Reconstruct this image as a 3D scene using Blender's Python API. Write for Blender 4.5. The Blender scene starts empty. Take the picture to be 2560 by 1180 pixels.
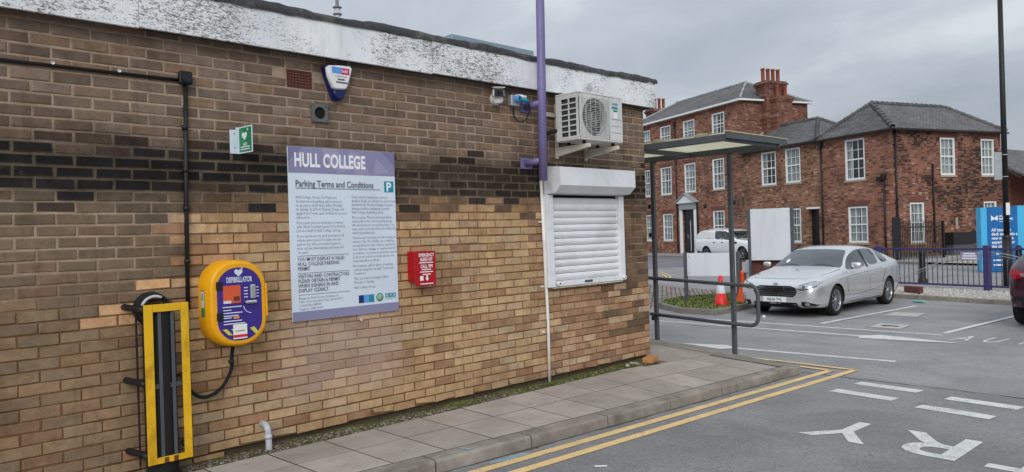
import bpy, bmesh, math, random
from mathutils import Vector, Matrix
from mathutils.bvhtree import BVHTree
random.seed(7)
S = bpy.context.scene
COL = S.collection
R = math.radians

# ------------------------------------------------------------------ camera
F_PX, THETA, PITCH, ROLL = 1824.35, 0.816286, -0.0023157, -0.0305549
CZ = 1.9
PW, PH = 2560.0, 1180.0
_fw = Vector((math.cos(THETA)*math.cos(PITCH), math.sin(THETA)*math.cos(PITCH), math.sin(PITCH)))
_r0 = Vector((math.sin(THETA), -math.cos(THETA), 0))
_u0 = _r0.cross(_fw)
_rt = _r0*math.cos(ROLL) + _u0*math.sin(ROLL)
_up = -_r0*math.sin(ROLL) + _u0*math.cos(ROLL)
cam = bpy.data.cameras.new('camera')
cam.sensor_width = 36; cam.lens = F_PX/PW*36; cam.clip_start = .05; cam.clip_end = 2000
camo = bpy.data.objects.new('camera', cam); COL.objects.link(camo)
camo.matrix_world = Matrix(((_rt.x, _up.x, -_fw.x, 0), (_rt.y, _up.y, -_fw.y, 0), (_rt.z, _up.z, -_fw.z, CZ), (0, 0, 0, 1)))
S.camera = camo

# ------------------------------------------------------------------ world, sun, exposure
SUN_EL, SUN_AZ = R(30), R(228)
wd = bpy.data.worlds.new('World'); S.world = wd; wd.use_nodes = True
nt = wd.node_tree; nt.nodes.clear()
def wn(t, **k):
    n = nt.nodes.new(t)
    for a, b in k.items(): setattr(n, a, b)
    return n
wout = wn('ShaderNodeOutputWorld'); wbg = wn('ShaderNodeBackground')
sky = wn('ShaderNodeTexSky', sky_type='NISHITA', sun_disc=False, sun_elevation=SUN_EL, sun_rotation=SUN_AZ)
tc = wn('ShaderNodeTexCoord')
sx = wn('ShaderNodeSeparateXYZ'); nt.links.new(tc.outputs['Generated'], sx.inputs[0])
# cloud layer: direction projected on a flat cloud deck so that clouds shrink towards the horizon
mx = wn('ShaderNodeMath', operation='MAXIMUM'); nt.links.new(sx.outputs[2], mx.inputs[0]); mx.inputs[1].default_value = 0.0
ad = wn('ShaderNodeMath', operation='ADD'); nt.links.new(mx.outputs[0], ad.inputs[0]); ad.inputs[1].default_value = 0.16
dv = wn('ShaderNodeVectorMath', operation='DIVIDE'); cb = wn('ShaderNodeCombineXYZ')
for i in range(3): nt.links.new(ad.outputs[0], cb.inputs[i])
nt.links.new(tc.outputs['Generated'], dv.inputs[0]); nt.links.new(cb.outputs[0], dv.inputs[1])
n1 = wn('ShaderNodeTexNoise'); n1.inputs['Scale'].default_value = 1.35; n1.inputs['Detail'].default_value = 6; n1.inputs['Roughness'].default_value = .55
n1.inputs['Distortion'].default_value = .4
nt.links.new(dv.outputs[0], n1.inputs['Vector'])
cr = wn('ShaderNodeValToRGB')
cr.color_ramp.elements[0].position = .28; cr.color_ramp.elements[0].color = (.36, .40, .455, 1)
cr.color_ramp.elements[1].position = .70; cr.color_ramp.elements[1].color = (.60, .635, .67, 1)
e = cr.color_ramp.elements.new(.5); e.color = (.45, .49, .54, 1)
nt.links.new(n1.outputs['Fac'], cr.inputs[0])
# overcast sky: brighter towards the zenith (CIE overcast law)
gm = wn('ShaderNodeMath', operation='MULTIPLY_ADD'); nt.links.new(mx.outputs[0], gm.inputs[0]); gm.inputs[1].default_value = 1.25; gm.inputs[2].default_value = .88
vm = wn('ShaderNodeVectorMath', operation='SCALE'); nt.links.new(cr.outputs[0], vm.inputs[0]); nt.links.new(gm.outputs[0], vm.inputs['Scale'])
sk = wn('ShaderNodeVectorMath', operation='SCALE'); nt.links.new(sky.outputs[0], sk.inputs[0]); sk.inputs['Scale'].default_value = .1
mixc = wn('ShaderNodeMixRGB'); mixc.inputs[0].default_value = .93
nt.links.new(sk.outputs[0], mixc.inputs[1]); nt.links.new(vm.outputs[0], mixc.inputs[2])
nt.links.new(mixc.outputs[0], wbg.inputs[0]); wbg.inputs[1].default_value = .86
nt.links.new(wbg.outputs[0], wout.inputs[0])
sl = bpy.data.lights.new('sun', 'SUN'); sl.energy = 1.5; sl.angle = R(40); sl.color = (1, .97, .93)
so = bpy.data.objects.new('sun', sl); COL.objects.link(so)
_sd = Vector((math.sin(SUN_AZ)*math.cos(SUN_EL), math.cos(SUN_AZ)*math.cos(SUN_EL), math.sin(SUN_EL)))
so.rotation_euler = _sd.to_track_quat('Z', 'Y').to_euler()
S.view_settings.view_transform = 'Standard'; S.view_settings.look = 'None'
S.view_settings.exposure = 0.25; S.view_settings.gamma = 1.0

# ------------------------------------------------------------------ pixel -> place
def ray(px, py): return _fw + _rt*((px-PW/2)/F_PX) + _up*((PH/2-py)/F_PX)
WY = 5.3077                                   # plane of the near brick wall
def W(px, py, d=0.0):
    v = ray(px, py); k = (WY-d)/v.y
    return Vector((v.x*k, v.y*k, v.z*k+CZ))
def gz(X):                                    # level of the tarmac: falls gently from the building to the car park
    X = max(X, -12.0)
    if X < 12.5: return .36-.027*X
    return max(0.0, .0225-.009*(X-12.5))
def G(px, py, off=0.0):
    v = ray(px, py); z = .1
    for i in range(60):
        k = (z-CZ)/v.z; z = .5*z+.5*(gz(v.x*k)+off)
    return Vector((v.x*k, v.y*k, z))
def A(px, py, depth):
    v = ray(px, py)*depth; v.z += CZ; return v
def onplane(px, py, p0, n):
    v = ray(px, py); o = Vector((0, 0, CZ)); k = (p0-o).dot(n)/v.dot(n); return o+v*k

# ------------------------------------------------------------------ materials
def lin(c):
    return tuple((x/255/12.92 if x/255 <= .04045 else ((x/255+.055)/1.055)**2.4) for x in c)
def col(c, k=1.0):
    l = lin(c) if max(c) > 1.001 else c
    return (min(l[0]*k, .95), min(l[1]*k, .95), min(l[2]*k, .95), 1)
MATS = {}
class NT:
    def __init__(s, name):
        s.m = bpy.data.materials.new(name); s.m.use_nodes = True; s.t = s.m.node_tree
        s.b = s.t.nodes['Principled BSDF']; s.o = s.t.nodes['Material Output']
        s.pos = s.n('ShaderNodeNewGeometry').outputs['Position']
    def n(s, t, **k):
        x = s.t.nodes.new(t)
        for a, b in k.items(): setattr(x, a, b)
        return x
    def l(s, a, b): s.t.links.new(a, b)
    def scaled(s, v, sc):
        m = s.n('ShaderNodeMapping'); m.inputs['Scale'].default_value = sc; s.l(v, m.inputs[0]); return m.outputs[0]
    def noise(s, scale, detail=4, rough=.6, vec=None, dist=0):
        x = s.n('ShaderNodeTexNoise'); x.inputs['Scale'].default_value = scale; x.inputs['Detail'].default_value = detail
        x.inputs['Roughness'].default_value = rough; x.inputs['Distortion'].default_value = dist
        s.l(vec if vec is not None else s.pos, x.inputs['Vector']); return x.outputs['Fac']
    def ramp(s, f, stops, interp='LINEAR'):
        x = s.n('ShaderNodeValToRGB'); x.color_ramp.interpolation = interp
        els = x.color_ramp.elements
        while len(els) < len(stops): els.new(.5)
        for e, (p, c) in zip(els, stops): e.position = p; e.color = c if len(c) == 4 else (*c, 1)
        s.l(f, x.inputs[0]); return x.outputs[0]
    def mix(s, f, a, b, mode='MIX'):
        x = s.n('ShaderNodeMixRGB', blend_type=mode)
        for i, v in ((0, f), (1, a), (2, b)):
            if hasattr(v, 'is_output'): s.l(v, x.inputs[i])
            else: x.inputs[i].default_value = v
        return x.outputs[0]
    def bump(s, f, strength=.3, dist=.01):
        x = s.n('ShaderNodeBump'); x.inputs['Strength'].default_value = strength; x.inputs['Distance'].default_value = dist
        s.l(f, x.inputs['Height']); s.l(x.outputs[0], s.b.inputs['Normal'])
    def done(s, c=None, rough=.7, metal=0, spec=.5):
        if c is not None:
            if hasattr(c, 'is_output'): s.l(c, s.b.inputs['Base Color'])
            else: s.b.inputs['Base Color'].default_value = c
        if hasattr(rough, 'is_output'): s.l(rough, s.b.inputs['Roughness'])
        else: s.b.inputs['Roughness'].default_value = rough
        s.b.inputs['Metallic'].default_value = metal; s.b.inputs['Specular IOR Level'].default_value = spec
        return s.m
BW = lambda v: (v, v, v, 1)
def M(name, c, rough=.6, var=.18, scale=14, bump=.08, metal=0, spec=.4, dirt=None, dirt_amt=.5, stretch=(1, 1, 1)):
    """plain material with uneven tone, some dirt and fine relief"""
    if name in MATS: return MATS[name]
    s = NT(name); c = col(c)
    v = s.scaled(s.pos, stretch)
    n = s.noise(scale, 5, .6, v)
    lo = tuple(x*(1-var) for x in c[:3])+(1,); hi = tuple(min(.95, x*(1+var)) for x in c[:3])+(1,)
    k = s.ramp(n, [(.3, lo), (.7, hi)])
    if dirt:
        d = s.noise(scale*.35, 6, .7, v, .5)
        k = s.mix(s.ramp(d, [(.5, BW(0)), (.72, BW(dirt_amt))]), k, col(dirt))
    if bump: s.bump(s.noise(scale*9, 3, .6, v), bump, .004)
    rr = s.ramp(n, [(.2, BW(max(0, rough-.08))), (.8, BW(min(1, rough+.08)))])
    MATS[name] = s.done(k, rr, metal, spec); return MATS[name]

def mk_asphalt(name, base, speck=.5):
    s = NT(name)
    big = s.noise(.35, 5, .6); mid = s.noise(4, 5, .65); fine = s.noise(95, 2, .8); fine2 = s.noise(34, 4, .8)
    c = s.ramp(big, [(.32, col(base, .74)), (.68, col(base, 1.16))])
    c = s.mix(s.ramp(mid, [(.35, BW(.0)), (.75, BW(.35))]), c, col(base, .72))
    c = s.mix(speck, c, s.ramp(fine, [(.32, col(base, .35)), (.5, col(base, 1.0)), (.7, col(base, 1.8))]))
    c = s.mix(.45, c, s.ramp(fine2, [(.32, col(base, .45)), (.5, col(base, 1.0)), (.68, col(base, 1.55))]))
    pz_ = s.noise(.8, 6, .68, None, .4); c = s.mix(1, c, s.ramp(pz_, [(.38, BW(.84)), (.5, BW(1.0)), (.62, BW(1.1))]), 'MULTIPLY')
    # long tyre-polished streaks and old oil marks
    st = s.noise(1.6, 4, .6, s.scaled(s.pos, (.9, .12, 1)))
    c = s.mix(s.ramp(st, [(.50, BW(0)), (.70, BW(.5))]), c, col(base, .66))
    oil = s.noise(1.9, 3, .5)
    c = s.mix(s.ramp(oil, [(.68, BW(0)), (.76, BW(.45))]), c, col(base, .45))
    sp_ = s.noise(11, 2, .5); c = s.mix(s.ramp(sp_, [(.74, BW(0)), (.77, BW(.6))]), c, col(base, .35))
    s.bump(fine, .5, .004)
    MATS[name] = s.done(c, .88, 0, .3); return MATS[name]
mk_asphalt('asphalt_near', (134, 133, 133), .6); mk_asphalt('asphalt_far', (143, 142, 142), .45); mk_asphalt('asphalt_street', (122, 122, 124), .3)

def mk_paint(name, base, wear=.5, under=(112, 112, 112)):
    s = NT(name)
    w = s.noise(9, 6, .75); f = s.noise(70, 3, .7)
    c = s.ramp(s.noise(3, 4, .6), [(.3, col(base, .85)), (.7, col(base, 1.05))])
    m = s.mix(.55, s.ramp(w, [(.0, BW(0)), (1, BW(1))]), s.ramp(f, [(0, BW(0)), (1, BW(1))]))
    c = s.mix(s.ramp(m, [(wear, BW(0)), (wear+.05, BW(.75))]), c, col(under))
    s.bump(f, .3, .003)
    MATS[name] = s.done(c, .75, 0, .3); return MATS[name]
mk_paint('white_paint', (214, 214, 211), .535); mk_paint('yellow_paint', (230, 196, 138), .545)

def lime(s, c):
    """pale washed patch where an older notice was painted over"""
    sp = s.n('ShaderNodeSeparateXYZ'); s.l(s.pos, sp.inputs[0]); f = None
    for ax, lo, hi, sft in ((0, 2.50, 3.62, .22), (2, .66, 1.27, .16)):
        for a, b in ((lo-sft/2, lo+sft/2), (hi+sft/2, hi-sft/2)):
            m = s.n('ShaderNodeMapRange'); s.l(sp.outputs[ax], m.inputs[0]); m.inputs[1].default_value = a; m.inputs[2].default_value = b
            f = m.outputs[0] if f is None else s.mix(1, f, m.outputs[0], 'MULTIPLY')
    f = s.mix(1, f, s.ramp(s.noise(5, 5, .65), [(.3, BW(.25)), (.62, BW(.62))]), 'MULTIPLY')
    return s.mix(f, c, col((172, 152, 142)))
def soot(s, c):
    """smeared soot across the courses: a ragged band half way up and streaks below it"""
    sp = s.n('ShaderNodeSeparateXYZ'); s.l(s.pos, sp.inputs[0])
    h = s.n('ShaderNodeMath', operation='MULTIPLY_ADD'); s.l(s.noise(1.5, 6, .7, None, .6), h.inputs[0]); h.inputs[1].default_value = .75; s.l(sp.outputs[2], h.inputs[2])
    a = s.n('ShaderNodeMapRange'); s.l(h.outputs[0], a.inputs[0]); a.inputs[1].default_value = 2.50; a.inputs[2].default_value = 2.72
    b = s.n('ShaderNodeMapRange'); s.l(h.outputs[0], b.inputs[0]); b.inputs[1].default_value = 3.12; b.inputs[2].default_value = 2.88
    f = s.mix(1, a.outputs[0], b.outputs[0], 'MULTIPLY')
    f = s.mix(1, f, s.ramp(s.noise(3.2, 5, .7), [(.3, BW(.25)), (.6, BW(.8))]), 'MULTIPLY')
    c = s.mix(f, c, s.mix(1, c, (.34, .33, .33, 1), 'MULTIPLY'))
    st = s.noise(2.6, 5, .65, s.scaled(s.pos, (3.2, 1, .28)), .3)
    return s.mix(s.ramp(st, [(.54, BW(0)), (.70, BW(.5))]), c, s.mix(1, c, (.6, .57, .54, 1), 'MULTIPLY'))
def mk_brick():
    s = NT('brick')
    a = s.n('ShaderNodeAttribute', attribute_name='Col').outputs['Color']
    n = s.noise(22, 5, .65); f = s.noise(170, 3, .7); m = s.noise(60, 4, .7)
    c = s.mix(1, a, s.ramp(n, [(.25, BW(.82)), (.5, BW(1.0)), (.78, BW(1.16))]), 'MULTIPLY')
    c = s.mix(.6, c, s.mix(1, c, s.ramp(f, [(.3, BW(.74)), (.7, BW(1.26))]), 'MULTIPLY'))
    g2 = s.noise(9, 3, .6)
    c = s.mix(1, c, s.ramp(g2, [(.3, BW(.84)), (.7, BW(1.14))]), 'MULTIPLY')
    # soot and scuffs with a shape of their own
    d = s.noise(5.5, 6, .72, None, .8)
    c = s.mix(s.ramp(d, [(.56, BW(0)), (.74, BW(.5))]), c, s.mix(1, c, (.42, .4, .4, 1), 'MULTIPLY'))
    e = s.noise(7.5, 5, .7, s.scaled(s.pos, (1.0, 1, 2.2)), 1.0)
    c = s.mix(s.ramp(e, [(.63, BW(0)), (.75, BW(.35))]), c, col((190, 170, 150)))
    so_ = s.noise(1.15, 5, .62, s.scaled(s.pos, (1, 1, 1.6)), .5)
    c = s.mix(s.ramp(so_, [(.50, BW(0)), (.70, BW(.55))]), c, s.mix(1, c, (.55, .53, .52, 1), 'MULTIPLY'))
    c = lime(s, soot(s, c))
    s.bump(s.mix(.5, f, m), .55, .004)
    MATS['brick'] = s.done(c, .9, 0, .2)
mk_brick()
def mk_mortar():
    s = NT('mortar')
    sp = s.n('ShaderNodeSeparateXYZ'); s.l(s.pos, sp.inputs[0])
    wob = s.noise(1.3, 4, .6)
    h = s.n('ShaderNodeMath', operation='MULTIPLY_ADD'); s.l(wob, h.inputs[0]); h.inputs[1].default_value = .55; s.l(sp.outputs[2], h.inputs[2])
    # repointed pale mortar above, old brown mortar below; change lies lower to the left of the conduit and at the far corner
    lm = s.n('ShaderNodeMapRange'); s.l(sp.outputs[0], lm.inputs[0]); lm.inputs[1].default_value = 1.5; lm.inputs[2].default_value = 2.1; lm.inputs[3].default_value = .55; lm.inputs[4].default_value = 0
    rm = s.n('ShaderNodeMapRange'); s.l(sp.outputs[0], rm.inputs[0]); rm.inputs[1].default_value = 6.6; rm.inputs[2].default_value = 6.95; rm.inputs[3].default_value = 0; rm.inputs[4].default_value = .85
    a1 = s.n('ShaderNodeMath', operation='ADD'); s.l(h.outputs[0], a1.inputs[0]); s.l(lm.outputs[0], a1.inputs[1])
    a2 = s.n('ShaderNodeMath', operation='ADD'); s.l(a1.outputs[0], a2.inputs[0]); s.l(rm.outputs[0], a2.inputs[1])
    mr = s.n('ShaderNodeMapRange'); s.l(a2.outputs[0], mr.inputs[0]); mr.inputs[1].default_value = 2.3; mr.inputs[2].default_value = 2.62
    pale = s.ramp(s.noise(6, 5, .7), [(.3, col((142, 123, 106))), (.7, col((178, 158, 138)))])
    brown = s.ramp(s.noise(7, 5, .7), [(.3, col((96, 70, 47))), (.7, col((132, 101, 72)))])
    c = s.mix(mr.outputs[0], brown, pale)
    # soot-blackened band half way up, its pointing stained grey-green
    bz = s.n('ShaderNodeMath', operation='MULTIPLY_ADD'); s.l(s.noise(2.1, 4, .65), bz.inputs[0]); bz.inputs[1].default_value = .22; s.l(sp.outputs[2], bz.inputs[2])
    b1 = s.n('ShaderNodeMapRange'); s.l(bz.outputs[0], b1.inputs[0]); b1.inputs[1].default_value = 2.28; b1.inputs[2].default_value = 2.40
    b2 = s.n('ShaderNodeMapRange'); s.l(bz.outputs[0], b2.inputs[0]); b2.inputs[1].default_value = 2.80; b2.inputs[2].default_value = 2.66
    c = s.mix(s.mix(1, s.mix(1, b1.outputs[0], b2.outputs[0], 'MULTIPLY'), (.85, .85, .85, 1), 'MULTIPLY'), c, s.ramp(s.noise(8, 4, .7), [(.3, col((74, 68, 58))), (.7, col((116, 110, 92)))]))
    c = s.mix(.5, c, s.mix(1, c, s.ramp(s.noise(110, 3, .7), [(.3, BW(.6)), (.7, BW(1.3))]), 'MULTIPLY'))
    c = lime(s, soot(s, c))
    s.bump(s.noise(90, 3, .7), .5, .004)
    MATS['mortar'] = s.done(c, .95, 0, .15)
mk_mortar()
def mk_fascia():
    s = NT('fascia_paint')
    base = s.ramp(s.noise(2.2, 5, .6), [(.3, col((212, 216, 220))), (.7, col((234, 236, 238)))])
    st = s.scaled(s.pos, (1, 1, 3.4))
    fl = s.noise(24, 5, .68, st, 1.0); fine = s.noise(70, 4, .7, s.scaled(s.pos, (1, 1, 2.6)), .6)
    zone = s.noise(.85, 4, .6, None, .4)
    zz = s.ramp(zone, [(.42, BW(.0)), (.60, BW(.14))])
    m = s.mix(.42, fl, fine); m = s.mix(1, m, zz, 'ADD')
    mask = s.ramp(m, [(.64, BW(0)), (.66, BW(1))])
    under = s.ramp(s.noise(25, 4, .7), [(.3, col((78, 76, 78))), (.7, col((150, 145, 140)))])
    c = s.mix(mask, base, under)
    bl = s.noise(5.5, 4, .65, s.scaled(s.pos, (1, 1, 1.8)), .8)
    c = s.mix(s.ramp(bl, [(.725, BW(0)), (.735, BW(1))]), c, col((18, 17, 17)))
    c = s.mix(s.ramp(s.noise(3, 6, .75, s.scaled(s.pos, (3, 1, .5))), [(.5, BW(0)), (.75, BW(.3))]), c, col((150, 145, 138)))
    s.bump(mask, -.5, .004)
    MATS['fascia_paint'] = s.done(c, .7, 0, .3)
mk_fascia()
def mk_slab(name, base):
    s = NT(name)
    oi = s.n('ShaderNodeObjectInfo').outputs['Random']
    c = s.ramp(oi, [(0, col(base, .88)), (.5, col(base, 1.0)), (1, col(base, 1.13))])
    c = s.mix(.7, c, s.mix(1, c, s.ramp(s.noise(2.6, 6, .7), [(.3, BW(.72)), (.7, BW(1.18))]), 'MULTIPLY'))
    c = s.mix(s.ramp(s.noise(7, 5, .75, None, .6), [(.58, BW(0)), (.75, BW(.5))]), c, col((92, 84, 76)))
    c = s.mix(.5, c, s.mix(1, c, s.ramp(s.noise(140, 3, .7), [(.3, BW(.72)), (.7, BW(1.25))]), 'MULTIPLY'))
    s.bump(s.noise(120, 3, .7), .3, .004)
    MATS[name] = s.done(c, .9, 0, .2)
mk_slab('flagstone', (166, 157, 148)); mk_slab('kerb_concrete', (132, 126, 118))
def mk_kerb():
    s = NT('kerb_stone')
    sp = s.n('ShaderNodeNewGeometry').outputs['Normal']
    c = s.ramp(s.noise(4, 5, .7), [(.3, col((132, 125, 116))), (.7, col((166, 158, 148)))])
    d = s.noise(2.4, 6, .7, s.scaled(s.pos, (.6, 1, 1)), .5)
    c = s.mix(s.ramp(d, [(.40, BW(0)), (.66, BW(.6))]), c, col((84, 78, 68)))
    c = s.mix(.5, c, s.mix(1, c, s.ramp(s.noise(90, 3, .7), [(.3, BW(.6)), (.7, BW(1.35))]), 'MULTIPLY'))
    s.bump(s.noise(70, 4, .7), .3, .004)
    MATS['kerb_stone'] = s.done(c, .92, 0, .2)
mk_kerb()
def mk_farbrick(name, cols, mort, soot, soot_lo, soot_hi, axis, flem=.5):
    """brickwork too far away to pick out the single bricks; axis = horizontal unit vector of the facade"""
    s = NT(name)
    u = s.n('ShaderNodeVectorMath', operation='DOT_PRODUCT'); s.l(s.pos, u.inputs[0]); u.inputs[1].default_value = axis
    sp = s.n('ShaderNodeSeparateXYZ'); s.l(s.pos, sp.inputs[0])
    cb = s.n('ShaderNodeCombineXYZ'); s.l(u.outputs['Value'], cb.inputs[0]); s.l(sp.outputs[2], cb.inputs[1])
    b = s.n('ShaderNodeTexBrick'); s.l(cb.outputs[0], b.inputs['Vector'])
    b.inputs['Scale'].default_value = 1; b.inputs['Brick Width'].default_value = .235; b.inputs['Row Height'].default_value = .08
    b.inputs['Mortar Size'].default_value = .009; b.inputs['Mortar Smooth'].default_value = .2; b.inputs['Bias'].default_value = 0
    b.inputs['Color1'].default_value = col(cols[0]); b.inputs['Color2'].default_value = col(cols[1]); b.inputs['Mortar'].default_value = col(mort)
    # single odd bricks: burnt dark and pale ones
    cell = s.n('ShaderNodeTexWhiteNoise', noise_dimensions='2D'); sn = s.n('ShaderNodeVectorMath', operation='SNAP')
    s.l(cb.outputs[0], sn.inputs[0]); sn.inputs[1].default_value = (.235, .08, 1); s.l(sn.outputs[0], cell.inputs[0])
    c = s.mix(s.ramp(cell.outputs[0], [(.72, BW(0)), (.75, BW(.75))], 'LINEAR'), b.outputs[0], col(cols[2]))
    c = s.mix(s.ramp(cell.outputs[0], [(.93, BW(0)), (.95, BW(.8))], 'LINEAR'), c, col(cols[3]))
    c = s.mix(.8, c, s.mix(1, c, s.ramp(s.noise(.9, 5, .65), [(.3, BW(.7)), (.7, BW(1.25))]), 'MULTIPLY'))
    pt = s.noise(.27, 5, .6); c = s.mix(s.ramp(pt, [(.42, BW(0)), (.60, BW(.55))]), c, s.mix(1, c, (.78, .86, .92, 1), 'MULTIPLY'))
    p2 = s.noise(2.4, 5, .7); c = s.mix(s.ramp(p2, [(.56, BW(0)), (.70, BW(.4))]), c, col((176, 146, 128)))
    sn2 = s.noise(.42, 6, .62, s.scaled(s.pos, (1, 1, .9)), .6)
    f = s.ramp(sn2, [(soot_lo, BW(0)), (soot_hi, BW(1))])
    cs = s.mix(b.outputs['Fac'], s.mix(s.ramp(cell.outputs[0], [(.2, BW(.15)), (.7, BW(1))]), c, col(soot)), col((96, 82, 72)))
    c = s.mix(f, c, cs)
    s.bump(b.outputs['Fac'], -.4, .01)
    MATS[name] = s.done(c, .92, 0, .15); return MATS[name]
def mk_glass(name, tint, alpha, rough=.03):
    s = NT(name)
    s.t.nodes.remove(s.b)
    gl = s.n('ShaderNodeBsdfGlossy'); gl.inputs['Roughness'].default_value = rough; gl.inputs[0].default_value = (.9, .93, .95, 1)
    tr = s.n('ShaderNodeBsdfTransparent'); tr.inputs[0].default_value = (*tint, 1)
    lw = s.n('ShaderNodeLayerWeight'); lw.inputs[0].default_value = .5
    pw = s.n('ShaderNodeMath', operation='POWER'); s.l(lw.outputs['Facing'], pw.inputs[0]); pw.inputs[1].default_value = 3.2
    fr = s.n('ShaderNodeMath', operation='MULTIPLY_ADD'); s.l(pw.outputs[0], fr.inputs[0]); fr.inputs[1].default_value = .9-alpha; fr.inputs[2].default_value = alpha
    nz = s.n('ShaderNodeBump'); nz.inputs['Strength'].default_value = .04; s.l(s.noise(3, 2), nz.inputs['Height'])
    s.l(nz.outputs[0], gl.inputs['Normal'])
    mx = s.n('ShaderNodeMixShader'); s.l(fr.outputs[0], mx.inputs[0]); s.l(tr.outputs[0], mx.inputs[1]); s.l(gl.outputs[0], mx.inputs[2])
    s.l(mx.outputs[0], s.o.inputs[0]); MATS[name] = s.m; return s.m
mk_glass('window_glass', (.75, .8, .82), .07); mk_glass('car_glass', (.42, .47, .46), .11, .02)
def mk_slate():
    s = NT('slate')
    b = s.n('ShaderNodeTexBrick'); b.inputs['Scale'].default_value = 1; b.inputs['Brick Width'].default_value = .32; b.inputs['Row Height'].default_value = .16
    b.inputs['Mortar Size'].default_value = .012; b.inputs['Color1'].default_value = col((106, 105, 105)); b.inputs['Color2'].default_value = col((86, 85, 86)); b.inputs['Mortar'].default_value = col((54, 53, 54))
    sp = s.n('ShaderNodeSeparateXYZ'); s.l(s.pos, sp.inputs[0])
    h = s.n('ShaderNodeMath', operation='MULTIPLY'); s.l(sp.outputs[2], h.inputs[0]); h.inputs[1].default_value = 1.7
    a = s.n('ShaderNodeMath', operation='SUBTRACT'); s.l(sp.outputs[0], a.inputs[0]); s.l(sp.outputs[1], a.inputs[1])
    cb = s.n('ShaderNodeCombineXYZ'); s.l(a.outputs[0], cb.inputs[0]); s.l(h.outputs[0], cb.inputs[1]); s.l(cb.outputs[0], b.inputs['Vector'])
    c = s.mix(.8, b.outputs[0], s.mix(1, b.outputs[0], s.ramp(s.noise(.9, 5, .7), [(.3, BW(.7)), (.7, BW(1.3))]), 'MULTIPLY'))
    c = s.mix(s.ramp(s.noise(5, 5, .7), [(.55, BW(0)), (.7, BW(.4))]), c, col((128, 126, 118)))
    s.bump(b.outputs['Fac'], -.5, .02)
    MATS['slate'] = s.done(c, .75, 0, .35)
mk_slate()
M('felt', (62, 62, 64), .85, .35, 12, .4, dirt=(120, 116, 108), dirt_amt=.7)
M('black_plastic', (26, 26, 28), .5, .25, 9, .05); M('black_rubber', (24, 24, 25), .85, .3, 10, .1); M('dark_void', (12, 12, 13), .9, .1, 5, 0)
M('white_plastic', (226, 228, 228), .4, .05, 9, .02, dirt=(170, 166, 158), dirt_amt=.35)
M('white_metal', (222, 224, 228), .4, .06, 6, .03, dirt=(160, 150, 138), dirt_amt=.4)
M('white_pipe', (225, 223, 216), .45, .07, 8, .03, dirt=(150, 138, 118), dirt_amt=.5)
M('grey_pipe', (188, 192, 196), .5, .1, 10, .04, dirt=(110, 106, 98))
M('ac_white', (208, 209, 206), .5, .08, 5, .04, dirt=(140, 134, 124), dirt_amt=.5, stretch=(1, 1, .5))
M('bracket_cream', (204, 200, 186), .6, .1, 8, .06, dirt=(120, 104, 82), dirt_amt=.6)
M('purple_paint', (114, 106, 150), .45, .12, 6, .05, dirt=(82, 72, 110), dirt_amt=.5); M('fence_purple', (60, 50, 98), .5, .2, 8, .06, dirt=(58, 52, 70))
M('yellow_plastic', (232, 164, 12), .42, .08, 6, .03, dirt=(186, 130, 34), dirt_amt=.45); M('yellow_guard', (222, 174, 22), .5, .1, 10, .08, dirt=(120, 66, 28), dirt_amt=.75, stretch=(1, 1, .6))
M('rust', (104, 58, 30), .85, .35, 16, .2); M('defib_blue', (60, 42, 130), .35, .08, 5, .02); M('orange_window', (206, 88, 52), .25, .12, 7, 0)
M('red_box', (170, 14, 28), .3, .06, 6, .02); M('green_sign', (22, 128, 84), .35, .06, 6, .01); M('vent_grey', (92, 94, 92), .6, .15, 10, .06)
M('terracotta_dark', (86, 38, 34), .85, .2, 20, .2); M('alarm_blue', (16, 26, 84), .3, .15, 6, 0); M('alarm_print', (90, 150, 215), .4, .15, 30, 0); M('alarm_pink', (196, 44, 106), .4, .1, 9, 0)
M('sign_white', (210, 220, 233), .3, .03, 2, .01, dirt=(182, 190, 198), dirt_amt=.35); M('sign_lilac', (136, 134, 166), .35, .05, 4, .01); M('sign_lilac_light', (150, 146, 178), .35, .05, 4, .01); M('sign_lilac_dark', (120, 116, 152), .35, .05, 4, .01)
M('text_grey', (98, 102, 116), .5, .05, 4, 0); M('text_soft', (134, 140, 154), .5, .05, 4, 0); M('text_white', (232, 234, 238), .5, .03, 4, 0); M('teal', (28, 136, 160), .35, .05, 4, 0); M('seal_green', (150, 176, 120), .4, .1, 20, 0)
M('steel_dark', (76, 80, 85), .5, .12, 8, .05, dirt=(90, 92, 94), dirt_amt=.5); M('steel_grey', (120, 125, 130), .5, .1, 8, .05); M('galv', (165, 170, 174), .45, .12, 12, .05, metal=.3)
M('gravel', (168, 160, 148), .95, .3, 60, .3); M('soil', (88, 76, 60), .98, .35, 25, .5, dirt=(70, 78, 40)); M('joint_dirt', (46, 42, 36), .98, .3, 25, .3); M('moss', (96, 112, 44), .95, .35, 40, .5)
M('grass', (104, 124, 46), .85, .4, 9, .1); M('cone_orange', (226, 88, 42), .5, .08, 12, .03, dirt=(150, 70, 46), dirt_amt=.4); M('cone_red', (214, 40, 40), .45, .08, 12, .03); M('cone_white', (206, 206, 210), .5, .06, 12, .02, dirt=(150, 146, 140))
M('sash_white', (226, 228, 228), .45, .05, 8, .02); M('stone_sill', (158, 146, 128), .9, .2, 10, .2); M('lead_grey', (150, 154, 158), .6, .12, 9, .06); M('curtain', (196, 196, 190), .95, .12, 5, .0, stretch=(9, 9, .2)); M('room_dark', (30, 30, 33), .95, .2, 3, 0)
M('drainpipe', (44, 30, 30), .55, .2, 8, .05); M('door_dark', (28, 30, 36), .4, .15, 6, .03); M('pot_red', (142, 76, 58), .85, .2, 9, .15, dirt=(92, 60, 50)); M('gutter_black', (30, 28, 30), .5, .2, 6, .02)
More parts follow.
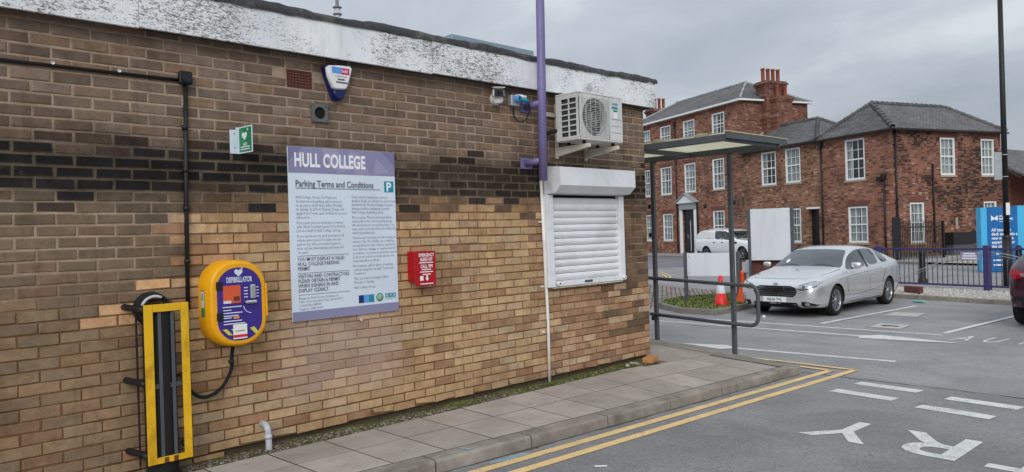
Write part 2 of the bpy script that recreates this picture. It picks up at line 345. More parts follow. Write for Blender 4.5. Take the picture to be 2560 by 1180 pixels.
M('low_wall_brick', (98, 58, 52), .9, .3, 9, .2); M('low_wall_mortar', (120, 104, 96), .95, .2, 9, .2); M('board_white', (214, 218, 224), .45, .04, 3, .01, dirt=(186, 186, 184), dirt_amt=.5, stretch=(1, 1, .3))
M('cobble', (140, 132, 128), .9, .25, 6, .2); M('paving_beige', (164, 156, 146), .92, .12, 3, .1); M('cover_concrete', (176, 172, 166), .92, .15, 6, .1); M('paving_grey', (142, 142, 142), .92, .12, 3, .1)
M('totem_blue', (0, 98, 164), .35, .05, 3, .0); M('totem_cyan', (70, 176, 222), .35, .05, 3, 0); M('white_gravel', (172, 166, 158), .95, .2, 30, .2)
M('wood_cream', (206, 200, 160), .7, .12, 10, .06)
def mk_sheet():
    s = NT('roof_sheet')
    c = s.ramp(s.noise(3, 5, .6, s.scaled(s.pos, (.3, 2, 1))), [(.3, col((196, 190, 158))), (.7, col((226, 222, 200)))])
    s.done(c, .6, 0, .3)
    tl = s.n('ShaderNodeBsdfTranslucent'); s.l(c, tl.inputs[0]); mx = s.n('ShaderNodeMixShader'); mx.inputs[0].default_value = .75
    s.l(s.b.outputs[0], mx.inputs[1]); s.l(tl.outputs[0], mx.inputs[2]); s.l(mx.outputs[0], s.o.inputs[0]); MATS['roof_sheet'] = s.m
mk_sheet()
def mk_car(name, c, metal, flake):
    s = NT(name)
    n = s.noise(900, 1); k = s.mix(s.ramp(n, [(.35, BW(0)), (.65, BW(flake))]), col(c), col(c, 1.35))
    d = s.noise(2.5, 5, .7); k = s.mix(s.ramp(d, [(.5, BW(0)), (.8, BW(.12))]), k, col((140, 132, 120)))
    s.done(k, .26 if metal else .3, metal, .5); s.b.inputs['Coat Weight'].default_value = 1; s.b.inputs['Coat Roughness'].default_value = .06
    MATS[name] = s.m
mk_car('car_silver', (204, 204, 204), .62, .5); mk_car('car_white', (226, 228, 230), 0, 0); mk_car('car_maroon', (58, 20, 36), .3, .3)
M('chrome', (205, 208, 212), .12, .03, 4, 0, metal=1); M('alloy', (170, 173, 178), .28, .08, 6, 0, metal=.85); M('tyre', (26, 26, 27), .85, .2, 20, .1); M('lamp_clear', (176, 182, 190), .08, .25, 18, 0, metal=.6); M('lamp_red', (150, 18, 30), .12, .15, 12, 0); M('plate_white', (224, 226, 226), .4, .03, 4, 0)
M('paper_white', (226, 226, 222), .7, .05, 8, 0); M('brand_blue', (20, 48, 110), .3, .1, 5, 0); M('print_orange', (230, 150, 60), .4, .1, 5, 0); M('hazard_yellow', (206, 200, 70), .4, .06, 5, 0); M('red_print', (206, 40, 44), .5, .08, 6, 0); M('steel_bright', (190, 194, 198), .3, .08, 10, 0, metal=.7)
M('loose_brick', (186, 132, 82), .9, .2, 12, .3, dirt=(120, 92, 60)); M('litter_mint', (120, 190, 170), .6, .1, 5, 0); mk_paint('blue_spray', (140, 176, 190), .50, (128, 126, 124))
M('cladding', (132, 150, 162), .5, .06, 4, .02); M('yellow_cable', (190, 160, 40), .6, .1, 6, .05)

# ------------------------------------------------------------------ mesh helpers
class MB:
    def __init__(s): s.v = []; s.f = []; s.sm = []; s.c = []
    def add(s, vs, fs, smooth=False, c=None):
        o = len(s.v); s.v += [tuple(v) for v in vs]
        for f in fs: s.f.append(tuple(o+i for i in f)); s.sm.append(smooth); s.c.append(c)
        return s
    def box(s, x0, x1, y0, y1, z0, z1, T=None):
        vs = [Vector((x, y, z)) for z in (z0, z1) for y in (y0, y1) for x in (x0, x1)]
        if T is not None: vs = [T @ v for v in vs]
        return s.add(vs, [(0, 2, 3, 1), (4, 5, 7, 6), (0, 1, 5, 4), (2, 6, 7, 3), (0, 4, 6, 2), (1, 3, 7, 5)])
    def bbox(s, x0, x1, y0, y1, z0, z1, b=.004, T=None):
        """box with chamfered edges"""
        vs = []; 
        X, Y, Z = (x0, x1), (y0, y1), (z0, z1)
        b = min(b, abs(x1-x0)*.45, abs(y1-y0)*.45, abs(z1-z0)*.45)
        idx = {}
        for i in (0, 1):
            for j in (0, 1):
                for k in (0, 1):
                    sx, sy, sz = (1, -1)[i], (1, -1)[j], (1, -1)[k]
                    for a in range(3):
                        p = [X[i]+sx*b, Y[j]+sy*b, Z[k]+sz*b]; p[a] = (X[i], Y[j], Z[k])[a]
                        idx[(i, j, k, a)] = len(vs); vs.append(Vector(p))
        fs = []
        for a in range(3):
            for e in (0, 1):
                o = [(0, 0), (1, 0), (1, 1), (0, 1)]; q = []
                for m, n in o:
                    t = [m, n]; t.insert(a, e); q.append(idx[(*t, a)])
                flip = (e == 0) ^ (a == 1)
                fs.append(tuple(q[::-1] if flip else q))
        for i in (0, 1):
            for j in (0, 1):
                fs.append((idx[(i, j, 0, 0)], idx[(i, j, 1, 0)], idx[(i, j, 1, 1)], idx[(i, j, 0, 1)]))
                fs.append((idx[(i, 0, j, 0)], idx[(i, 1, j, 0)], idx[(i, 1, j, 2)], idx[(i, 0, j, 2)]))
                fs.append((idx[(0, i, j, 1)], idx[(1, i, j, 1)], idx[(1, i, j, 2)], idx[(0, i, j, 2)]))
                for k in (0, 1): fs.append((idx[(i, j, k, 0)], idx[(i, j, k, 1)], idx[(i, j, k, 2)]))
        if T is not None: vs = [T @ v for v in vs]
        return s.add(vs, fs)
    def tube(s, pts, r, n=10, cap=True, closed=False):
        pts = [Vector(p) for p in pts]; rr = r if isinstance(r, (list, tuple)) else [r]*len(pts)
        vs = []; up = None; m = len(pts)
        for i, p in enumerate(pts):
            a = pts[(i-1) % m] if (closed or i > 0) else p
            b = pts[(i+1) % m] if (closed or i < m-1) else p
            d = (b-a).normalized()
            if up is None: up = Vector((0, 0, 1)) if abs(d.z) < .9 else Vector((1, 0, 0))
            x = d.cross(up); x = x.normalized() if x.length > 1e-6 else d.orthogonal().normalized(); up = x.cross(d).normalized()
            for k in range(n):
                t = 2*math.pi*k/n; vs.append(p+(x*math.cos(t)+up*math.sin(t))*rr[i])
        fs = []
        for i in range(m if closed else m-1):
            j = (i+1) % m
            for k in range(n): fs.append((i*n+k, i*n+(k+1) % n, j*n+(k+1) % n, j*n+k))
        s.add(vs, fs, True)
        if cap and not closed:
            o = len(s.v)-len(vs); s.f.append(tuple(o+k for k in range(n))[::-1]); s.f.append(tuple(o+(m-1)*n+k for k in range(n))); s.sm += [False]*2; s.c += [None]*2
        return s
    def cyl(s, a, b, r, n=16, r2=None): return s.tube([a, b], [r, r if r2 is None else r2], n)
    def bar(s, a, b, w, h=None):
        """square bar from a to b; w sideways, h up"""
        a, b = Vector(a), Vector(b); h = h or w; d = (b-a).normalized()
        up = Vector((0, 0, 1)) if abs(d.z) < .9 else Vector((0, 1, 0)); x = d.cross(up).normalized(); u = x.cross(d)
        T = Matrix((( x.x, d.x, u.x, a.x), (x.y, d.y, u.y, a.y), (x.z, d.z, u.z, a.z), (0, 0, 0, 1)))
        return s.bbox(-w/2, w/2, 0, (b-a).length, -h/2, h/2, min(w, h)*.12, T)
    def lathe(s, prof, n=20, T=None):
        vs = []; m = len(prof)
        for r, z in prof:
            for k in range(n):
                t = 2*math.pi*k/n; v = Vector((r*math.cos(t), r*math.sin(t), z)); vs.append(T @ v if T is not None else v)
        fs = [(i*n+k, i*n+(k+1) % n, (i+1)*n+(k+1) % n, (i+1)*n+k) for i in range(m-1) for k in range(n)]
        return s.add(vs, fs, True)
    def prism(s, poly, d0, d1, T=None):
        """poly: (a,b) points; extruded along the third axis from d0 to d1 (local x=a, y=depth, z=b)"""
        n = len(poly); vs = [Vector((a, d0, b)) for a, b in poly]+[Vector((a, d1, b)) for a, b in poly]
        if T is not None: vs = [T @ v for v in vs]
        return s.add(vs, [tuple(range(n)), tuple(range(2*n-1, n-1, -1))]+[(i, i+n, (i+1) % n+n, (i+1) % n) for i in range(n)])
    def quad(s, a, b, c, d): return s.add([a, b, c, d], [(0, 1, 2, 3)])
    def mesh(s, name, fix=True):
        me = bpy.data.meshes.new(name); me.from_pydata(s.v, [], s.f)
        me.polygons.foreach_set('use_smooth', s.sm)
        if any(c is not None for c in s.c):
            at = me.color_attributes.new('Col', 'FLOAT_COLOR', 'CORNER')
            buf = []
            for p in me.polygons: buf += list(s.c[p.index] or (1, 1, 1, 1))*p.loop_total
            at.data.foreach_set('color', buf)
        me.update()
        if fix and len(s.f) < 60000:
            bm = bmesh.new(); bm.from_mesh(me); bmesh.ops.recalc_face_normals(bm, faces=bm.faces); bm.to_mesh(me); bm.free()
        return me
    def obj(s, name, m, parent=None, fix=True):
        return link(name, s.mesh(name, fix), m, parent)
def link(name, me, m, parent=None):
    if m is not None:
        me.materials.clear(); me.materials.append(MATS[m] if isinstance(m, str) else m)
    o = bpy.data.objects.new(name, me); COL.objects.link(o)
    if parent is not None:
        o.parent = parent
    return o
def tag(o, label=None, cat=None, group=None, kind=None):
    if label: o['label'] = label
    if cat: o['category'] = cat
    if group: o['group'] = group
    if kind: o['kind'] = kind
    return o
def thing(name, label, cat, group=None):
    """an empty that parents the parts; the parts are written in world coordinates"""
    o = bpy.data.objects.new(name, None); COL.objects.link(o); o.empty_display_size = .1
    return tag(o, label, cat, group)
def base_at(o, p):
    """move the empty to the base of its thing without moving its parts"""
    o.location = p; m = Matrix.Translation(Vector(p)).inverted()
    for c in COL.objects:
        if c.parent is o: c.matrix_parent_inverse = m
    return o
# wall frame: x along the wall, y up, z towards the viewer
def wall_T(p): return Matrix(((1, 0, 0, p[0]), (0, 0, -1, p[1]), (0, 1, 0, p[2]), (0, 0, 0, 1)))
def text(s, size, name, m, parent, T, xs=1.0, bold=0.0, align='LEFT', spacing=1.0, line=1.0, res=2, depth=0.0):
    cu = bpy.data.curves.new('t', 'FONT'); cu.body = s; cu.size = size; cu.resolution_u = res; cu.offset = bold*size
    cu.align_x = align; cu.space_character = spacing; cu.space_line = line; cu.extrude = depth
    o = bpy.data.objects.new('t', cu); me = bpy.data.meshes.new_from_object(o)
    me.transform(T @ Matrix.Diagonal((xs, 1, 1, 1)))
    bpy.data.objects.remove(o); bpy.data.curves.remove(cu)
    me.name = name
    return link(name, me, m, parent)
rnd = random.Random(11)
def jit(c, a=.1, h=.05):
    k = 1+rnd.uniform(-a, a); return (min(.9, c[0]*k*(1+rnd.uniform(-h, h))), min(.9, c[1]*k), min(.9, c[2]*k*(1+rnd.uniform(-h, h))), 1)

# ------------------------------------------------------------------ ground
def sheet(name, m, x0, x1, y0, y1, off, n=12, parent=None, xs=None):
    b = MB(); xs = xs or [x0+(x1-x0)*i/n for i in range(n+1)]
    for i in range(len(xs)-1):
        a, c = xs[i], xs[i+1]
        b.quad((a, y0, gz(a)+off), (c, y0, gz(c)+off), (c, y1, gz(c)+off), (a, y1, gz(a)+off))
    return b.obj(name, m, parent)
car_park = tag(sheet('car_park', 'asphalt_far', 0, 0, -260, 300, 0, xs=[-300, -12, 0, 4, 8, 12.5, 13, 13.5, 14, 15, 20, 400]), kind='structure')
srv = MB()
for a, c in [(-12, 0), (0, 4), (4, 8), (8, 8.52)]:
    srv.quad((a, -40, gz(a)+.005), (c, -40, gz(c)+.005), (c, 4.3, gz(c)+.005), (a, 4.3, gz(a)+.005))
service_road = tag(srv.obj('service_road', 'asphalt_near'), kind='structure')
crk = MB(); px = None
cp = [(8.52+.015*math.sin(y*3.1)+rnd.uniform(-.01, .01), y) for y in [4.05-.12*i for i in range(40)]]
for (xa, ya), (xb, yb) in zip(cp, cp[1:]):
    w = rnd.uniform(.006, .014); crk.quad((xa-w, ya, gz(xa)+.008), (xa+w, ya, gz(xa)+.008), (xb+w, yb, gz(xb)+.008), (xb-w, yb, gz(xb)+.008))
crk.obj('seam', 'felt', car_park)
def mark(name, pts, m, off, parent=car_park):
    """flat painted marking from ground points"""
    b = MB(); n = len(pts)
    b.add([(x, y, gz(x)+off) for x, y in pts], [tuple(range(n))]); return b.obj(name, m, parent)
def strip(name, a, b, w, m, off=.006, parent=car_park, segs=1):
    mb = MB(); a, b = Vector(a), Vector(b); d = (b-a); n = Vector((-d.y, d.x)).normalized()*w/2
    for i in range(segs):
        p, q = a+d*i/segs, a+d*(i+1)/segs
        mb.quad(*[(v.x, v.y, gz(v.x)+off) for v in (p-n, q-n, q+n, p+n)])
    return mb.obj(name, m, parent)
# double yellow line: along the kerb and round its end
YI, YO = 3.84, 3.64
strip('yellow_line', (-3, YI), (8.90, YI), .085, 'yellow_paint', .0095, car_park, 24)
strip('yellow_line', (-3, YO), (9.12, YO), .085, 'yellow_paint', .0095, car_park, 24)
strip('yellow_line', (8.86, YI-.03), (8.98, 6.5), .085, 'yellow_paint', .0095, car_park, 4)
strip('yellow_line', (9.08, YO-.03), (9.22, 6.5), .085, 'yellow_paint', .0095, car_park, 4)
# white lines and arrows of the car park
strip('white_line', (13.25, 10.2), (13.40, 3.95), .10, 'white_paint', .004)
strip('arrow_shaft', (12.44, 9.6), (12.56, 4.85), .11, 'white_paint', .004)
mark('arrow_head', [(12.26, 4.86), (12.58, 3.38), (12.86, 4.72), (12.60, 4.95)], 'white_paint', .0055)
strip('arrow_shaft', (9.86, 5.75), (10.12, 3.54), .13, 'white_paint', .004)
mark('arrow_head', [(9.80, 6.62), (9.62, 5.82), (9.86, 5.66), (10.10, 5.95)], 'white_paint', .0055)
strip('white_line', (13.84, 6.16), (17.95, 5.80), .10, 'white_paint', .004)
strip('white_line', (13.70, 4.00), (18.2, 3.55), .10, 'white_paint', .004)
strip('white_line', (13.55, 1.9), (18.2, 1.45), .10, 'white_paint', .004)
for x, y0, y1 in [(7.68, 3.31, 2.68), (8.26, 3.29, 2.64), (7.46, 2.42, 1.80), (8.05, 2.34, 1.72), (7.3, 1.52, .9), (7.9, 1.44, .82)]:
    strip('white_bar', (x, y0), (x-.06, y1), .19, 'white_paint', .0085)
def ground_text(s, x, y, up, right, size, xs, bold):
    T = Matrix(((right[0], up[0], 0, x), (right[1], up[1], 0, y), (0, 0, 1, 0), (0, 0, 0, 1)))
    for i, ch in enumerate(s[0]):
        Ti = T @ Matrix.Translation((s[1]*i, 0, 0))
        o = text(ch, size, 'letter', 'white_paint', car_park, Ti, xs*(1.2 if ch in 'R' and size > .95 else 1), bold, 'CENTER', res=4)
        for v in o.data.vertices: v.co.z = gz(v.co.x)+(.0085 if v.co.x < 8.5 else .004)
ground_text(('ENTRY', .645), 6.43, -.07, (-1, 0), (0, 1), 1.0, .80, .012)
ground_text(('AUTHORISED', .40), 12.93, 3.6, (1.0, -.1), (.06, -1), .90, .42, .0)
# grate and covers
b = MB()
p = [G(2190, 816), G(2235, 811), G(2262, 817), G(2216, 822)]
c0 = sum(p, Vector())/4
T = Matrix.Translation((c0.x, c0.y, gz(c0.x)+.007)) @ Matrix.Rotation(R(4), 4, 'Z')
dg = tag(MB().box(-.30, .30, -.26, .26, 0, .006, T).obj('drain_surround', 'cover_concrete'), 'pale concrete drain surround set in the tarmac of the empty bay', 'drain')
o = MB().box(-.06, .06, -.14, .14, .006, .009, T).obj('drain_slot', 'dark_void', dg)
T = Matrix.Translation((16.1, 5.42, gz(16.1)+.007)) @ Matrix.Rotation(R(5), 4, 'Z')
tag(MB().box(-.34, .34, -.3, .3, 0, .006, T).obj('manhole_cover', 'cover_concrete'), 'flat pale manhole cover beside the white bay line by the silver car', 'cover')

# ------------------------------------------------------------------ pavement: flagstones and kerb
KY0, KY1 = 4.0, 4.15                       # kerb front and back
XE = 8.42                                  # where the pavement ends
def kz(X): return gz(X)+.1
def pz(X, Y):
    k = kz(X); a = max(0.0, min(1.0, (X-6.4)/2.0)); a = a*a*(3-2*a)
    t = max(0.0, (Y-KY1))/(.94*(1-a)+2.6*a); return k+(.365-k)*min(t, 1.0)
pavement = tag(MB().obj('pavement', 'soil'), kind='structure')
pb = MB()
def slab(x0, x1, y0, y1, name='flagstone', m='flagstone', g=.0065, par=pavement):
    q = [(x0+g, y0+g), (x1-g, y0+g), (x1-g, y1-g), (x0+g, y1-g)]; dz = .0022+rnd.uniform(-.0008, .0008); tl = [rnd.uniform(-.0006, .0006) for _ in q]
    pb.quad(*[(x, y, pz(x, y)) for x, y in ((x0, y0), (x1, y0), (x1, y1), (x0, y1))])
    cx, cy = (x0+x1)/2, (y0+y1)/2
    top = [(x+(cx-x)*.008, y+(cy-y)*.008, pz(x, y)+dz+t) for (x, y), t in zip(q, tl)]; mid = [(x, y, z-.002) for (x, y), (_, _, z) in zip(q, top)]
    bot = [(x, y, z-.04) for x, y, z in mid]
    v = top+mid+bot
    f = [(0, 1, 2, 3)]+[(i, i+4, (i+1) % 4+4, (i+1) % 4) for i in range(4)]+[(i+4, i+8, (i+1) % 4+8, (i+1) % 4+4) for i in range(4)]
    MB().add(v, f).obj(name, m, par)
MS, MI = 4.65, 5.09                       # long seam between the two rows, inner edge
for k in range(-13, 13):
    xa = 2.74+.45*k; xb = min(xa+.45, 8.22)
    if xa > 8.1: break
    slab(xa, xb, KY1, MS)
    if xa < 7.0: slab(xa, xb, MS, MI-.012*rnd.random())
    else: slab(xa, xb, MS, MI)
for k in range(10, 13):
    xa = 2.74+.45*k; xb = min(xa+.45, 8.22)
    for r_ in range(7):
        ya = MI+.45*r_
        if xb > 7.26: slab(max(xa, 7.26), xb, ya, ya+.45)
pavement.data = pb.mesh('pavement'); pavement.data.materials.append(MATS['joint_dirt'])
inf = MB()
for k in range(12):
    ya, yb = 4.16+.45*k, 4.16+.45*(k+1); f_ = lambda y_: XE+.02-.2+.0765*(y_-4.15)+.08
    inf.quad((8.19, ya, pz(8.19, ya)+.0005), (f_(ya), ya, pz(f_(ya), ya)+.0005), (f_(yb), yb, pz(f_(yb), yb)+.0005), (8.19, yb, pz(8.19, yb)+.0005))
inf.obj('concrete_infill', 'kerb_concrete', pavement)
# kerb stones with a worn, rounded upper edge
def kerbstone(p0, p1, back, h, name='kerb_stone', m='kerb_stone', par=pavement, zf=kz, drop=.14, g=.008, nseg=7):
    p0, p1, back = Vector(p0), Vector(p1), Vector(back); d = (p1-p0).normalized(); p0 = p0+d*g; p1 = p1-d*g
    prof = [(-.004, -drop), (0, -.018), (.004, -.006), (.013, -.0008), (h, 0), (h, -drop)]
    b = MB(); vs = []
    for i in range(nseg+1):
        p = p0+(p1-p0)*i/nseg; z = zf(p.x)
        for j, (o, dz) in enumerate(prof):
            r = rnd.uniform(-.0025, .0025) if 0 < j < 4 else 0
            vs.append((p.x+back.x*(o+abs(r)), p.y+back.y*(o+abs(r)), z+dz-(abs(r) if j in (2, 3) else 0)))
    k = len(prof)
    fs = [(i*k+j, i*k+j+1, (i+1)*k+j+1, (i+1)*k+j) for i in range(nseg) for j in range(k-1)]
    fs += [tuple(range(k)), tuple(nseg*k+j for j in range(k))]
    b.add(vs, fs); return b.obj(name, m, par)
for i in range(13):
    a = -3.42+.915*i; c = min(a+.915, XE)
    kerbstone((a, KY0), (c, KY0), (0, 1), KY1-KY0-.004)
for i in range(6):
    kerbstone((XE+.02+i*.07, 4.15+.915*i), (XE+.02+(i+1)*.07, 4.15+.915*(i+1)), (-1, 0), .2, zf=lambda X: pz(X, 4.15+(X-XE-.02)/.0765)+.004)
# gravel, soil and moss in the strip along the wall
grv = MB()
for i in range(4200):
    X = rnd.uniform(-2, 7.15); Y = MI+.005+(WY-MI)*rnd.random()**.8
    if Y > WY-.005 or (rnd.random() < .5 and X > 4.6): continue
    r = rnd.uniform(.004, .010)*(1.5 if rnd.random() < .1 else 1); z = .353+rnd.uniform(-.006, .004)+.006*math.sin(X*3)
    k = rnd.uniform(.25, 1.1); cc = (.27*k, .235*k, .185*k, 1); a = rnd.uniform(0, 6.28); ex = rnd.uniform(1, 1.8); pts = []
    for rr, dz in ((1.0, -.3), (.72, .42)):
        for q in range(6):
            u, w_ = rr*r*ex*math.cos(q*1.047), rr*r*math.sin(q*1.047); pts.append((X+u*math.cos(a)-w_*math.sin(a), Y+u*math.sin(a)+w_*math.cos(a), z+dz*r+rnd.uniform(-.1, .1)*r))
    grv.add(pts, [(q, (q+1) % 6, 6+(q+1) % 6, 6+q) for q in range(6)]+[(6, 7, 8, 9, 10, 11)], True, cc)
def mk_pebble():
    s = NT('pebble'); a = s.n('ShaderNodeAttribute', attribute_name='Col').outputs['Color']
    c = s.mix(.5, a, s.mix(1, a, s.ramp(s.noise(90, 3), [(.3, BW(.6)), (.7, BW(1.3))]), 'MULTIPLY')); MATS['pebble'] = s.done(c, .9, 0, .2)
mk_pebble()
tag(grv.obj('gravel_strip', 'pebble', None, False), 'strip of loose pebbles between the brick wall and the flagstones', 'gravel', kind='stuff')
sb = MB()
nx = 90
for i in range(nx):
    for j in range(4):
        q = []
        for di, dj in ((0, 0), (1, 0), (1, 1), (0, 1)):
            X = -2.2+(9.28)*(i+di)/nx; Y = 5.04+.28*(j+dj)/4; q.append((X, Y, .349+.006*math.sin(X*3)+.006*math.sin(X*11+Y*40)+(.012 if j+dj == 4 else 0)))
        sb.quad(*q)
def mk_soil():
    s = NT('verge_soil'); c = s.ramp(s.noise(30, 5, .7), [(.3, col((60, 50, 38))), (.7, col((112, 98, 78)))])
    c = s.mix(s.ramp(s.noise(2.3, 5, .7), [(.44, BW(0)), (.6, BW(.85))]), c, s.ramp(s.noise(60, 3), [(.3, col((60, 70, 26))), (.7, col((104, 116, 52)))]))
    s.bump(s.noise(60, 4, .7), .8, .01); MATS['verge_soil'] = s.done(c, .97, 0, .1)
mk_soil()
tag(sb.obj('verge', 'verge_soil'), kind='structure')
ms = MB()
for i in range(850):
    X = rnd.choice([rnd.uniform(4.9, 6.9), rnd.uniform(2.2, 6.9), rnd.uniform(5.2, 6.3), rnd.gauss(5.6, .35), rnd.gauss(6.5, .2), rnd.gauss(4.3, .12)]); Y = rnd.uniform(5.10, 5.28); z = .352+.006*math.sin(X*3)
    for q in range(3):
        a = rnd.uniform(0, 6.28); l = rnd.uniform(.008, .03); w = .004
        ms.add([(X-w*math.sin(a), Y+w*math.cos(a), z), (X+w*math.sin(a), Y-w*math.cos(a), z), (X+l*math.cos(a), Y+l*math.sin(a), z+rnd.uniform(.004, .02))], [(0, 1, 2)])
tag(ms.obj('moss', 'moss', None, False), 'low moss and weeds at the foot of the brick wall', 'moss', kind='stuff')

# ------------------------------------------------------------------ near brick building
ZA = CZ+1.41966; X0B, XC = .833169, 7.2341
building = thing('brick_building', 'long single-storey brown and yellow brick building with flaking white fascia', 'building')
core = MB().box(-3.4, XC-.012, WY+.0045, 12, .405, 3.62); core.obj('mortar_bed', 'mortar', building); MB().box(-3.4, XC-.05, WY+.045, 12, .1, .404).obj('footing', 'soil', building)
BRK = {
 'top': [(103, 89, 78), (97, 83, 72), (110, 95, 83), (104, 88, 75), (93, 79, 69), (113, 93, 77)],
 'black': [(36, 34, 34), (42, 38, 37), (33, 32, 33), (48, 43, 40), (39, 36, 35)],
 'brown': [(72, 59, 51), (62, 50, 44), (80, 66, 56), (54, 44, 39)],
 'soot': [(48, 39, 35), (55, 45, 40), (44, 36, 33), (62, 51, 44)],
 'leftmid': [(92, 80, 67), (85, 74, 62), (98, 84, 69), (80, 70, 60), (95, 79, 64)],
 'leftlow': [(124, 106, 83), (114, 97, 78), (132, 112, 87), (119, 99, 77), (126, 104, 80), (116, 92, 74)],
 'corner': [(92, 77, 62), (103, 85, 67), (84, 69, 57), (98, 78, 62)],
 'pink': [(148, 117, 92), (155, 126, 99), (138, 107, 84), (160, 136, 112), (128, 100, 80)],
 'yellow': [(160, 133, 101), (153, 126, 94), (166, 140, 107), (146, 117, 87), (158, 128, 97), (155, 133, 106), (136, 105, 80)],
 'mixed': [(120, 95, 72), (104, 83, 66), (140, 110, 80), (90, 72, 58)]}
def pick(k): return rnd.choice(BRK[k])
def brick_col(X, z):
    wob = .03*math.sin(X*2.3)+.02*math.sin(X*5.1+1)+rnd.gauss(0, .028); zz = z+wob; xx = X+rnd.gauss(0, .12)
    n = rnd.random()
    if zz > 2.66: c = pick('top')
    elif zz > 2.58: c = pick('top') if n < .6 else pick('brown')
    elif zz > 2.24:
        k = 'black' if xx < 2.75 else ('brown' if xx < 4.45 else 'soot'); c = pick(k)
        if (zz < 2.28 or zz > 2.55) and n < .4: c = pick('brown')
    elif xx < 1.80:
        t_ = max(0., min(1., (2.25-zz)/1.1)); a_, b_ = pick('leftmid'), pick('leftlow'); c = tuple(p_*(1-t_)+q_*t_ for p_, q_ in zip(a_, b_))
    elif xx > 6.70 and z > 1.30: c = pick('corner')
    elif xx > 6.55 and z > .70: c = pick('corner' if n < .5 else 'pink')
    elif zz > 2.10: c = pick('mixed')
    elif xx > 5.40: c = pick('pink')
    else: c = pick('yellow')
    u = min(1, max(0, 1-abs(X-3.08)/.72))*min(1, max(0, 1-abs(z-.95)/.42))
    if False: c = tuple(a*(1-.75*min(1, u*1.6))+b_*.75*min(1, u*1.6) for a, b_ in zip(c, (146, 124, 112)))
    if 1.28 < X < 1.82 and 1.40 < z < 1.66 and rnd.random() < .5: c = [(190, 150, 112), (176, 138, 104)][int(rnd.random()*2)]
    return col(c, 1.36)
bricks = []
def brick_geo(xa, xb, za, zb, low=False):
    gp = .0062 if ((za+zb)/2 > 2.2 or (xa < 1.75 and (za+zb)/2 > 1.6)) else .0038; xa += gp+rnd.uniform(-.002, .002); xb -= gp+rnd.uniform(-.002, .002); za += gp+rnd.uniform(-.0015, .0015); zb -= gp+rnd.uniform(-.0015, .0015)
    y = WY-rnd.uniform(-.001, .0045); t = rnd.uniform(-.0015, .0015); b = rnd.uniform(.003, .007)
    J = lambda: rnd.uniform(-.0022, .0022)
    if low: za += rnd.uniform(0, .012)
    c = [(xa, za), (xb, za), (xb, zb), (xa, zb)]; c = [(x+J(), z+J()) for x, z in c]
    if low:
        q = rnd.randrange(3)
        if q == 0: c[1] = (c[1][0]-rnd.uniform(0, .03), c[1][1]+rnd.uniform(0, .022))
        if q == 1: c[0] = (c[0][0]+rnd.uniform(0, .03), c[0][1]+rnd.uniform(0, .02))
    cx, cz = (xa+xb)/2, (za+zb)/2
    f = [(x+(b if x < cx else -b), y+(t if x < cx else -t), z+(b if z < cz else -b)) for x, z in c]
    m = [(x, y+.005, z) for x, z in c]; k = [(x, WY+.06, z) for x, z in c]
    return f+m+k, [(0, 1, 2, 3)]+[(i, i+4, (i+1) % 4+4, (i+1) % 4) for i in range(4)]+[(i+4, i+8, (i+1) % 4+8, (i+1) % 4+4) for i in range(4)]
for n in range(-2, 40):
    zt = ZA-.075*n; zb_ = zt-.075
    off = 0 if n % 2 == 0 else .1125
    x = X0B+off-.225*19
    while x < XC-.01:
        xe = min(x+.225, XC)
        low = False
        if n >= 37:
            lim = {37: 1.1, 38: 1.1, 39: 0}[n]
            if x < 1.9: lim = {37: 1.1, 38: 1.1, 39: 1.1}[n]
            if x > 6.7: lim = 0 if n == 39 else 1.1
            if rnd.random() > lim: x = xe; continue
            low = n >= 38 and x > 1.9
        cx, cz = (x+xe)/2, (zt+zb_)/2
        if not (2.6 < cx < 2.88 and 3.10 < cz < 3.24):
            v, f = brick_geo(x, xe, zb_, zt, low)
            bricks.append((cx, cz, v, f, brick_col(cx, cz)))
        x = xe
def px_of(p):
    d = Vector(p)-Vector((0, 0, CZ)); z = d.dot(_fw); return PW/2+F_PX*d.dot(_rt)/z, PH/2-F_PX*d.dot(_up)/z, z
def vis(b):
    x, y, z = px_of((b[0], WY, b[1]))
    hid = (5.4 < b[0] < 6.7 and 1.34 < b[1] < 2.55) or (2.65 < b[0] < 3.55 and 1.3 < b[1] < 2.6) or (1.95 < b[0] < 2.3 and 1.2 < b[1] < 1.75) or b[1] > 3.36
    return (1 if (-20 < x < 2580 and -10 < y < 1190 and not hid) else 0)/z
bricks.sort(key=lambda b: -vis(b))
def add_brick(mb, v, f, c, z, x):
    m_ = col((146, 126, 108)) if (z > 2.2 or x < 1.7 and z > 1.5) else col((124, 96, 68)); k_ = .5 if z > 2.2 else .25; e_ = tuple(a*(1-k_)+b_*k_ for a, b_ in zip(c, m_))
    mb.add(v, f[:1], False, c); o_ = len(mb.v)-len(v)
    for q_ in f[1:]: mb.f.append(tuple(o_+i for i in q_)); mb.sm.append(False); mb.c.append(e_)
    return mb
for cx, cz, v, f, c in bricks[:300]:
    add_brick(MB(), v, f, jit(c, .08, .03), cz, cx).obj('brick', 'brick', building, False)
rest = MB()
for cx, cz, v, f, c in bricks[300:]: add_brick(rest, v, f, jit(c, .08, .03), cz, cx)
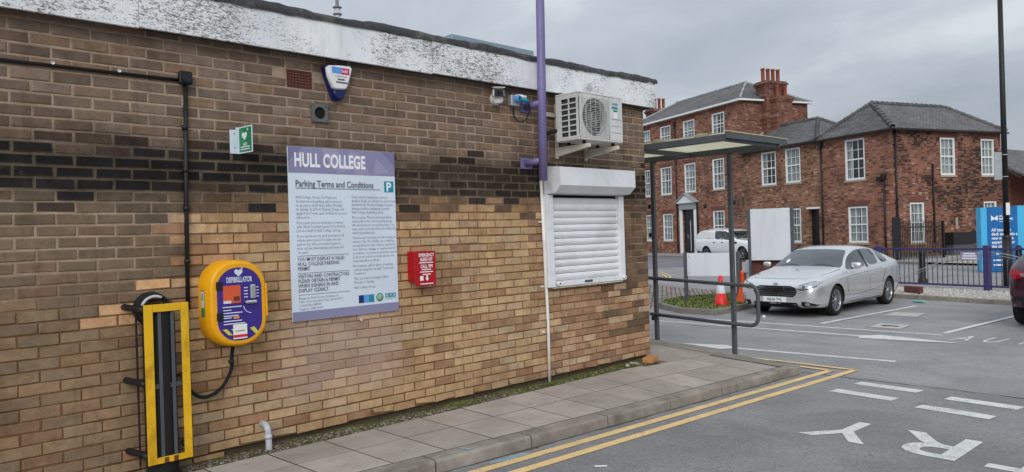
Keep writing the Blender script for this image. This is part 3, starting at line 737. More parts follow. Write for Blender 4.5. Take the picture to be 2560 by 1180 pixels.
# end wall and the same brickwork round the corner
for n in range(-2, 40):
    zt = ZA-.075*n; y = WY+(.0 if n % 2 else -.1125)
    while y < 11.9:
        ya = max(y, WY+.062); yb = y+.225
        if yb > ya+.03:
            g = .005; xx = XC+rnd.uniform(-.001, .003)
            q = [(ya+g, zt-.075+g), (yb-g, zt-.075+g), (yb-g, zt-g), (ya+g, zt-g)]
            v = [(xx, a, c) for a, c in q]+[(XC-.03, a, c) for a, c in q]
            rest.add(v, [(0, 1, 2, 3)]+[(i, i+4, (i+1) % 4+4, (i+1) % 4) for i in range(4)], False, jit(col((104, 86, 70))))
        y = yb
tag(rest.obj('brickwork', 'brick', building, False), kind='stuff')
# fascia boards, each its own length
FD = .11
FZ0, FZ1 = 3.335, 3.625
fx = [-3.6, -.9, 1.55, 3.98, 5.62, XC+.10]
for a, c in zip(fx, fx[1:]):
    w = rnd.uniform(-.003, .003)
    MB().bbox(a+.0015, c-.0015, WY-FD+w, WY-FD+.022+w, FZ0+(a+3)*.0035, FZ1+(a+3)*.004, .003).obj('fascia_board', 'fascia_paint', building)
MB().bbox(XC+.078, XC+.10, WY-FD+.023, 12, FZ0+.03, FZ1+.03, .003).obj('fascia_board', 'fascia_paint', building)
MB().box(-3.6, XC+.077, WY-FD+.023, WY+.3, FZ0+.032, FZ0+.05).obj('soffit', 'felt', building)
# felt edge with a wavy, lumpy rim
fe = MB(); prev = None; n = 150
prof = [(-.012, -.015), (-.016, .01), (-.012, .04), (.01, .055), (.06, .05), (.25, .03)]
vs = []
for i in range(n+1):
    X = -3.6+(XC+.13+3.6)*i/n; base = FZ1+(X+3)*.004
    for k, (o, dz) in enumerate(prof): vs.append((X, WY-FD+o+rnd.uniform(-.003, .003), base+dz+rnd.uniform(-.006, .006)+.006*math.sin(X*1.9)+(.008*math.sin(X*5.7) if k > 1 else 0)))
k = len(prof); fe.add(vs, [(i*k+j, i*k+j+1, (i+1)*k+j+1, (i+1)*k+j) for i in range(n) for j in range(k-1)], True)
fe.obj('roof_edge', 'felt', building)
MB().box(-3.6, XC+.12, WY+.05, 12.1, 3.63, 3.665).obj('roof', 'felt', building)
p1, p2, p3 = [onplane(a, c, Vector((0, 7.2, 0)), Vector((0, 1, 0))) for a, c in ((1190, 116), (1335, 127), (1335, 150))]
MB().bbox(p1.x-.4, p2.x, 7.2, 8.1, 3.6, p2.z, .01).obj('roof_housing', 'cladding', building)
# air brick
ab = MB(); a, c = W(716, 173), W(779, 222); a.x, c.x, a.z, c.z = 2.640, 2.848, 3.238, 3.106
nxh, nzh = 7, 5
xs = [a.x]+[a.x+.012+(c.x-a.x-.024)*(i+t)/nxh for i in range(nxh) for t in (.22, .9)]+[c.x]
zs = [c.z]+[c.z+.010+(a.z-c.z-.02)*(i+t)/nzh for i in range(nzh) for t in (.22, .9)]+[a.z]
for i in range(len(xs)-1):
    for j in range(len(zs)-1):
        if not (i % 2 == 1 and j % 2 == 1): ab.box(xs[i], xs[i+1], WY-.006, WY+.03, zs[j], zs[j+1])
ao = ab.obj('air_brick', 'terracotta_dark', building)
base_at(building, (2, WY+3, .36))

# ------------------------------------------------------------------ things on the wall
UPX = Vector((1, 0, 0))
def wb(x0, x1, z0, z1, d0, d1, b=.003):           # box on the wall: d0..d1 = distance off the brick face
    return MB().bbox(x0, x1, WY-d1, WY-d0, z0, z1, b)
def rrect(x0, x1, z0, z1, r, n=8):
    pts = []
    for cx, cz, a in ((x1-r, z1-r, 0), (x0+r, z1-r, 90), (x0+r, z0+r, 180), (x1-r, z0+r, 270)):
        for i in range(n+1):
            t = R(a+90*i/n); pts.append((cx+r*math.cos(t), cz+r*math.sin(t)))
    return pts
def slabform(poly, d0, d1, bev=.0, cxy=None):
    """plate of any outline on the wall with a chamfered front rim"""
    cx = sum(p[0] for p in poly)/len(poly); cz = sum(p[1] for p in poly)/len(poly); n = len(poly)
    def sh(p):
        v = Vector((p[0]-cx, p[1]-cz)); l = v.length; v = v*((l-bev)/l) if l > bev else v; return (cx+v.x, cz+v.y)
    a = [(x, WY-d0, z) for x, z in poly]; m = [(x, WY-d1+bev, z) for x, z in poly]; f = [(sh(p)[0], WY-d1, sh(p)[1]) for p in poly]
    b = MB(); b.add(a+m+f, [])
    fs = [(i, (i+1) % n, n+(i+1) % n, n+i) for i in range(n)]+[(n+i, n+(i+1) % n, 2*n+(i+1) % n, 2*n+i) for i in range(n)]
    for q in fs: b.f.append(q); b.sm.append(True); b.c.append(None)
    b.f.append(tuple(2*n+i for i in range(n))); b.sm.append(False); b.c.append(None)
    return b

# black conduit with junction box
t = thing('cable_conduit', 'black cable conduit running to a square junction box and down the wall', 'conduit')
MB().tube([(-3, WY-.012, 3.035), (1.86, WY-.012, 3.05)], .011, 10).obj('cable', 'black_plastic', t)
MB().tube([(1.868, WY-.016, 3.02), (1.85, WY-.016, 2.3), (1.838, WY-.016, 1.45)], .0145, 10).obj('conduit_pipe', 'black_plastic', t)
wb(1.82, 1.908, 3.022, 3.112, 0, .05, .008).obj('junction_box', 'black_plastic', t)
MB().cyl((1.864, WY-.05, 3.067), (1.864, WY-.062, 3.067), .034, 20).obj('box_lid', 'black_plastic', t)
for z in (2.72, 2.42, 2.15, 1.78): MB().cyl((1.858-(3-z)*.012, WY-.016, z-.014), (1.858-(3-z)*.012, WY-.016, z+.014), .021, 12).obj('saddle_clip', 'black_plastic', t)
for x in (1.06, 1.44): MB().lathe([(0, .0), (.012, -.004), (.012, -.012)], 10, Matrix.Translation((x, WY-.026, 3.062)) @ Matrix.Rotation(R(-90), 4, 'X')).obj('clip_screw', 'white_plastic', t)
base_at(t, (1.84, WY, 1.45))

# alarm bell box
a = thing('alarm_box', 'white and blue shield-shaped alarm box under the fascia', 'alarm box')
P = [(2.935, 3.285), (2.96, 3.306), (3.06, 3.318), (3.165, 3.322), (3.186, 3.30), (3.17, 3.24), (3.12, 3.10), (3.10, 3.045), (3.07, 3.03), (3.035, 3.028), (3.012, 3.045), (2.99, 3.11), (2.95, 3.21)]
slabform(P, 0, .05, .0).obj('back_housing', 'alarm_blue', a)
up = [(x, z) for x, z in P if z > 3.12]; up = up[:6]+[(3.128, 3.122), (2.994, 3.118)]+[up[-1]] if False else [(2.945, 3.28), (2.966, 3.298), (3.06, 3.310), (3.158, 3.314), (3.176, 3.297), (3.162, 3.24), (3.122, 3.128), (3.10, 3.116), (3.02, 3.112), (2.994, 3.124), (2.956, 3.21)]
slabform(up, .048, .085, .012).obj('cover', 'white_plastic', a)
slabform([(3.0, 3.105), (3.116, 3.11), (3.096, 3.05), (3.07, 3.036), (3.035, 3.034), (3.018, 3.05)], .048, .078, .012).obj('strobe_lens', 'alarm_blue', a)
wb(2.985, 3.07, 3.238, 3.29, .084, .0865, .001).obj('print_panel', 'alarm_print', a); wb(3.07, 3.145, 3.236, 3.288, .084, .0866, .001).obj('print_panel', 'alarm_pink', a)
text('build', .034, 'lettering', 'text_white', a, wall_T((3.074, WY-.088, 3.252)), .8, .01)
text('01482\n870000000', .024, 'lettering', 'text_grey', a, wall_T((3.06, WY-.0862, 3.19)), .8, .02, 'CENTER') if False else None
wb(3.01, 3.125, 3.215, 3.219, .084, .0865, .0005).obj('print_line', 'text_grey', a); wb(3.035, 3.10, 3.186, 3.2, .084, .0865, .0005).obj('print_line', 'text_grey', a); wb(3.02, 3.125, 3.162, 3.176, .084, .0865, .0005).obj('print_line', 'text_grey', a)
base_at(a, (3.06, WY, 3.03))

# extractor vent
v = thing('wall_vent', 'small square dark grey extractor vent above the parking sign', 'vent')
fr = MB(); c = (2.905, 2.917); n = 32; h = .072
ring = [(c[0]+.048*math.cos(2*math.pi*i/n), c[1]+.048*math.sin(2*math.pi*i/n)) for i in range(n)]
sq = []
for i in range(n):
    x_, z_ = math.cos(2*math.pi*i/n), math.sin(2*math.pi*i/n); k = h/max(abs(x_), abs(z_)); sq.append((c[0]+x_*k, c[1]+z_*k))
vs = [(x, WY-.022, z) for x, z in sq]+[(x, WY-.022, z) for x, z in ring]+[(x, WY, z) for x, z in sq]+[(x, WY-.002, z) for x, z in ring]
fs = []
for i in range(n):
    j = (i+1) % n; fs += [(i, j, n+j, n+i), (i, 2*n+i, 2*n+j, j), (n+i, n+j, 3*n+j, 3*n+i)]
fr.add(vs, fs).obj('vent_plate', 'vent_grey', v)
MB().lathe([(.0475, 0), (0, .001)], 24, Matrix.Translation((c[0], WY-.0075, c[1])) @ Matrix.Rotation(R(90), 4, 'X')).obj('duct_hole', 'dark_void', v)
for dx in (-1, 1):
    for dz in (-1, 1): MB().cyl((c[0]+dx*.058, WY-.02, c[1]+dz*.058), (c[0]+dx*.058, WY-.025, c[1]+dz*.058), .006, 8).obj('screw', 'steel_dark', v)
base_at(v, (c[0], WY, 2.845))

# projecting AED sign: flat leaf on the wall and leaf standing out
s_ = thing('aed_sign', 'small green and white projecting defibrillator sign folded from the wall', 'sign')
wb(2.176, 2.246, 2.556, 2.752, 0, .004, .001).obj('fixing_leaf', 'sign_white', s_)
q0 = W(598, 318); lx0 = 2.246
T = Matrix.Translation((lx0, WY, 0)) @ Matrix.Rotation(R(-84), 4, 'Z')
MB().bbox(0, .19, -.002, .002, 2.556, 2.752, .001, T).obj('projecting_leaf', 'sign_white', s_)
for y, sg in ((-.0035, 1),):
    MB().bbox(.01, .18, y-.0006, y+.0006, 2.566, 2.742, .0003, T).obj('green_face', 'green_sign', s_)
    TT = T @ Matrix(((1, 0, 0, 0), (0, 0, -1, y-.002), (0, 1, 0, 0), (0, 0, 0, 1)))
    hp = []
    for i in range(24):
        k = 2*math.pi*i/24; hp.append((.0021*16*math.sin(k)**3, .0021*(13*math.cos(k)-5*math.cos(2*k)-2*math.cos(3*k)-math.cos(4*k))))
    b = MB(); b.add([TT @ Vector((.088+x*1.1, 2.682+z, 0)) for x, z in hp], [tuple(range(24))]); b.obj('heart_symbol', 'text_white', s_)
    text('AED', .030, 'lettering', 'text_white', s_, TT @ Matrix.Translation((.095, 2.610, 0)), 1, .02, 'CENTER')
    MB().bbox(.122, .142, y-.002, y-.0008, 2.722, 2.728, .0003, T).obj('cross_symbol', 'text_white', s_); MB().bbox(.129, .135, y-.0021, y-.0008, 2.715, 2.735, .0003, T).obj('cross_symbol', 'text_white', s_)
    for z in (2.597, 2.580): MB().bbox(.03, .16, y-.002, y-.0008, z, z+.007, .0003, T).obj('print_line', 'text_white', s_)
for z in (2.60, 2.705): MB().cyl((2.21, WY-.004, z), (2.21, WY-.007, z), .005, 8).obj('screw', 'steel_grey', s_)
base_at(s_, (2.21, WY, 2.556))

# parking terms sign
p = thing('parking_sign', 'large white parking terms sign with lilac header on the brick wall', 'sign')
sx0, sx1, sz0, sz1 = 2.617, 3.602, 1.271, 2.637
wb(sx0, sx1, sz0, sz1, .004, .018, .002).obj('panel', 'sign_white', p)
wb(sx0+.001, sx1-.001, sz1-.205, sz1-.001, .0185, .0195, .0004).obj('header', 'sign_lilac', p)
wb(sx0+.001, sx1-.001, sz0+.001, sz0+.075, .0185, .0195, .0004).obj('footer', 'sign_lilac', p)
def facet(pts, m):
    b = MB(); b.add([(sx0+x, WY-.0202, sz1-z) for x, z in pts], [tuple(range(len(pts)))]); b.obj('header_facet', m, p)
facet([(.28, .002), (.42, .002), (.56, .16), (.44, .203), (.34, .1)], 'sign_lilac_light'); facet([(.55, .002), (.63, .03), (.74, .203), (.60, .203), (.52, .08)], 'sign_lilac_light'); facet([(.80, .06), (.93, .18), (.76, .203)], 'sign_lilac_light'); facet([(.86, .002), (.984, .002), (.984, .13)], 'sign_lilac_dark'); facet([(.002, .002), (.12, .002), (.002, .12)], 'sign_lilac_dark')
ST = lambda x, z: wall_T((sx0+x, WY-.0212, sz1-z))
text('HULL COLLEGE', .148, 'heading', 'text_white', p, ST(.05, .152), .605, .034, spacing=1.04, res=4)
text('Parking Terms and Conditions', .072, 'heading', 'text_grey', p, ST(.055, .312), .80, .016, res=3)
wb(sx0+.055, sx0+.83, sz1-.327, sz1-.322, .0195, .0205, .0003).obj('rule', 'text_grey', p)
wb(sx0+.872, sx0+.965, sz1-.343, sz1-.25, .0195, .0205, .0003).obj('parking_symbol', 'teal', p)
text('P', .105, 'heading', 'text_white', p, ST(.89, .334), .95, .03, res=4)
L1 = ['Hull College Group Car Parks are', 'monitored and parking enforcement is', 'in operation at all times 24hrs Monday', 'to Sunday. A £70.00 Parking Charge will', 'apply if the Terms and Conditions are not', 'adhered to.', '', 'If you park you are entering a contract', 'with Shield Security Services (Yorkshire)', 'Ltd on behalf of Hull College Group.', '', 'If you decide not to park you have a 15', 'minute grace period to leave the car', 'park in this time you must return to', 'your vehicle immediately and leave the', 'car park.']
L2 = ['Only vehicles displaying a current', 'disabled badge are allowed to park in the', 'disabled bays. Disabled Badges must be', 'displayed unless displaying a special', 'Hull College disability permit.', '', 'Motorcycles, Mopeds and push bikes', 'must park in the correct parking bays', 'allocated and not car parking bays. You', 'must park correctly within the authorised', 'marked parking bays.', '', 'Vehicles and contents are left entirely at', "owner's risk. No liability can or will be", 'accepted by the land owners, agents for', 'loss, distress, damage or injury incurred', 'to vehicles or person howsoever caused.', 'Lock your vehicle securely and do not', 'leave valuables on show.', '', 'Photographs will be taken of vehicles', 'contravening the car park Terms and', 'Conditions.', '', 'This Car Park is managed 24hrs,', 'Monday to Sunday.', '', 'Hull College Group']
def column(lines, x, z, size, step, gap, bold=.01, xs=.82, m='text_grey'):
    cur = []; z0 = z
    for ln in lines+['']:
        if ln: 
            if not cur: zs_ = z
            cur.append(ln); z += step
        else:
            if cur:
                text('\n'.join(cur), size, 'paragraph', m, p, ST(x, zs_), xs, bold, line=step/size, res=1)
            cur = []; z += gap
    return z
column(L1, .055, .405, .0325, .0318, .010, -.004, .80, 'text_soft'); column(L2, .548, .398, .0325, .0318, .010, -.004, .80, 'text_soft')
column(['YOU MUST DISPLAY A VALID', 'HULL COLLEGE PARKING', 'PERMIT.'], .055, .897, .042, .037, 0, .010, .76)
column(['VISITORS AND CONTRACTORS', 'PLEASE OBTAIN A PERMIT', 'WHEN SIGNING IN AND', 'DISPLAY CLEARLY.'], .055, 1.030, .042, .037, 0, .010, .76)
column(['Managed by Shield Security (Yorkshire) Ltd', '7 Earn Court, Henry Boot Way, Hull HU4 7DY', 'Company Reg: 4444406', '', 'Telephone: 01482 303603'], .055, 1.196, .027, .0275, .002, -.004, .74, 'text_soft')
for z in (.855, .990, 1.160): wb(sx0+.055, sx0+.51, sz1-z-.003, sz1-z, .0195, .0205, .0003).obj('rule', 'text_grey', p)
for i, m in enumerate(('brand_blue', 'alarm_print', 'teal')): wb(sx0+.59+.05*i, sx0+.64+.05*i-.001, sz1-1.27, sz1-1.205, .0195, .0205, .0003).obj('shield_logo', m, p)
MB().lathe([(.036, 0), (.034, .0012), (0, .0012)], 24, Matrix.Translation((sx0+.795, WY-.0195, sz1-1.235)) @ Matrix.Rotation(R(90), 4, 'X')).obj('seal_logo', 'teal', p)
MB().lathe([(.026, 0), (.025, .001), (0, .001)], 24, Matrix.Translation((sx0+.795, WY-.0212, sz1-1.235)) @ Matrix.Rotation(R(90), 4, 'X')).obj('seal_logo', 'seal_green', p)
for i, ch in enumerate('BPA'):
    wb(sx0+.85+.036*i, sx0+.883+.036*i, sz1-1.243, sz1-1.208, .0195, .0205, .0003).obj('letter_tile', 'teal', p); text(ch, .03, 'lettering', 'text_white', p, ST(.867+.036*i, 1.236), .9, .02, 'CENTER')
wb(sx0+.85, sx0+.965, sz1-1.256, sz1-1.253, .0195, .0205, .0003).obj('rule', 'teal', p)
base_at(p, (3.1, WY, sz0))

# defibrillator cabinet
d = thing('defibrillator_cabinet', 'yellow oval defibrillator cabinet with purple door hung on the brick wall', 'cabinet')
bx0, bx1, bz0, bz1 = 1.915, 2.325, 1.165, 1.775
slabform(rrect(bx0, bx1, bz0, bz1, .18, 10), .0, .185, .02).obj('shell', 'yellow_plastic', d)
slabform(rrect(bx0+.002, bx1-.002, bz0+.004, bz1-.004, .18, 10), .188, .218, .02).obj('door', 'yellow_plastic', d)
face = rrect(bx0+.048, bx1-.042, bz0+.045, bz1-.05, .145, 10)
b = MB(); b.add([(x, WY-.2195, z) for x, z in face], [tuple(range(len(face)))]); b.obj('door_panel', 'defib_blue', d)
DT = lambda x, z, o=.2225: wall_T((x, WY-o, z))
text('DEFIBRILLATOR', .052, 'lettering', 'sign_white', d, DT(2.03, 1.622), .50, .03, res=3)
hp = [(.0019*16*math.sin(2*math.pi*i/24)**3, .0019*(13*math.cos(k)-5*math.cos(2*k)-2*math.cos(3*k)-math.cos(4*k))) for i, k in ((i, 2*math.pi*i/24) for i in range(24))]
b = MB(); b.add([(2.118+x, WY-.2215, 1.690+z) for x, z in hp], [tuple(range(24))]); b.obj('heart_symbol', 'sign_white', d)
wb(2.136, 2.15, 1.716, 1.721, .2205, .2222, .0004).obj('cross_symbol', 'sign_white', d); wb(2.1405, 2.1455, 1.711, 1.726, .2205, .2224, .0004).obj('cross_symbol', 'sign_white', d)
wb(2.005, 2.13, 1.475, 1.60, .2195, .2235, .002).obj('window', 'orange_window', d); wb(2.006, 2.06, 1.476, 1.495, .2232, .2242, .0004).obj('window_label', 'sign_white', d); wb(2.078, 2.122, 1.49, 1.522, .2232, .2242, .0004).obj('window_label', 'rust', d)
wb(2.195, 2.232, 1.50, 1.60, .2195, .245, .006).obj('keypad', 'steel_bright', d)
for zz in (1.575, 1.553, 1.531, 1.509):
    wb(2.155, 2.182, zz, zz+.007, .2195, .2215, .0005).obj('key_print', 'sign_white', d); wb(2.238, 2.262, zz, zz+.007, .2195, .2215, .0005).obj('key_print', 'sign_white', d)
wb(2.155, 2.238, 1.466, 1.488, .2195, .256, .008).obj('latch_handle', 'steel_bright', d)
arc = [(2.15+.065*(1-math.cos(k)), WY-.2225, 1.448-.052*math.sin(k)) for k in [R(8*i) for i in range(11)]]
MB().tube(arc, .003, 6).obj('turn_arrow', 'sign_white', d)
for i, (zz, w_) in enumerate(((1.447, .135), (1.425, .06), (1.405, .14), (1.385, .11), (1.371, .06), (1.348, .135), (1.328, .155))):
    wb(2.0+(i > 0)*.004, 2.0+w_, zz, zz+.007, .2195, .2212, .0004).obj('instruction_line', 'sign_white', d)
wb(2.075, 2.115, 1.366, 1.381, .2195, .2216, .0004).obj('phone_number', 'print_orange', d)
for i, (xx, w2) in enumerate(((1.995, .05), (2.055, .05), (2.19, .05))):
    b = MB(); b.add([(xx, WY-.2212, 1.298-.004*i), (xx+w2*.6, WY-.2212, 1.298), (xx+w2+.02, WY-.2212, 1.247 if i != 0 else 1.252), (xx+w2*.4+.02, WY-.2212, 1.245 if i != 0 else 1.255)], [(0, 1, 2, 3)]); b.obj('hazard_stripe', 'hazard_yellow', d)
wb(2.068, 2.168, 1.222, 1.325, .2225, .2245, .0006).obj('sticker', 'paper_white', d); wb(2.068, 2.168, 1.232, 1.252, .2245, .2255, .0003).obj('sticker_band', 'red_print', d); wb(2.085, 2.15, 1.275, 1.281, .2245, .2255, .0003).obj('sticker_print', 'text_grey', d)
for zz in (1.602, 1.388): wb(1.958, 2.002, zz-.03, zz+.03, .19, .2285, .005).obj('hinge', 'black_plastic', d)
wb(bx1-.012, bx1+.008, 1.36, 1.60, .12, .214, .006).obj('side_catch', 'yellow_plastic', d)
MB().bbox(bx0-.0022, bx0-.0008, WY-.118, WY-.058, 1.385, 1.575, .0004).obj('side_sign', 'green_sign', d)
MB().bbox(bx0-.0034, bx0-.002, WY-.112, WY-.066, 1.45, 1.566, .0004).obj('side_sign_picture', 'sign_white', d)
MB().bbox(bx0-.0042, bx0-.0032, WY-.098, WY-.080, 1.50, 1.55, .0003).obj('side_sign_picture', 'green_sign', d)
base_at(d, (2.12, WY, bz0))
cb = MB(); pts = []
cps = [(2.118, .09, 1.17), (2.118, .06, 1.08), (2.115, .045, .98), (2.06, .04, .88), (1.985, .035, .825), (1.90, .035, .82), (1.83, .03, .88), (1.80, .03, .96)]
def spline(ps, n=6):
    out = []; ps = [Vector(q) for q in ps]
    for i in range(len(ps)-1):
        p0, p1, p2, p3 = ps[max(i-1, 0)], ps[i], ps[i+1], ps[min(i+2, len(ps)-1)]
        for k in range(n):
            u = k/n; out.append(.5*((2*p1)+(p2-p0)*u+(2*p0-5*p1+4*p2-p3)*u*u+(3*p1-p0-3*p2+p3)*u**3))
    return out+[ps[-1]]
cb.tube(spline([(x, WY-o, z) for x, o, z in cps]), .0125, 10)
t = thing('power_cable', 'thick black cable looping from under the yellow cabinet', 'cable'); cb.obj('cable_run', 'black_rubber', t)
MB().cyl((2.117, WY-.05, 1.03), (2.117, WY-.05, 1.055), .02, 12).obj('gland', 'black_plastic', t); base_at(t, (1.9, WY, .82))

# yellow steel guard frame with black ribbed hose bundle behind it
g = thing('guard_frame', 'yellow steel guard frame standing off the wall with rusty lower edge', 'guard')
GD = .22; gx0, gx1, gz0, gz1 = 1.487, 1.768, .468, 1.512
gm = MB()
for a_, b_ in (((gx0, gz0), (gx0+.055, gz1)), ((gx1-.05, gz0), (gx1, gz1)), ((gx0+.056, gz1-.05), (gx1-.051, gz1)), ((gx0+.056, gz0), (gx1-.051, gz0+.04))):
    MB().bbox(a_[0], b_[0], WY-GD-.006, WY-GD+.006, a_[1], b_[1], .002).obj('frame_bar', 'yellow_guard', g)
for x in (1.575, 1.655): MB().bbox(x, x+.022, WY-GD+.008, WY-GD+.014, gz0+.01, gz1-.02, .001).obj('mesh_bar', 'steel_dark', g)
MB().bbox(gx0+.03, gx1-.03, WY-GD+.015, WY-GD+.021, .955, .985, .001).obj('mesh_bar', 'steel_dark', g)
for z in (1.485, 1.0, .53):
    MB().tube([(gx0-.055, WY, z+.01), (gx0-.05, WY-.05, z+.01), (gx0+.0, WY-.12, z-.005), (gx0+.01, WY-GD+.01, z-.01)], .022, 8).obj('wall_arm', 'black_plastic', g)
    MB().tube([(gx1+.01, WY, z), (gx1-.015, WY-.1, z), (gx1-.02, WY-GD+.01, z)], .012, 8).obj('wall_arm', 'steel_dark', g)
for x in (gx0-.012,): MB().bar((x, WY-.1, .45), (x, WY-.1, 1.46), .012).obj('side_bar', 'drainpipe', g)
for x in (gx0+.10, gx0+.16): MB().bbox(x, x+.028, WY-GD-.0075, WY-GD-.0062, gz0+.001, gz0+.036, .0004).obj('rust_patch', 'rust', g)
base_at(g, (1.63, WY, gz0))
hz = thing('hose_bundle', 'black ribbed hose bundle behind the yellow guard frame', 'hose')
n = 60; prof = []
for i in range(n*2+1):
    prof.append((.098+.005*(i % 2), .34+i*(1.10/(n*2))))
MB().lathe(prof, 20, Matrix.Translation((1.610, WY-.112, 0))).obj('hose_body', 'black_rubber', hz)
for r_, y_ in ((.10, .04), (.094, .065), (.09, .09), (.092, .115)):
    MB().tube([(1.585+r_*math.cos(2*math.pi*i/24), WY-y_, 1.475+r_*math.sin(2*math.pi*i/24)) for i in range(24)], .014, 8, closed=True).obj('hose_coil', 'black_rubber', hz)
MB().tube([(1.60+.075*math.cos(R(i)), WY-.1, 1.48+.078*math.sin(R(i))) for i in range(20, 130, 10)], .012, 8).obj('hose_end', 'yellow_cable', hz)
MB().tube([(1.585+.085*math.cos(R(i)), WY-.135, 1.475+.085*math.sin(R(i))) for i in range(60, 170, 10)], .010, 8).obj('hose_end', 'grey_pipe', hz)
base_at(hz, (1.62, WY-.1, .34))

# red bleed-control kit box
r = thing('bleed_kit_box', 'red wall box with white lettering beside the parking sign', 'box')
x0, x1, z0, z1 = 3.716, 3.938, 1.474, 1.776
MB().bbox(x0, x1, WY-.11, WY, z0+.035, z1, .004).obj('housing', 'red_box', r); MB().bbox(x0-.002, x1+.002, WY-.116, WY-.1105, z0, z1+.001, .002).obj('cover', 'red_box', r)
RT = lambda z: wall_T(((x0+x1)/2+.012, WY-.1182, z))
for s2, sz, z in (('EMERGENCY', .040, z1-.048), ('BLEED KIT', .040, z1-.086), ('CALL 999', .044, z1-.148)):
    text(s2, sz, 'lettering', 'text_white', r, RT(z), .72, .025, 'CENTER')
for z, w2 in ((z1-.105, .15), (z1-.166, .10), (z1-.186, .14), (z1-.208, .09), (z0+.012, .14)): wb((x0+x1)/2-w2/2+.01, (x0+x1)/2+w2/2+.01, z, z+.008, .116, .1176, .0003).obj('print_line', 'text_white', r)
b = MB(); cx = (x0+x1)/2+.014
b.add([(cx+x, WY-.1178, z0+.04+z) for x, z in ((-.009, .05), (.009, .05), (.009, .024), (.02, .024), (0, 0), (-.02, .024), (-.009, .024))], [tuple(range(7))]); b.obj('arrow_symbol', 'text_white', r)
for x, w2 in ((cx-.075, .035),): wb(x, x+w2, z0+.045, z0+.085, .116, .1176, .0003).obj('picture_print', 'text_white', r)
base_at(r, (3.82, WY, z0))

# purple mast with two wall brackets
pm = thing('purple_mast', 'tall purple steel mast clamped to the wall above the shutter', 'mast')
MX, MY, MR = 5.258, WY-.2, .044
MB().tube([(MX-.004, MY, 2.43), (MX+.012, MY, 3.35), (MX+.014, MY, 3.36), (MX+.07, MY, 6.6)], MR, 20).obj('pole', 'purple_paint', pm)
MB().cyl((MX+.012, MY, 3.34), (MX+.0125, MY, 3.346), MR+.0015, 20).obj('pole_joint', 'purple_paint', pm)
for z, xx in ((3.19, 5.155), (2.615, 5.135)):
    MB().bbox(xx, xx+.16, WY-.012, WY, z-.055, z+.055, .002).obj('wall_plate', 'purple_paint', pm)
    MB().tube([(xx+.07, WY-.01, z), (MX, MY, z+.02)], .034, 16).obj('bracket_arm', 'purple_paint', pm)
    for dz in (-.035, .035): MB().cyl((xx+.022, WY-.012, z+dz), (xx+.022, WY-.02, z+dz), .008, 6).obj('bolt', 'steel_grey', pm)
base_at(pm, (MX, MY, 2.43))
wp = thing('white_conduit', 'thin white plastic pipe running down from the purple mast to the gravel', 'pipe')
MB().tube([(5.405, WY-.02, 2.50), (5.43, WY-.02, 1.6), (5.448, WY-.02, .95), (5.44, WY-.022, .34)], .0165, 12).obj('pipe_run', 'white_pipe', wp)
for z in (2.02, 1.35, .88): MB().bbox(5.37, 5.40, WY-.02, WY, z-.008, z+.008, .001).obj('pipe_clip', 'white_pipe', wp)
base_at(wp, (5.44, WY, .34))
wd2 = thing('waste_pipe', 'short grey plastic waste pipe elbow at the foot of the wall', 'pipe')
MB().tube(spline([(2.352, WY-.0, .535), (2.352, WY-.05, .54), (2.356, WY-.085, .515), (2.36, WY-.09, .47), (2.364, WY-.09, .30)]), .0235, 14).obj('pipe_elbow', 'grey_pipe', wd2)
MB().cyl((2.36, WY-.09, .465), (2.361, WY-.09, .44), .028, 14).obj('pipe_collar', 'grey_pipe', wd2); base_at(wd2, (2.36, WY-.09, .3))

# turret security camera and cable box
c = thing('security_camera', 'white turret security camera with dark face under the fascia', 'camera')
cx, cz = 4.80, 3.262
MB().lathe([(.062, 0), (.062, .03), (.055, .05), (.03, .056)], 24, Matrix.Translation((cx+.01, WY, cz-.03)) @ Matrix.Rotation(R(90), 4, 'X')).obj('mount', 'white_plastic', c)
T = Matrix.Translation((cx-.02, WY-.085, cz+.01)) @ Matrix.Rotation(R(-32), 4, 'Z') @ Matrix.Rotation(R(8), 4, 'X')
MB().bbox(-.055, .055, -.06, .05, -.045, .05, .02, T).obj('camera_body', 'white_plastic', c)
MB().bbox(-.046, .046, -.068, -.058, -.036, .036, .008, T).obj('lens_face', 'black_plastic', c)
MB().lathe([(.02, 0), (.014, -.004), (0, -.003)], 16, T @ Matrix.Translation((0, -.066, 0)) @ Matrix.Rotation(R(-90), 4, 'X')).obj('lens', 'dark_void', c)
MB().bbox(-.06, .06, -.075, .05, .048, .056, .003, T).obj('sun_hood', 'white_plastic', c)
MB().lathe([(.04, -.03), (.055, 0), (.05, .03), (.03, .045)], 20, Matrix.Translation((cx, WY-.06, cz-.055))).obj('turret', 'white_plastic', c)
base_at(c, (cx, WY, cz-.08))
j = thing('cable_box', 'pale cable connection box with plugs beside the purple mast', 'box')
MB().bbox(4.985, 5.105, WY-.06, WY, 3.178, 3.288, .006).obj('box_body', 'galv', j)
MB().tube([(5.06, WY-.06, 3.24), (5.10, WY-.10, 3.245), (5.15, WY-.13, 3.22)], .022, 12).obj('plug', 'teal', j); MB().tube([(5.03, WY-.06, 3.27), (5.07, WY-.09, 3.275), (5.13, WY-.12, 3.262)], .017, 12).obj('plug', 'white_plastic', j)
MB().lathe([(.035, 0), (.035, .05), (.025, .06)], 16, Matrix.Translation((5.045, WY-.06, 3.245)) @ Matrix.Rotation(R(90), 4, 'X')).obj('plug_collar', 'alarm_print', j)
MB().tube(spline([(4.86, WY-.03, 3.30), (4.95, WY-.03, 3.33), (5.02, WY-.03, 3.29)]), .006, 6).obj('cable', 'drainpipe', j)
MB().tube(spline([(5.15, WY-.13, 3.215), (5.19, WY-.1, 3.14), (5.17, WY-.06, 3.05), (5.10, WY-.04, 3.03), (5.04, WY-.03, 3.08), (5.04, WY-.02, 3.17)]), .006, 6).obj('cable', 'black_rubber', j)
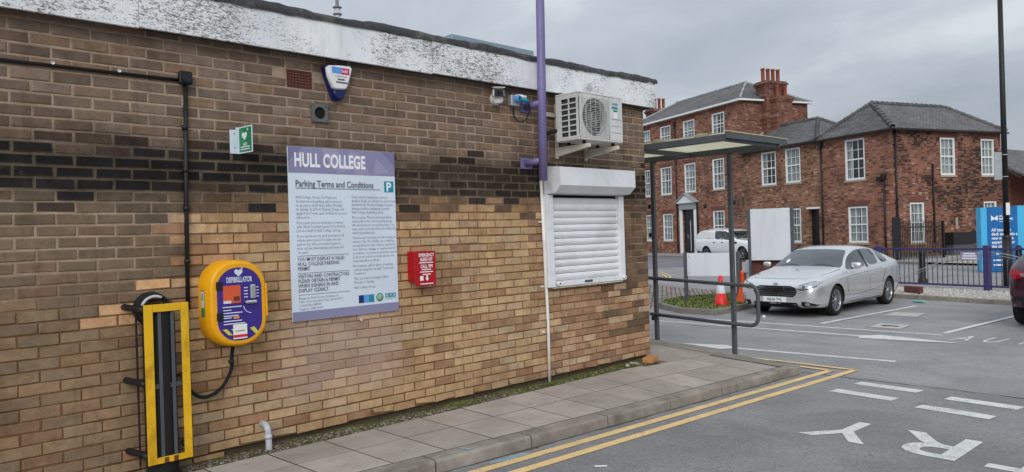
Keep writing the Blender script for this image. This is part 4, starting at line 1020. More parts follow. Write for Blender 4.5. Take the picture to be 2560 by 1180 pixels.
base_at(j, (5.04, WY, 3.178))

# air-conditioning condenser on brackets
ac = thing('air_conditioner', 'boxy off-white air-conditioning unit with round fan grille on wall brackets', 'air conditioner')
ax0, ax1, ay0, ay1, az0, az1 = 5.537, 6.240, WY-.45, WY-.13, 2.838, 3.325
fr = MB(); bodyp = MB()
T0 = Matrix.Identity(4)
gx0_, gx1_ = ax0+.03, ax0+.475; gz0_, gz1_ = az0+.04, az1-.045; fc = ((gx0_+gx1_)/2, (gz0_+gz1_)/2); fr_ = .195
# casing: bottom, top, back, right side; front plate with a round opening; left side with louvre openings
bodyp.bbox(ax0, ax1, ay0, ay1, az1-.02, az1, .006); bodyp.bbox(ax0, ax1, ay0, ay1, az0, az0+.02, .006)
bodyp.box(ax0+.004, ax1-.004, ay1-.012, ay1-.002, az0+.02, az1-.02); bodyp.box(ax1-.012, ax1-.001, ay0+.002, ay1-.012, az0+.02, az1-.02)
bodyp.box(gx1_+.012, ax1-.012, ay0+.001, ay0+.012, az0+.02, az1-.02)
n = 40; cirp = [(fc[0]+fr_*math.cos(2*math.pi*i/n), fc[1]+fr_*math.sin(2*math.pi*i/n)) for i in range(n)]; sqp = []
x0, x1, z0, z1 = ax0+.001, gx1_+.0125, az0+.02, az1-.02
for i in range(n):
    x_, z_ = math.cos(2*math.pi*i/n), math.sin(2*math.pi*i/n)
    kx = ((x1-fc[0]) if x_ > 0 else (fc[0]-x0))/max(abs(x_), 1e-6); kz_ = ((z1-fc[1]) if z_ > 0 else (fc[1]-z0))/max(abs(z_), 1e-6); k = min(kx, kz_); sqp.append((fc[0]+x_*k, fc[1]+z_*k))
vs = [(x, ay0+.002, z) for x, z in sqp]+[(x, ay0+.002, z) for x, z in cirp]+[(x, ay0+.07, z) for x, z in cirp]
fs = []
for i in range(n):
    k = (i+1) % n; fs += [(i, k, n+k, n+i), (n+i, n+k, 2*n+k, 2*n+i)]
for cxx, czz in ((x0, z0), (x1, z0), (x1, z1), (x0, z1)):
    i = min(range(n), key=lambda q: (sqp[q][0]-cxx)**2+(sqp[q][1]-czz)**2)
bodyp.add(vs, fs)
cols, rows = 2, 7
ye = [ay0+.03+(ay1-ay0-.10)*(i+t_)/cols for i in range(cols) for t_ in (.05, .92)]; ze = [az0+.035+(az1-az0-.09)*(i+t_)/rows for i in range(rows) for t_ in (.1, .9)]
ys_ = [ay0+.002]+ye+[ay1-.012]; zs_ = [az0+.02]+ze+[az1-.02]
for i in range(len(ys_)-1):
    for k in range(len(zs_)-1):
        if not (i % 2 == 1 and k % 2 == 1): bodyp.box(ax0+.001, ax0+.012, ys_[i], ys_[i+1], zs_[k], zs_[k+1])
bodyp.obj('casing', 'ac_white', ac)
MB().box(ax0+.03, ax0+.035, ay0+.02, ay1-.02, az0+.03, az1-.03).obj('coil', 'steel_dark', ac); MB().box(ax0+.04, gx1_+.01, ay0+.14, ay0+.15, az0+.03, az1-.03).obj('fan_back', 'dark_void', ac)
gr = MB()
nb = 22
for i in range(nb+1):
    z = gz0_+(gz1_-gz0_)*i/nb; gr.tube([(gx0_, ay0-.012, z), (gx1_, ay0-.012, z)], .0022, 5)
for i in range(7):
    x = gx0_+(gx1_-gx0_)*i/6; gr.tube([(x, ay0-.008, gz0_), (x, ay0-.008, gz1_)], .0026, 5)
gr.obj('grille', 'ac_white', ac)
for rr_ in (.06, .11, .16): MB().tube([(fc[0]+rr_*math.cos(2*math.pi*i/28), ay0-.004, fc[1]+rr_*math.sin(2*math.pi*i/28)) for i in range(28)], .002, 5, closed=True).obj('grille_ring', 'ac_white', ac)
for i in range(3):
    b = MB(); a0 = 2*math.pi*i/3
    vs = []
    for k in range(7):
        u = k/6; rr_ = .05+.13*u
        for w2, yy in ((-.5, .03), (.5, -.03)):
            an = a0+w2*(.9+.5*u); vs.append((fc[0]+rr_*math.cos(an), ay0+.08+yy, fc[1]+rr_*math.sin(an)))
    b.add(vs, [(2*k, 2*k+1, 2*k+3, 2*k+2) for k in range(6)], True); b.obj('fan_blade', 'vent_grey', ac)
MB().cyl((fc[0], ay0+.12, fc[1]), (fc[0], ay0+.04, fc[1]), .05, 20).obj('fan_hub', 'vent_grey', ac)
text('DAIKIN', .036, 'lettering', 'teal', ac, wall_T((gx1_+.06, ay0-.001, az1-.095)), .8, .02)
MB().box(gx1_+.055, gx1_+.15, ay0-.0015, ay0-.0003, az1-.135, az1-.11).obj('label', 'teal', ac); MB().box(gx1_+.075, gx1_+.145, ay0-.0015, ay0-.0003, az1-.235, az1-.145).obj('label', 'paper_white', ac); MB().box(gx1_+.076, gx1_+.144, ay0-.0028, ay0-.0016, az1-.165, az1-.146).obj('label', 'green_sign', ac)
for i in range(3): MB().box(gx1_+.04, ax1-.02, ay0-.0012, ay0+.0, az0+.10+.07*i, az0+.104+.07*i).obj('front_groove', 'steel_grey', ac)
for x in (ax0+.14, ax1-.10):
    b = MB(); b.prism([(WY-.0, az0-.13), (WY-.0, az0-.035), (WY-.46, az0-.035), (WY-.46, az0-.07)], x-.02, x+.02, Matrix(((0, 1, 0, 0), (1, 0, 0, 0), (0, 0, 1, 0), (0, 0, 0, 1)))); b.obj('bracket_arm', 'bracket_cream', ac)
    MB().bbox(x-.022, x+.022, WY-.016, WY-.001, az0-.15, az1-.06, .002).obj('bracket_upright', 'bracket_cream', ac)
    for yy in (ay0+.06, ay1-.05): MB().cyl((x, yy, az0-.034), (x, yy, az0-.001), .018, 10).obj('rubber_foot', 'black_rubber', ac)
MB().bbox(ax0-.12, ax1-.02, WY-.03, WY-.0165, 3.12, 3.165, .002).obj('bracket_rail', 'bracket_cream', ac)
MB().tube(spline([(ax0+.02, ay1-.01, az0+.12), (ax0-.06, WY-.08, az0+.1), (ax0-.12, WY-.06, az0+.05), (ax0-.13, WY-.05, az0-.1), (ax0-.135, WY-.04, 2.56)]), .022, 8).obj('pipe_bundle', 'black_rubber', ac)
base_at(ac, (5.89, WY-.3, az0-.15))

# roller shutter
rs = thing('roller_shutter', 'closed white roller shutter with box housing on the brick wall', 'shutter')
hx0, hx1 = 5.455, 6.698
b = MB(); b.prism([(WY, 2.60), (WY-.25, 2.575), (WY-.25, 2.388), (WY-.17, 2.315), (WY, 2.30)], hx0, hx1, Matrix(((0, 1, 0, 0), (1, 0, 0, 0), (0, 0, 1, 0), (0, 0, 0, 1)))); b.obj('shutter_box', 'white_metal', rs)
MB().bbox(5.425, 5.528, WY-.07, WY, 1.335, 2.298, .003).obj('guide_rail', 'white_metal', rs); MB().bbox(6.620, 6.705, WY-.07, WY, 1.335, 2.298, .003).obj('guide_rail', 'white_metal', rs)
ns = 12; zz0, zz1 = 1.395, 2.285; hs = (zz1-zz0)/ns
for i in range(ns):
    z0 = zz0+hs*i; pr = []
    pr = [(WY-.034, z0+.004), (WY-.037, z0+.012), (WY-.043, z0+.022), (WY-.047, z0+hs*.5), (WY-.043, z0+hs-.016), (WY-.037, z0+hs-.005), (WY-.03, z0+hs-.001), (WY-.02, z0+hs-.001), (WY-.02, z0+.004)]
    dz = -.012 if i == ns-1 else 0
    b = MB(); b.prism([(a_, z_+dz) for a_, z_ in pr], 5.5295, 6.6185, Matrix(((0, 1, 0, 0), (1, 0, 0, 0), (0, 0, 1, 0), (0, 0, 0, 1)))); b.obj('slat', 'white_metal', rs)
MB().box(5.53, 6.618, WY-.018, WY-.002, 1.36, 2.298).obj('slot', 'dark_void', rs)
MB().bbox(5.5295, 6.6185, WY-.06, WY-.012, 1.336, 1.394, .004).obj('bottom_bar', 'white_metal', rs)
for x in (5.56, 6.66):
    MB().cyl((x, WY-.06, 1.37), (x, WY-.105, 1.37), .022, 14).obj('bullet_lock', 'white_plastic', rs); MB().cyl((x, WY-.105, 1.37), (x, WY-.107, 1.37), .009, 10).obj('lock_face', 'dark_void', rs)
MB().bbox(6.0, 6.13, WY-.0625, WY-.0602, 1.352, 1.38, .0005).obj('maker_label', 'steel_dark', rs)
text('SHUTTER', .016, 'lettering', 'text_white', rs, wall_T((6.065, WY-.0632, 1.36)), 1, .02, 'CENTER') if False else None
MB().bbox(5.50, 6.68, WY-.05, WY-.001, 1.318, 1.334, .002).obj('sill', 'bracket_cream', rs)
base_at(rs, (6.07, WY, 1.32))
MBb = MB().cyl((3.22, WY, 1.235), (3.21, WY-.05, 1.23), .011, 10); tag(MBb.obj('pipe_stub', 'grey_pipe'), 'tiny pale overflow pipe stub under the parking sign', 'pipe')
# loose bricks at the corner
T = Matrix.Translation((7.02, 5.16, .352)) @ Matrix.Rotation(R(16), 4, 'Z')
tag(MB().bbox(-.115, .115, -.06, .06, 0, .062, .006, T).obj('loose_brick', 'loose_brick'), 'loose orange brick lying at the corner of the building', 'brick')
for i, (x, y, a_) in enumerate(((6.63, 5.20, 40), (6.78, 5.22, 100))):
    T = Matrix.Translation((x, y, .35)) @ Matrix.Rotation(R(a_), 4, 'Z') @ Matrix.Rotation(R(8), 4, 'X')
    tag(MB().bbox(-.05, .05, -.022, .022, 0, .026, .006, T).obj('brick_fragment', 'gravel'), ['pale brick fragment lying against the foot of the wall near the shutter', 'small pale brick fragment right beside the loose orange brick'][i], 'brick')
# blue spray marks on the kerb
tp = [(3.30, 4.03), (3.34, 4.03), (3.31, 4.13), (3.27, 4.13)]
b = MB(); b.add([(x, y, kz(x)+.0025) for x, y in tp], [(0, 1, 2, 3)]); b.obj('spray_mark', 'blue_spray', pavement)
gd = MB(); xs = [-3+.07*i for i in range(163)]; ws = [.020+.008*math.sin(x_*5.3)+.006*math.sin(x_*13.1+1)+.004*math.sin(x_*31) for x_ in xs]
for (xa_, wa_), (xb_, wb_) in zip(zip(xs, ws), list(zip(xs, ws))[1:]):
    gd.quad((xa_, KY0+.01, gz(xa_)+.009), (xb_, KY0+.01, gz(xb_)+.009), (xb_, KY0-wb_, gz(xb_)+.0075), (xa_, KY0-wa_, gz(xa_)+.0075))
gd.obj('gutter_dirt', 'soil', service_road)
b = MB(); b.add([(x, y, gz(x)+.0072) for x, y in ((3.42, 3.955), (3.75, 3.95), (3.80, 3.90), (3.55, 3.885), (3.40, 3.91))], [tuple(range(5))]); b.obj('spray_mark', 'blue_spray', service_road)
# mast on the roof
m = thing('roof_mast', 'slim pale grey mast with ribbed collars rising behind the roof edge', 'mast')
q = onplane(844, 48, Vector((0, 7.6, 0)), Vector((0, 1, 0))); q1 = onplane(842, 0, Vector((0, 7.6, 0)), Vector((0, 1, 0)))
MB().tube([(q.x, 7.6, 3.66), (q.x, 7.6, q.z+.12)], .032, 14).obj('mast_foot', 'grey_pipe', m); MB().tube([(q.x, 7.6, q.z+.12), (q.x, 7.6, q.z+1.6)], .020, 14).obj('mast_tube', 'grey_pipe', m)
for z in (q.z+.055, q.z+.135): MB().lathe([(.02, -.016), (.055, 0), (.05, .008), (.02, .016)], 16, Matrix.Translation((q.x, 7.6, z))).obj('collar', 'steel_grey', m)
base_at(m, (q.x, 7.6, 3.66))

# ------------------------------------------------------------------ shelter with handrail at the end of the building
sh = thing('canopy_shelter', 'dark grey steel canopy with cream corrugated roof and looped handrail', 'shelter')
CX0, CX1, CYN, CYF, CZR = 7.34, 8.62, 4.28, 8.2, 2.90
pL = (8.60, 6.19); _q = onplane(1837, 870, Vector((8.6, 0, 0)), Vector((1, 0, 0))); pR = (8.60, _q.y)
for x, y in (pL, pR, (8.60, 8.0)):
    zb = pz(x, y)-.03; MB().bbox(x-.025, x+.025, y-.028, y+.028, zb, CZR-.04, .004).obj('post', 'steel_dark', sh)
MB().bar((CX1-.03, CYN, CZR), (CX1-.03, CYF, CZR), .05, .075).obj('beam', 'steel_dark', sh); MB().bar((CX0, CYN, CZR+.01), (CX0, CYF, CZR+.01), .05, .08).obj('beam', 'steel_dark', sh)
for y in (CYN+.03, 5.55, 6.9, 8.17): MB().bar((CX0+.031, y, CZR), (CX1-.062, y, CZR), .04, .06).obj('rafter', 'steel_dark', sh)
b = MB(); n = 72; vs = []
for i in range(n+1):
    x = CX0-.03+(CX1+.13-CX0)*i/n; z = CZR+.058+.013*math.sin(i*math.pi*2/6)
    vs += [(x, CYN-.005, z), (x, CYF+.05, z)]
b.add(vs, [(2*i, 2*i+1, 2*i+3, 2*i+2) for i in range(n)], True); b.obj('roof_sheet', 'roof_sheet', sh)
MB().bar((CX0-.03, CYN-.02, CZR+.032), (CX1+.13, CYN-.02, CZR+.040), .02, .066).obj('end_fascia', 'steel_dark', sh); MB().bar((CX0-.03, CYN-.022, CZR+.079), (CX1+.13, CYN-.022, CZR+.079), .03, .008).obj('end_trim', 'wood_cream', sh)
for i, y in enumerate((4.6, 5.2, 5.75, 6.35)):
    MB().lathe([(.0, .035), (.05, .03), (.08, .01), (.085, 0)], 12, Matrix.Translation((CX0+.03, y, CZR+.062)) @ Matrix.Diagonal((.6, 1.2, 1.0, 1))).obj('sheet_ridge_cap', 'roof_sheet', sh)
zt, zl = 1.158, .648
xr = 8.53
rail = [(xr, 6.34, zt+.065), (xr, 4.78, zt)]
for i in range(9): a_ = R(90-90*i/8); rail.append((xr, 4.70-.11*math.cos(a_), zt-.11+.11*math.sin(a_)))
for i in range(9): a_ = R(-90*i/8); rail.append((xr, 4.70-.11*math.cos(a_), zl+.11+.11*math.sin(a_)))
rail += [(xr, 4.78, zl), (xr, 6.24, zl+.06)]
MB().tube(rail, .0245, 12).obj('handrail', 'steel_dark', sh)
for y, z in ((6.19, 2.2), (6.19, 1.8), (6.19, .62)): MB().bbox(8.50, 8.57, y-.02, y+.02, z, z+.06, .003).obj('fixing_lug', 'black_plastic', sh)
base_at(sh, (8.6, 5.5, .28))

# ------------------------------------------------------------------ planted island, cones, boards, low wall
isl = thing('island', 'kerbed island of rough grass at the edge of the car park', 'island'); isl['kind'] = 'structure'
del isl['label']; del isl['category']
outl = [G(1658, 774), G(1700, 783), G(1745, 786), G(1790, 789), G(1840, 779), G(1893, 768)]
outl = [(v.x, v.y) for v in outl]
backp = [(17.6, 8.75), (18.0, 9.8), (17.3, 10.6), (16.3, 10.95), (15.4, 10.9), (14.85, 10.65)]
poly = outl+backp; ICX = sum(p_[0] for p_ in poly)/len(poly); ICY = sum(p_[1] for p_ in poly)/len(poly); IZ = .135
for i in range(len(poly)):
    a_, c_ = Vector(poly[i]), Vector(poly[(i+1) % len(poly)]); nrm = Vector((-(c_-a_).y, (c_-a_).x)).normalized()
    if nrm.dot(Vector((ICX, ICY))-a_) < 0: nrm = -nrm
    segs = max(1, int((c_-a_).length/.9+.5))
    for k in range(segs):
        kerbstone(a_+(c_-a_)*k/segs, a_+(c_-a_)*(k+1)/segs, nrm, .12, 'kerb_stone', 'kerb_concrete', isl, lambda X: IZ, .16, .004, 3)
inn = [((x-ICX)*.93+ICX, (y-ICY)*.93+ICY) for x, y in poly]
b = MB(); b.add([(x, y, IZ-.02) for x, y in inn], [tuple(range(len(inn)))]); b.obj('island_soil', 'soil', isl)
def inside(x, y, pl):
    c_ = False; j_ = len(pl)-1
    for i_ in range(len(pl)):
        if (pl[i_][1] > y) != (pl[j_][1] > y) and x < (pl[j_][0]-pl[i_][0])*(y-pl[i_][1])/(pl[j_][1]-pl[i_][1])+pl[i_][0]: c_ = not c_
        j_ = i_
    return c_
gr = MB(); k = 0
def mk_grass():
    s = NT('grass_blade'); a = s.n('ShaderNodeAttribute', attribute_name='Col').outputs['Color']; MATS['grass_blade'] = s.done(a, .7, 0, .3)
mk_grass()
while k < 9000:
    x = rnd.uniform(14, 18.1); y = rnd.uniform(8.3, 11.2)
    if not inside(x, y, inn): continue
    k += 1; a_ = rnd.uniform(0, 6.28); l = rnd.uniform(.02, .075); w_ = rnd.uniform(.008, .02); h_ = rnd.uniform(.015, .075)
    g_ = rnd.uniform(.6, 1.4); cc = (.115*g_, .155*g_, .036*g_, 1) if rnd.random() < .8 else (.22*g_, .21*g_, .08*g_, 1)
    dx, dy = math.cos(a_), math.sin(a_)
    gr.add([(x-dy*w_, y+dx*w_, IZ-.02), (x+dy*w_, y-dx*w_, IZ-.02), (x+dx*l*.6+dy*w_*.6, y+dy*l*.6-dx*w_*.6, IZ-.02+h_*.8), (x+dx*l, y+dy*l, IZ-.02+h_)], [(0, 1, 2), (0, 2, 3)], False, cc)
tag(gr.obj('grass', 'grass_blade', None, False), 'rough grass and weeds growing on the kerbed island', 'grass', kind='stuff')
def cone(px, py, h, label, white):
    p_ = G(px, py, IZ-.02); c_ = thing('traffic_cone', label, 'cone', None); m1 = 'cone_red' if white else 'cone_orange'
    T = Matrix.Translation((p_.x, p_.y, IZ-.02)) @ Matrix.Rotation(R(rnd.uniform(-20, 20)), 4, 'Z')
    if white:
        MB().bbox(-.19, .19, -.19, .19, 0, .03, .01, T).obj('cone_base', m1, c_)
        MB().lathe([(.155, .03), (.138, .10), (.105, h*.42), (.103, h*.42)], 24, T).obj('lower_cone', m1, c_)
        MB().lathe([(.108, h*.42), (.066, h*.80), (.064, h*.80)], 24, T).obj('white_sleeve', 'cone_white', c_)
        MB().lathe([(.064, h*.79), (.045, h*.97), (.02, h), (0, h*.98)], 24, T).obj('tip', m1, c_)
        for sx_ in (-1, 1): MB().bbox(sx_*.17-.03, sx_*.17+.03, -.035, .035, .03, .10, .012, T).obj('foot_lug', m1, c_)
    else:
        MB().bbox(-.19, .19, -.19, .19, 0, .028, .01, T).obj('cone_base', 'black_rubber', c_)
        MB().lathe([(.165, .028), (.155, .05), (.045, h-.09), (.05, h-.085), (.042, h-.02), (.025, h), (0, h)], 24, T).obj('cone_body', m1, c_)
    base_at(c_, (p_.x, p_.y, IZ-.02))
cone(1803, 765, .70, 'red traffic cone with white sleeve on the grassy island', True)
cone(1857, 757, .76, 'plain faded orange traffic cone beside the low brick wall', False)
def board(name, label, x0, x1, yt, yb, depth, post, pz0, extra):
    t_ = thing(name, label, 'sign'); a_ = A(x0, yt, depth); c_ = A(x1, yt, depth); zb = A(x0, yb, depth).z; zt_ = A((x0+x1)/2, yt, depth).z
    # facing along the car-park axis (-X)
    d_ = Vector((.26, -1, 0)).normalized(); k = ray(x1, yt); 
    # right end: where the ray meets the vertical plane through a_ along d_
    nn = Vector((d_.y, -d_.x, 0)); c_ = onplane(x1, yt, a_, nn); w_ = (c_-a_).length; w_ = Vector((c_.x-a_.x, c_.y-a_.y)).length
    T = Matrix(((d_.x, -d_.y, 0, a_.x), (d_.y, d_.x, 0, a_.y), (0, 0, 1, 0), (0, 0, 0, 1)))
    MB().bbox(.0, w_, -.012, .012, zb, zt_, .003, T).obj('panel', 'board_white', t_)
    for xx in (.05, w_-.05):
        for zz in (zb+.08, zt_-.08): MB().cyl(T @ Vector((xx, .012, zz)), T @ Vector((xx, .02, zz)), .014, 8).obj('bolt', 'galv', t_); MB().cyl(T @ Vector((xx, -.012, zz)), T @ Vector((xx, -.02, zz)), .014, 8).obj('bolt', 'galv', t_)
    for xx in (-.04, w_+.04): MB().bbox(xx-.04, xx+.04, -.04, .04, pz0, zt_+extra, .006, T).obj('post', 'steel_grey' if name == 'x' else 'steel_dark', t_)
    base_at(t_, (a_.x, a_.y, pz0)); return a_, d_, w_
board('low_signboard', 'low blank white signboard on two grey posts on the island', 1717, 1840, 631, 690, 17.9, .04, IZ-.03, .02)
a_, d_, w_ = board('tall_signboard', 'tall blank white signboard on grey posts above the low brick wall', 1875, 1975, 522, 651, 20.3, .04, 0, .0)
# low brick wall below the tall board
lw = thing('low_brick_wall', 'low dark red brick wall under the tall blank signboard', 'wall')
dw = Vector((.26, -1, 0)).normalized(); st = onplane(1849, 741, a_+Vector((dw.y, -dw.x, 0))*-.14, Vector((dw.y, -dw.x, 0)))
TW = Matrix(((dw.x, -dw.y, 0, st.x), (dw.y, dw.x, 0, st.y), (0, 0, 1, 0), (0, 0, 0, 1)))
LWH = A(1875, 650, 20.3).z-.01; LWL = 3.3
MB().box(0.012, LWL, .012, .20, -.05, LWH-.06, TW).obj('mortar_core', 'low_wall_mortar', lw)
nr = int((LWH-.06)/.075)
base_mesh = [MB().bbox(.004, w2-.004, 0, .1, .004, .07, .005).mesh('brick') for w2 in (.225, .1125)]
for me in base_mesh: me.materials.append(MATS['low_wall_brick'])
for n in range(nr):
    x = 0; first = n % 2
    while x < LWL-.05:
        w2 = 1 if (first and x == 0) else 0
        o = bpy.data.objects.new('brick', base_mesh[w2]); COL.objects.link(o); o.parent = lw
        o.matrix_local = TW @ Matrix.Translation((x, rnd.uniform(-.002, .003), n*.075+(LWH-.06-nr*.075)))
        x += .1125 if w2 else .225
b = MB(); nn = int(LWL/.075)
for i in range(nn):
    o = bpy.data.objects.new('coping_brick', base_mesh[1]); COL.objects.link(o); o.parent = lw
    o.matrix_local = TW @ Matrix.Translation((i*.075+.072, -.01, LWH-.06)) @ Matrix.Rotation(R(-90), 4, 'Y') @ Matrix.Diagonal((.55, 2.2, 1, 1))
base_at(lw, (st.x, st.y, 0))
for c_ in lw.children: pass
# grey meter box on a post
mb_ = thing('meter_box', 'pale grey cabinet on a post in front of the low brick wall', 'box')
q = A(1871, 741, 19.6); q.z = 0
MB().bbox(q.x-.03, q.x+.03, q.y-.03, q.y+.03, 0, 1.02, .004).obj('post', 'galv', mb_)
T = Matrix.Translation((q.x-.05, q.y+.06, 0)) @ Matrix.Rotation(R(-15), 4, 'Z'); MB().bbox(-.06, .06, -.10, .04, .68, .97, .008, T).obj('cabinet', 'galv', mb_)
MB().bbox(-.066, -.061, -.08, .02, .71, .94, .002, T).obj('cabinet_door', 'grey_pipe', mb_); base_at(mb_, (q.x, q.y, 0))

# ------------------------------------------------------------------ street beyond: cobbles, road, far pavement
cobs = MB()
CB = [G(1640, 716), G(1850, 733), G(1850, 752), G(1715, 748), G(1640, 765)]
cpoly = [(v.x, v.y) for v in [G(1560, 706), G(1640, 714), G(1850, 733), G(1900, 738)]]+[(18.0, 8.9), (14.6, 10.3), (13.8, 11.6), (14.5, 14)]
x = 13.5
cells = 0
ang = R(35)
for i in range(80):
    for j_ in range(60):
        u_, v_ = -4+i*.20, -3+j_*.13+(.0); xx = 16.5+u_*math.cos(ang)-v_*math.sin(ang); yy = 10.5+u_*math.sin(ang)+v_*math.cos(ang)
        if not inside(xx, yy, cpoly) or inside(xx, yy, poly): continue
        a_ = .09+rnd.uniform(-.01, .01); c_ = .058+rnd.uniform(-.006, .006); h_ = .02+rnd.uniform(0, .014); k = rnd.uniform(.65, 1.3)
        cc = (.23*k, .205*k, .2*k, 1) if rnd.random() < .8 else (.27*k, .2*k, .18*k, 1)
        vs = []
        for (dx, dy), z in [(d, 0) for d in ((-1, -1), (1, -1), (1, 1), (-1, 1))]+[(d, h_) for d in ((-.7, -.7), (.7, -.7), (.7, .7), (-.7, .7))]:
            px_, py_ = dx*a_, dy*c_; vs.append((xx+px_*math.cos(ang)-py_*math.sin(ang), yy+px_*math.sin(ang)+py_*math.cos(ang), gz(xx)+.004+z))
        cobs.add(vs, [(4, 5, 6, 7)]+[(q_, (q_+1) % 4, (q_+1) % 4+4, q_+4) for q_ in range(4)], False, cc)
tag(cobs.obj('cobbles', 'pebble', None, False), 'patch of uneven grey cobbles behind the grassy island', 'cobbles', kind='stuff')
b = MB(); b.add([(x, y, .012 if x > 13 else gz(x)+.01) for x, y in cpoly], [tuple(range(len(cpoly)))]); b.obj('cobble_bed', 'soil', car_park)

# frame of the old brick houses: s along the side front, t along the street front
ZC = 37.0
cpt = ray(2238, 600)*ZC; C0 = Vector((cpt.x, cpt.y, 0)); TA = R(69.7)
et = Vector((math.cos(TA), math.sin(TA), 0)); es = Vector((math.sin(TA), -math.cos(TA), 0))
FS = Matrix(((es.x, et.x, 0, C0.x), (es.y, et.y, 0, C0.y), (0, 0, 1, 0), (0, 0, 0, 1)))      # local (s, t, z)
FT = Matrix(((-et.x, es.x, 0, C0.x), (-et.y, es.y, 0, C0.y), (0, 0, 1, 0), (0, 0, 0, 1)))    # local (-t, s, z): street front
FTi, FSi = FT.inverted(), FS.inverted()
def on_front(px, py): v = FTi @ onplane(px, py, C0, es); return v.x, v.z
def on_side(px, py): v = FSi @ onplane(px, py, C0, et); return v.x, v.z
# street asphalt and pavements as sheets
def sheetpoly(name, pts, m, z, kind='structure', parent=None):
    b_ = MB(); b_.add([(x, y, z) for x, y in pts], [tuple(range(len(pts)))]); o_ = b_.obj(name, m, parent)
    if kind: tag(o_, kind=kind)
    return o_
def loc(M_, pts): return [((M_ @ Vector((a, b_, 0))).x, (M_ @ Vector((a, b_, 0))).y) for a, b_ in pts]
sheetpoly('road', loc(FT, [(-70, -3.1), (-70, -19), (-9.5, -16), (-6, -14.5), (-4.2, -12), (-3.6, -3.1)]), 'asphalt_street', .008)
pv = sheetpoly('street_pavement', loc(FT, [(-70, -3.0), (4.0, -3.0), (4.0, 0.4), (-70, .4)]), 'paving_grey', .11)
for i in range(30):
    x0_ = -50+i*1.8
    a_, c_ = [FT @ Vector((x_, -3.1, 0)) for x_ in (x0_, x0_+1.79)]
    nrm = (es)*1.0
    kerbstone((a_.x, a_.y), (c_.x, c_.y), (nrm.x, nrm.y), .14, 'kerb_stone', 'kerb_concrete', pv, lambda X: .12, .13, .003, 1)
sheetpoly('paved_yard', loc(FS, [(-3.0, -12.2), (22, -12.2), (22, .2), (-3.0, .2)]), 'paving_grey', .010)
sheetpoly('paved_yard', loc(FS, [(-2.8, -7.5), (22, -7.5), (22, .1), (-2.8, .1)]), 'paving_beige', .10)
for i in range(14):
    a_, c_ = [FS @ Vector((x_, -7.6, 0)) for x_ in (-2.8+1.8*i, -2.8+1.8*i+1.79)]
    kerbstone((a_.x, a_.y), (c_.x, c_.y), (et.x, et.y), .14, 'kerb_stone', 'kerb_concrete', pv, lambda X: .112, .12, .003, 1)
for arc_ in ([(1625, 678.5), (1650, 681), (1663, 685), (1673, 690), (1675.5, 694), (1672, 699)], [(1625, 681.5), (1645, 683.5), (1656, 687), (1664, 691.5), (1666, 695), (1663, 700)]):
    pts = spline([Vector((v.x, v.y, .016)) for v in [G(*a_) for a_ in arc_]], 5)
    b = MB()
    for u_, v_ in zip(pts, pts[1:]):
        n_ = Vector((-(v_-u_).y, (v_-u_).x, 0)).normalized()*.035; b.quad(u_-n_, v_-n_, v_+n_, u_+n_)
    b.obj('yellow_line', 'yellow_paint', car_park)

# ------------------------------------------------------------------ old brick houses
mk_farbrick('red_brick_front', [(160, 106, 84), (136, 88, 72), (86, 63, 56), (184, 156, 136)], (138, 118, 104), (72, 56, 52), .50, .64, tuple(et))
mk_farbrick('brown_brick_front', [(152, 108, 84), (130, 90, 71), (86, 63, 54), (178, 150, 124)], (140, 120, 104), (66, 54, 50), .48, .62, tuple(et))
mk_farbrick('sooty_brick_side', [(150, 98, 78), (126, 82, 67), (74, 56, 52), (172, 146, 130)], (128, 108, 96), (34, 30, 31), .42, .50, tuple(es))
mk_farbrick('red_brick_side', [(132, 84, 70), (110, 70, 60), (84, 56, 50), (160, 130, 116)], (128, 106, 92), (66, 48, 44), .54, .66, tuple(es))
mk_farbrick('orange_brick', [(168, 98, 66), (150, 84, 58), (124, 70, 52), (180, 120, 88)], (150, 126, 108), (90, 60, 50), .6, .72, tuple(es))
def wall_open(x0, x1, z0, z1, rects, depth, T):
    """wall face at local y=0 with real openings and reveals"""
    xs_ = sorted({x0, x1, *[r_[0] for r_ in rects], *[r_[1] for r_ in rects]}); zs2 = sorted({z0, z1, *[r_[2] for r_ in rects], *[r_[3] for r_ in rects]})
    xs_ = [x for x in xs_ if x0 <= x <= x1]; zs2 = [z for z in zs2 if z0 <= z <= z1]
    b_ = MB()
    for i in range(len(xs_)-1):
        for j in range(len(zs2)-1):
            cx_, cz_ = (xs_[i]+xs_[i+1])/2, (zs2[j]+zs2[j+1])/2
            if any(r_[0] < cx_ < r_[1] and r_[2] < cz_ < r_[3] for r_ in rects): continue
            b_.quad(*[T @ Vector(v) for v in ((xs_[i], 0, zs2[j]), (xs_[i+1], 0, zs2[j]), (xs_[i+1], 0, zs2[j+1]), (xs_[i], 0, zs2[j+1]))])
    for a, c, d_, e_ in [r_[:4] for r_ in rects]:
        for p_, q_ in (((a, d_), (a, e_)), ((a, e_), (c, e_)), ((c, e_), (c, d_)), ((c, d_), (a, d_))):
            b_.quad(*[T @ Vector(v) for v in ((p_[0], 0, p_[1]), (q_[0], 0, q_[1]), (q_[0], depth, q_[1]), (p_[0], depth, p_[1]))])
    return b_
pane_cache = {}
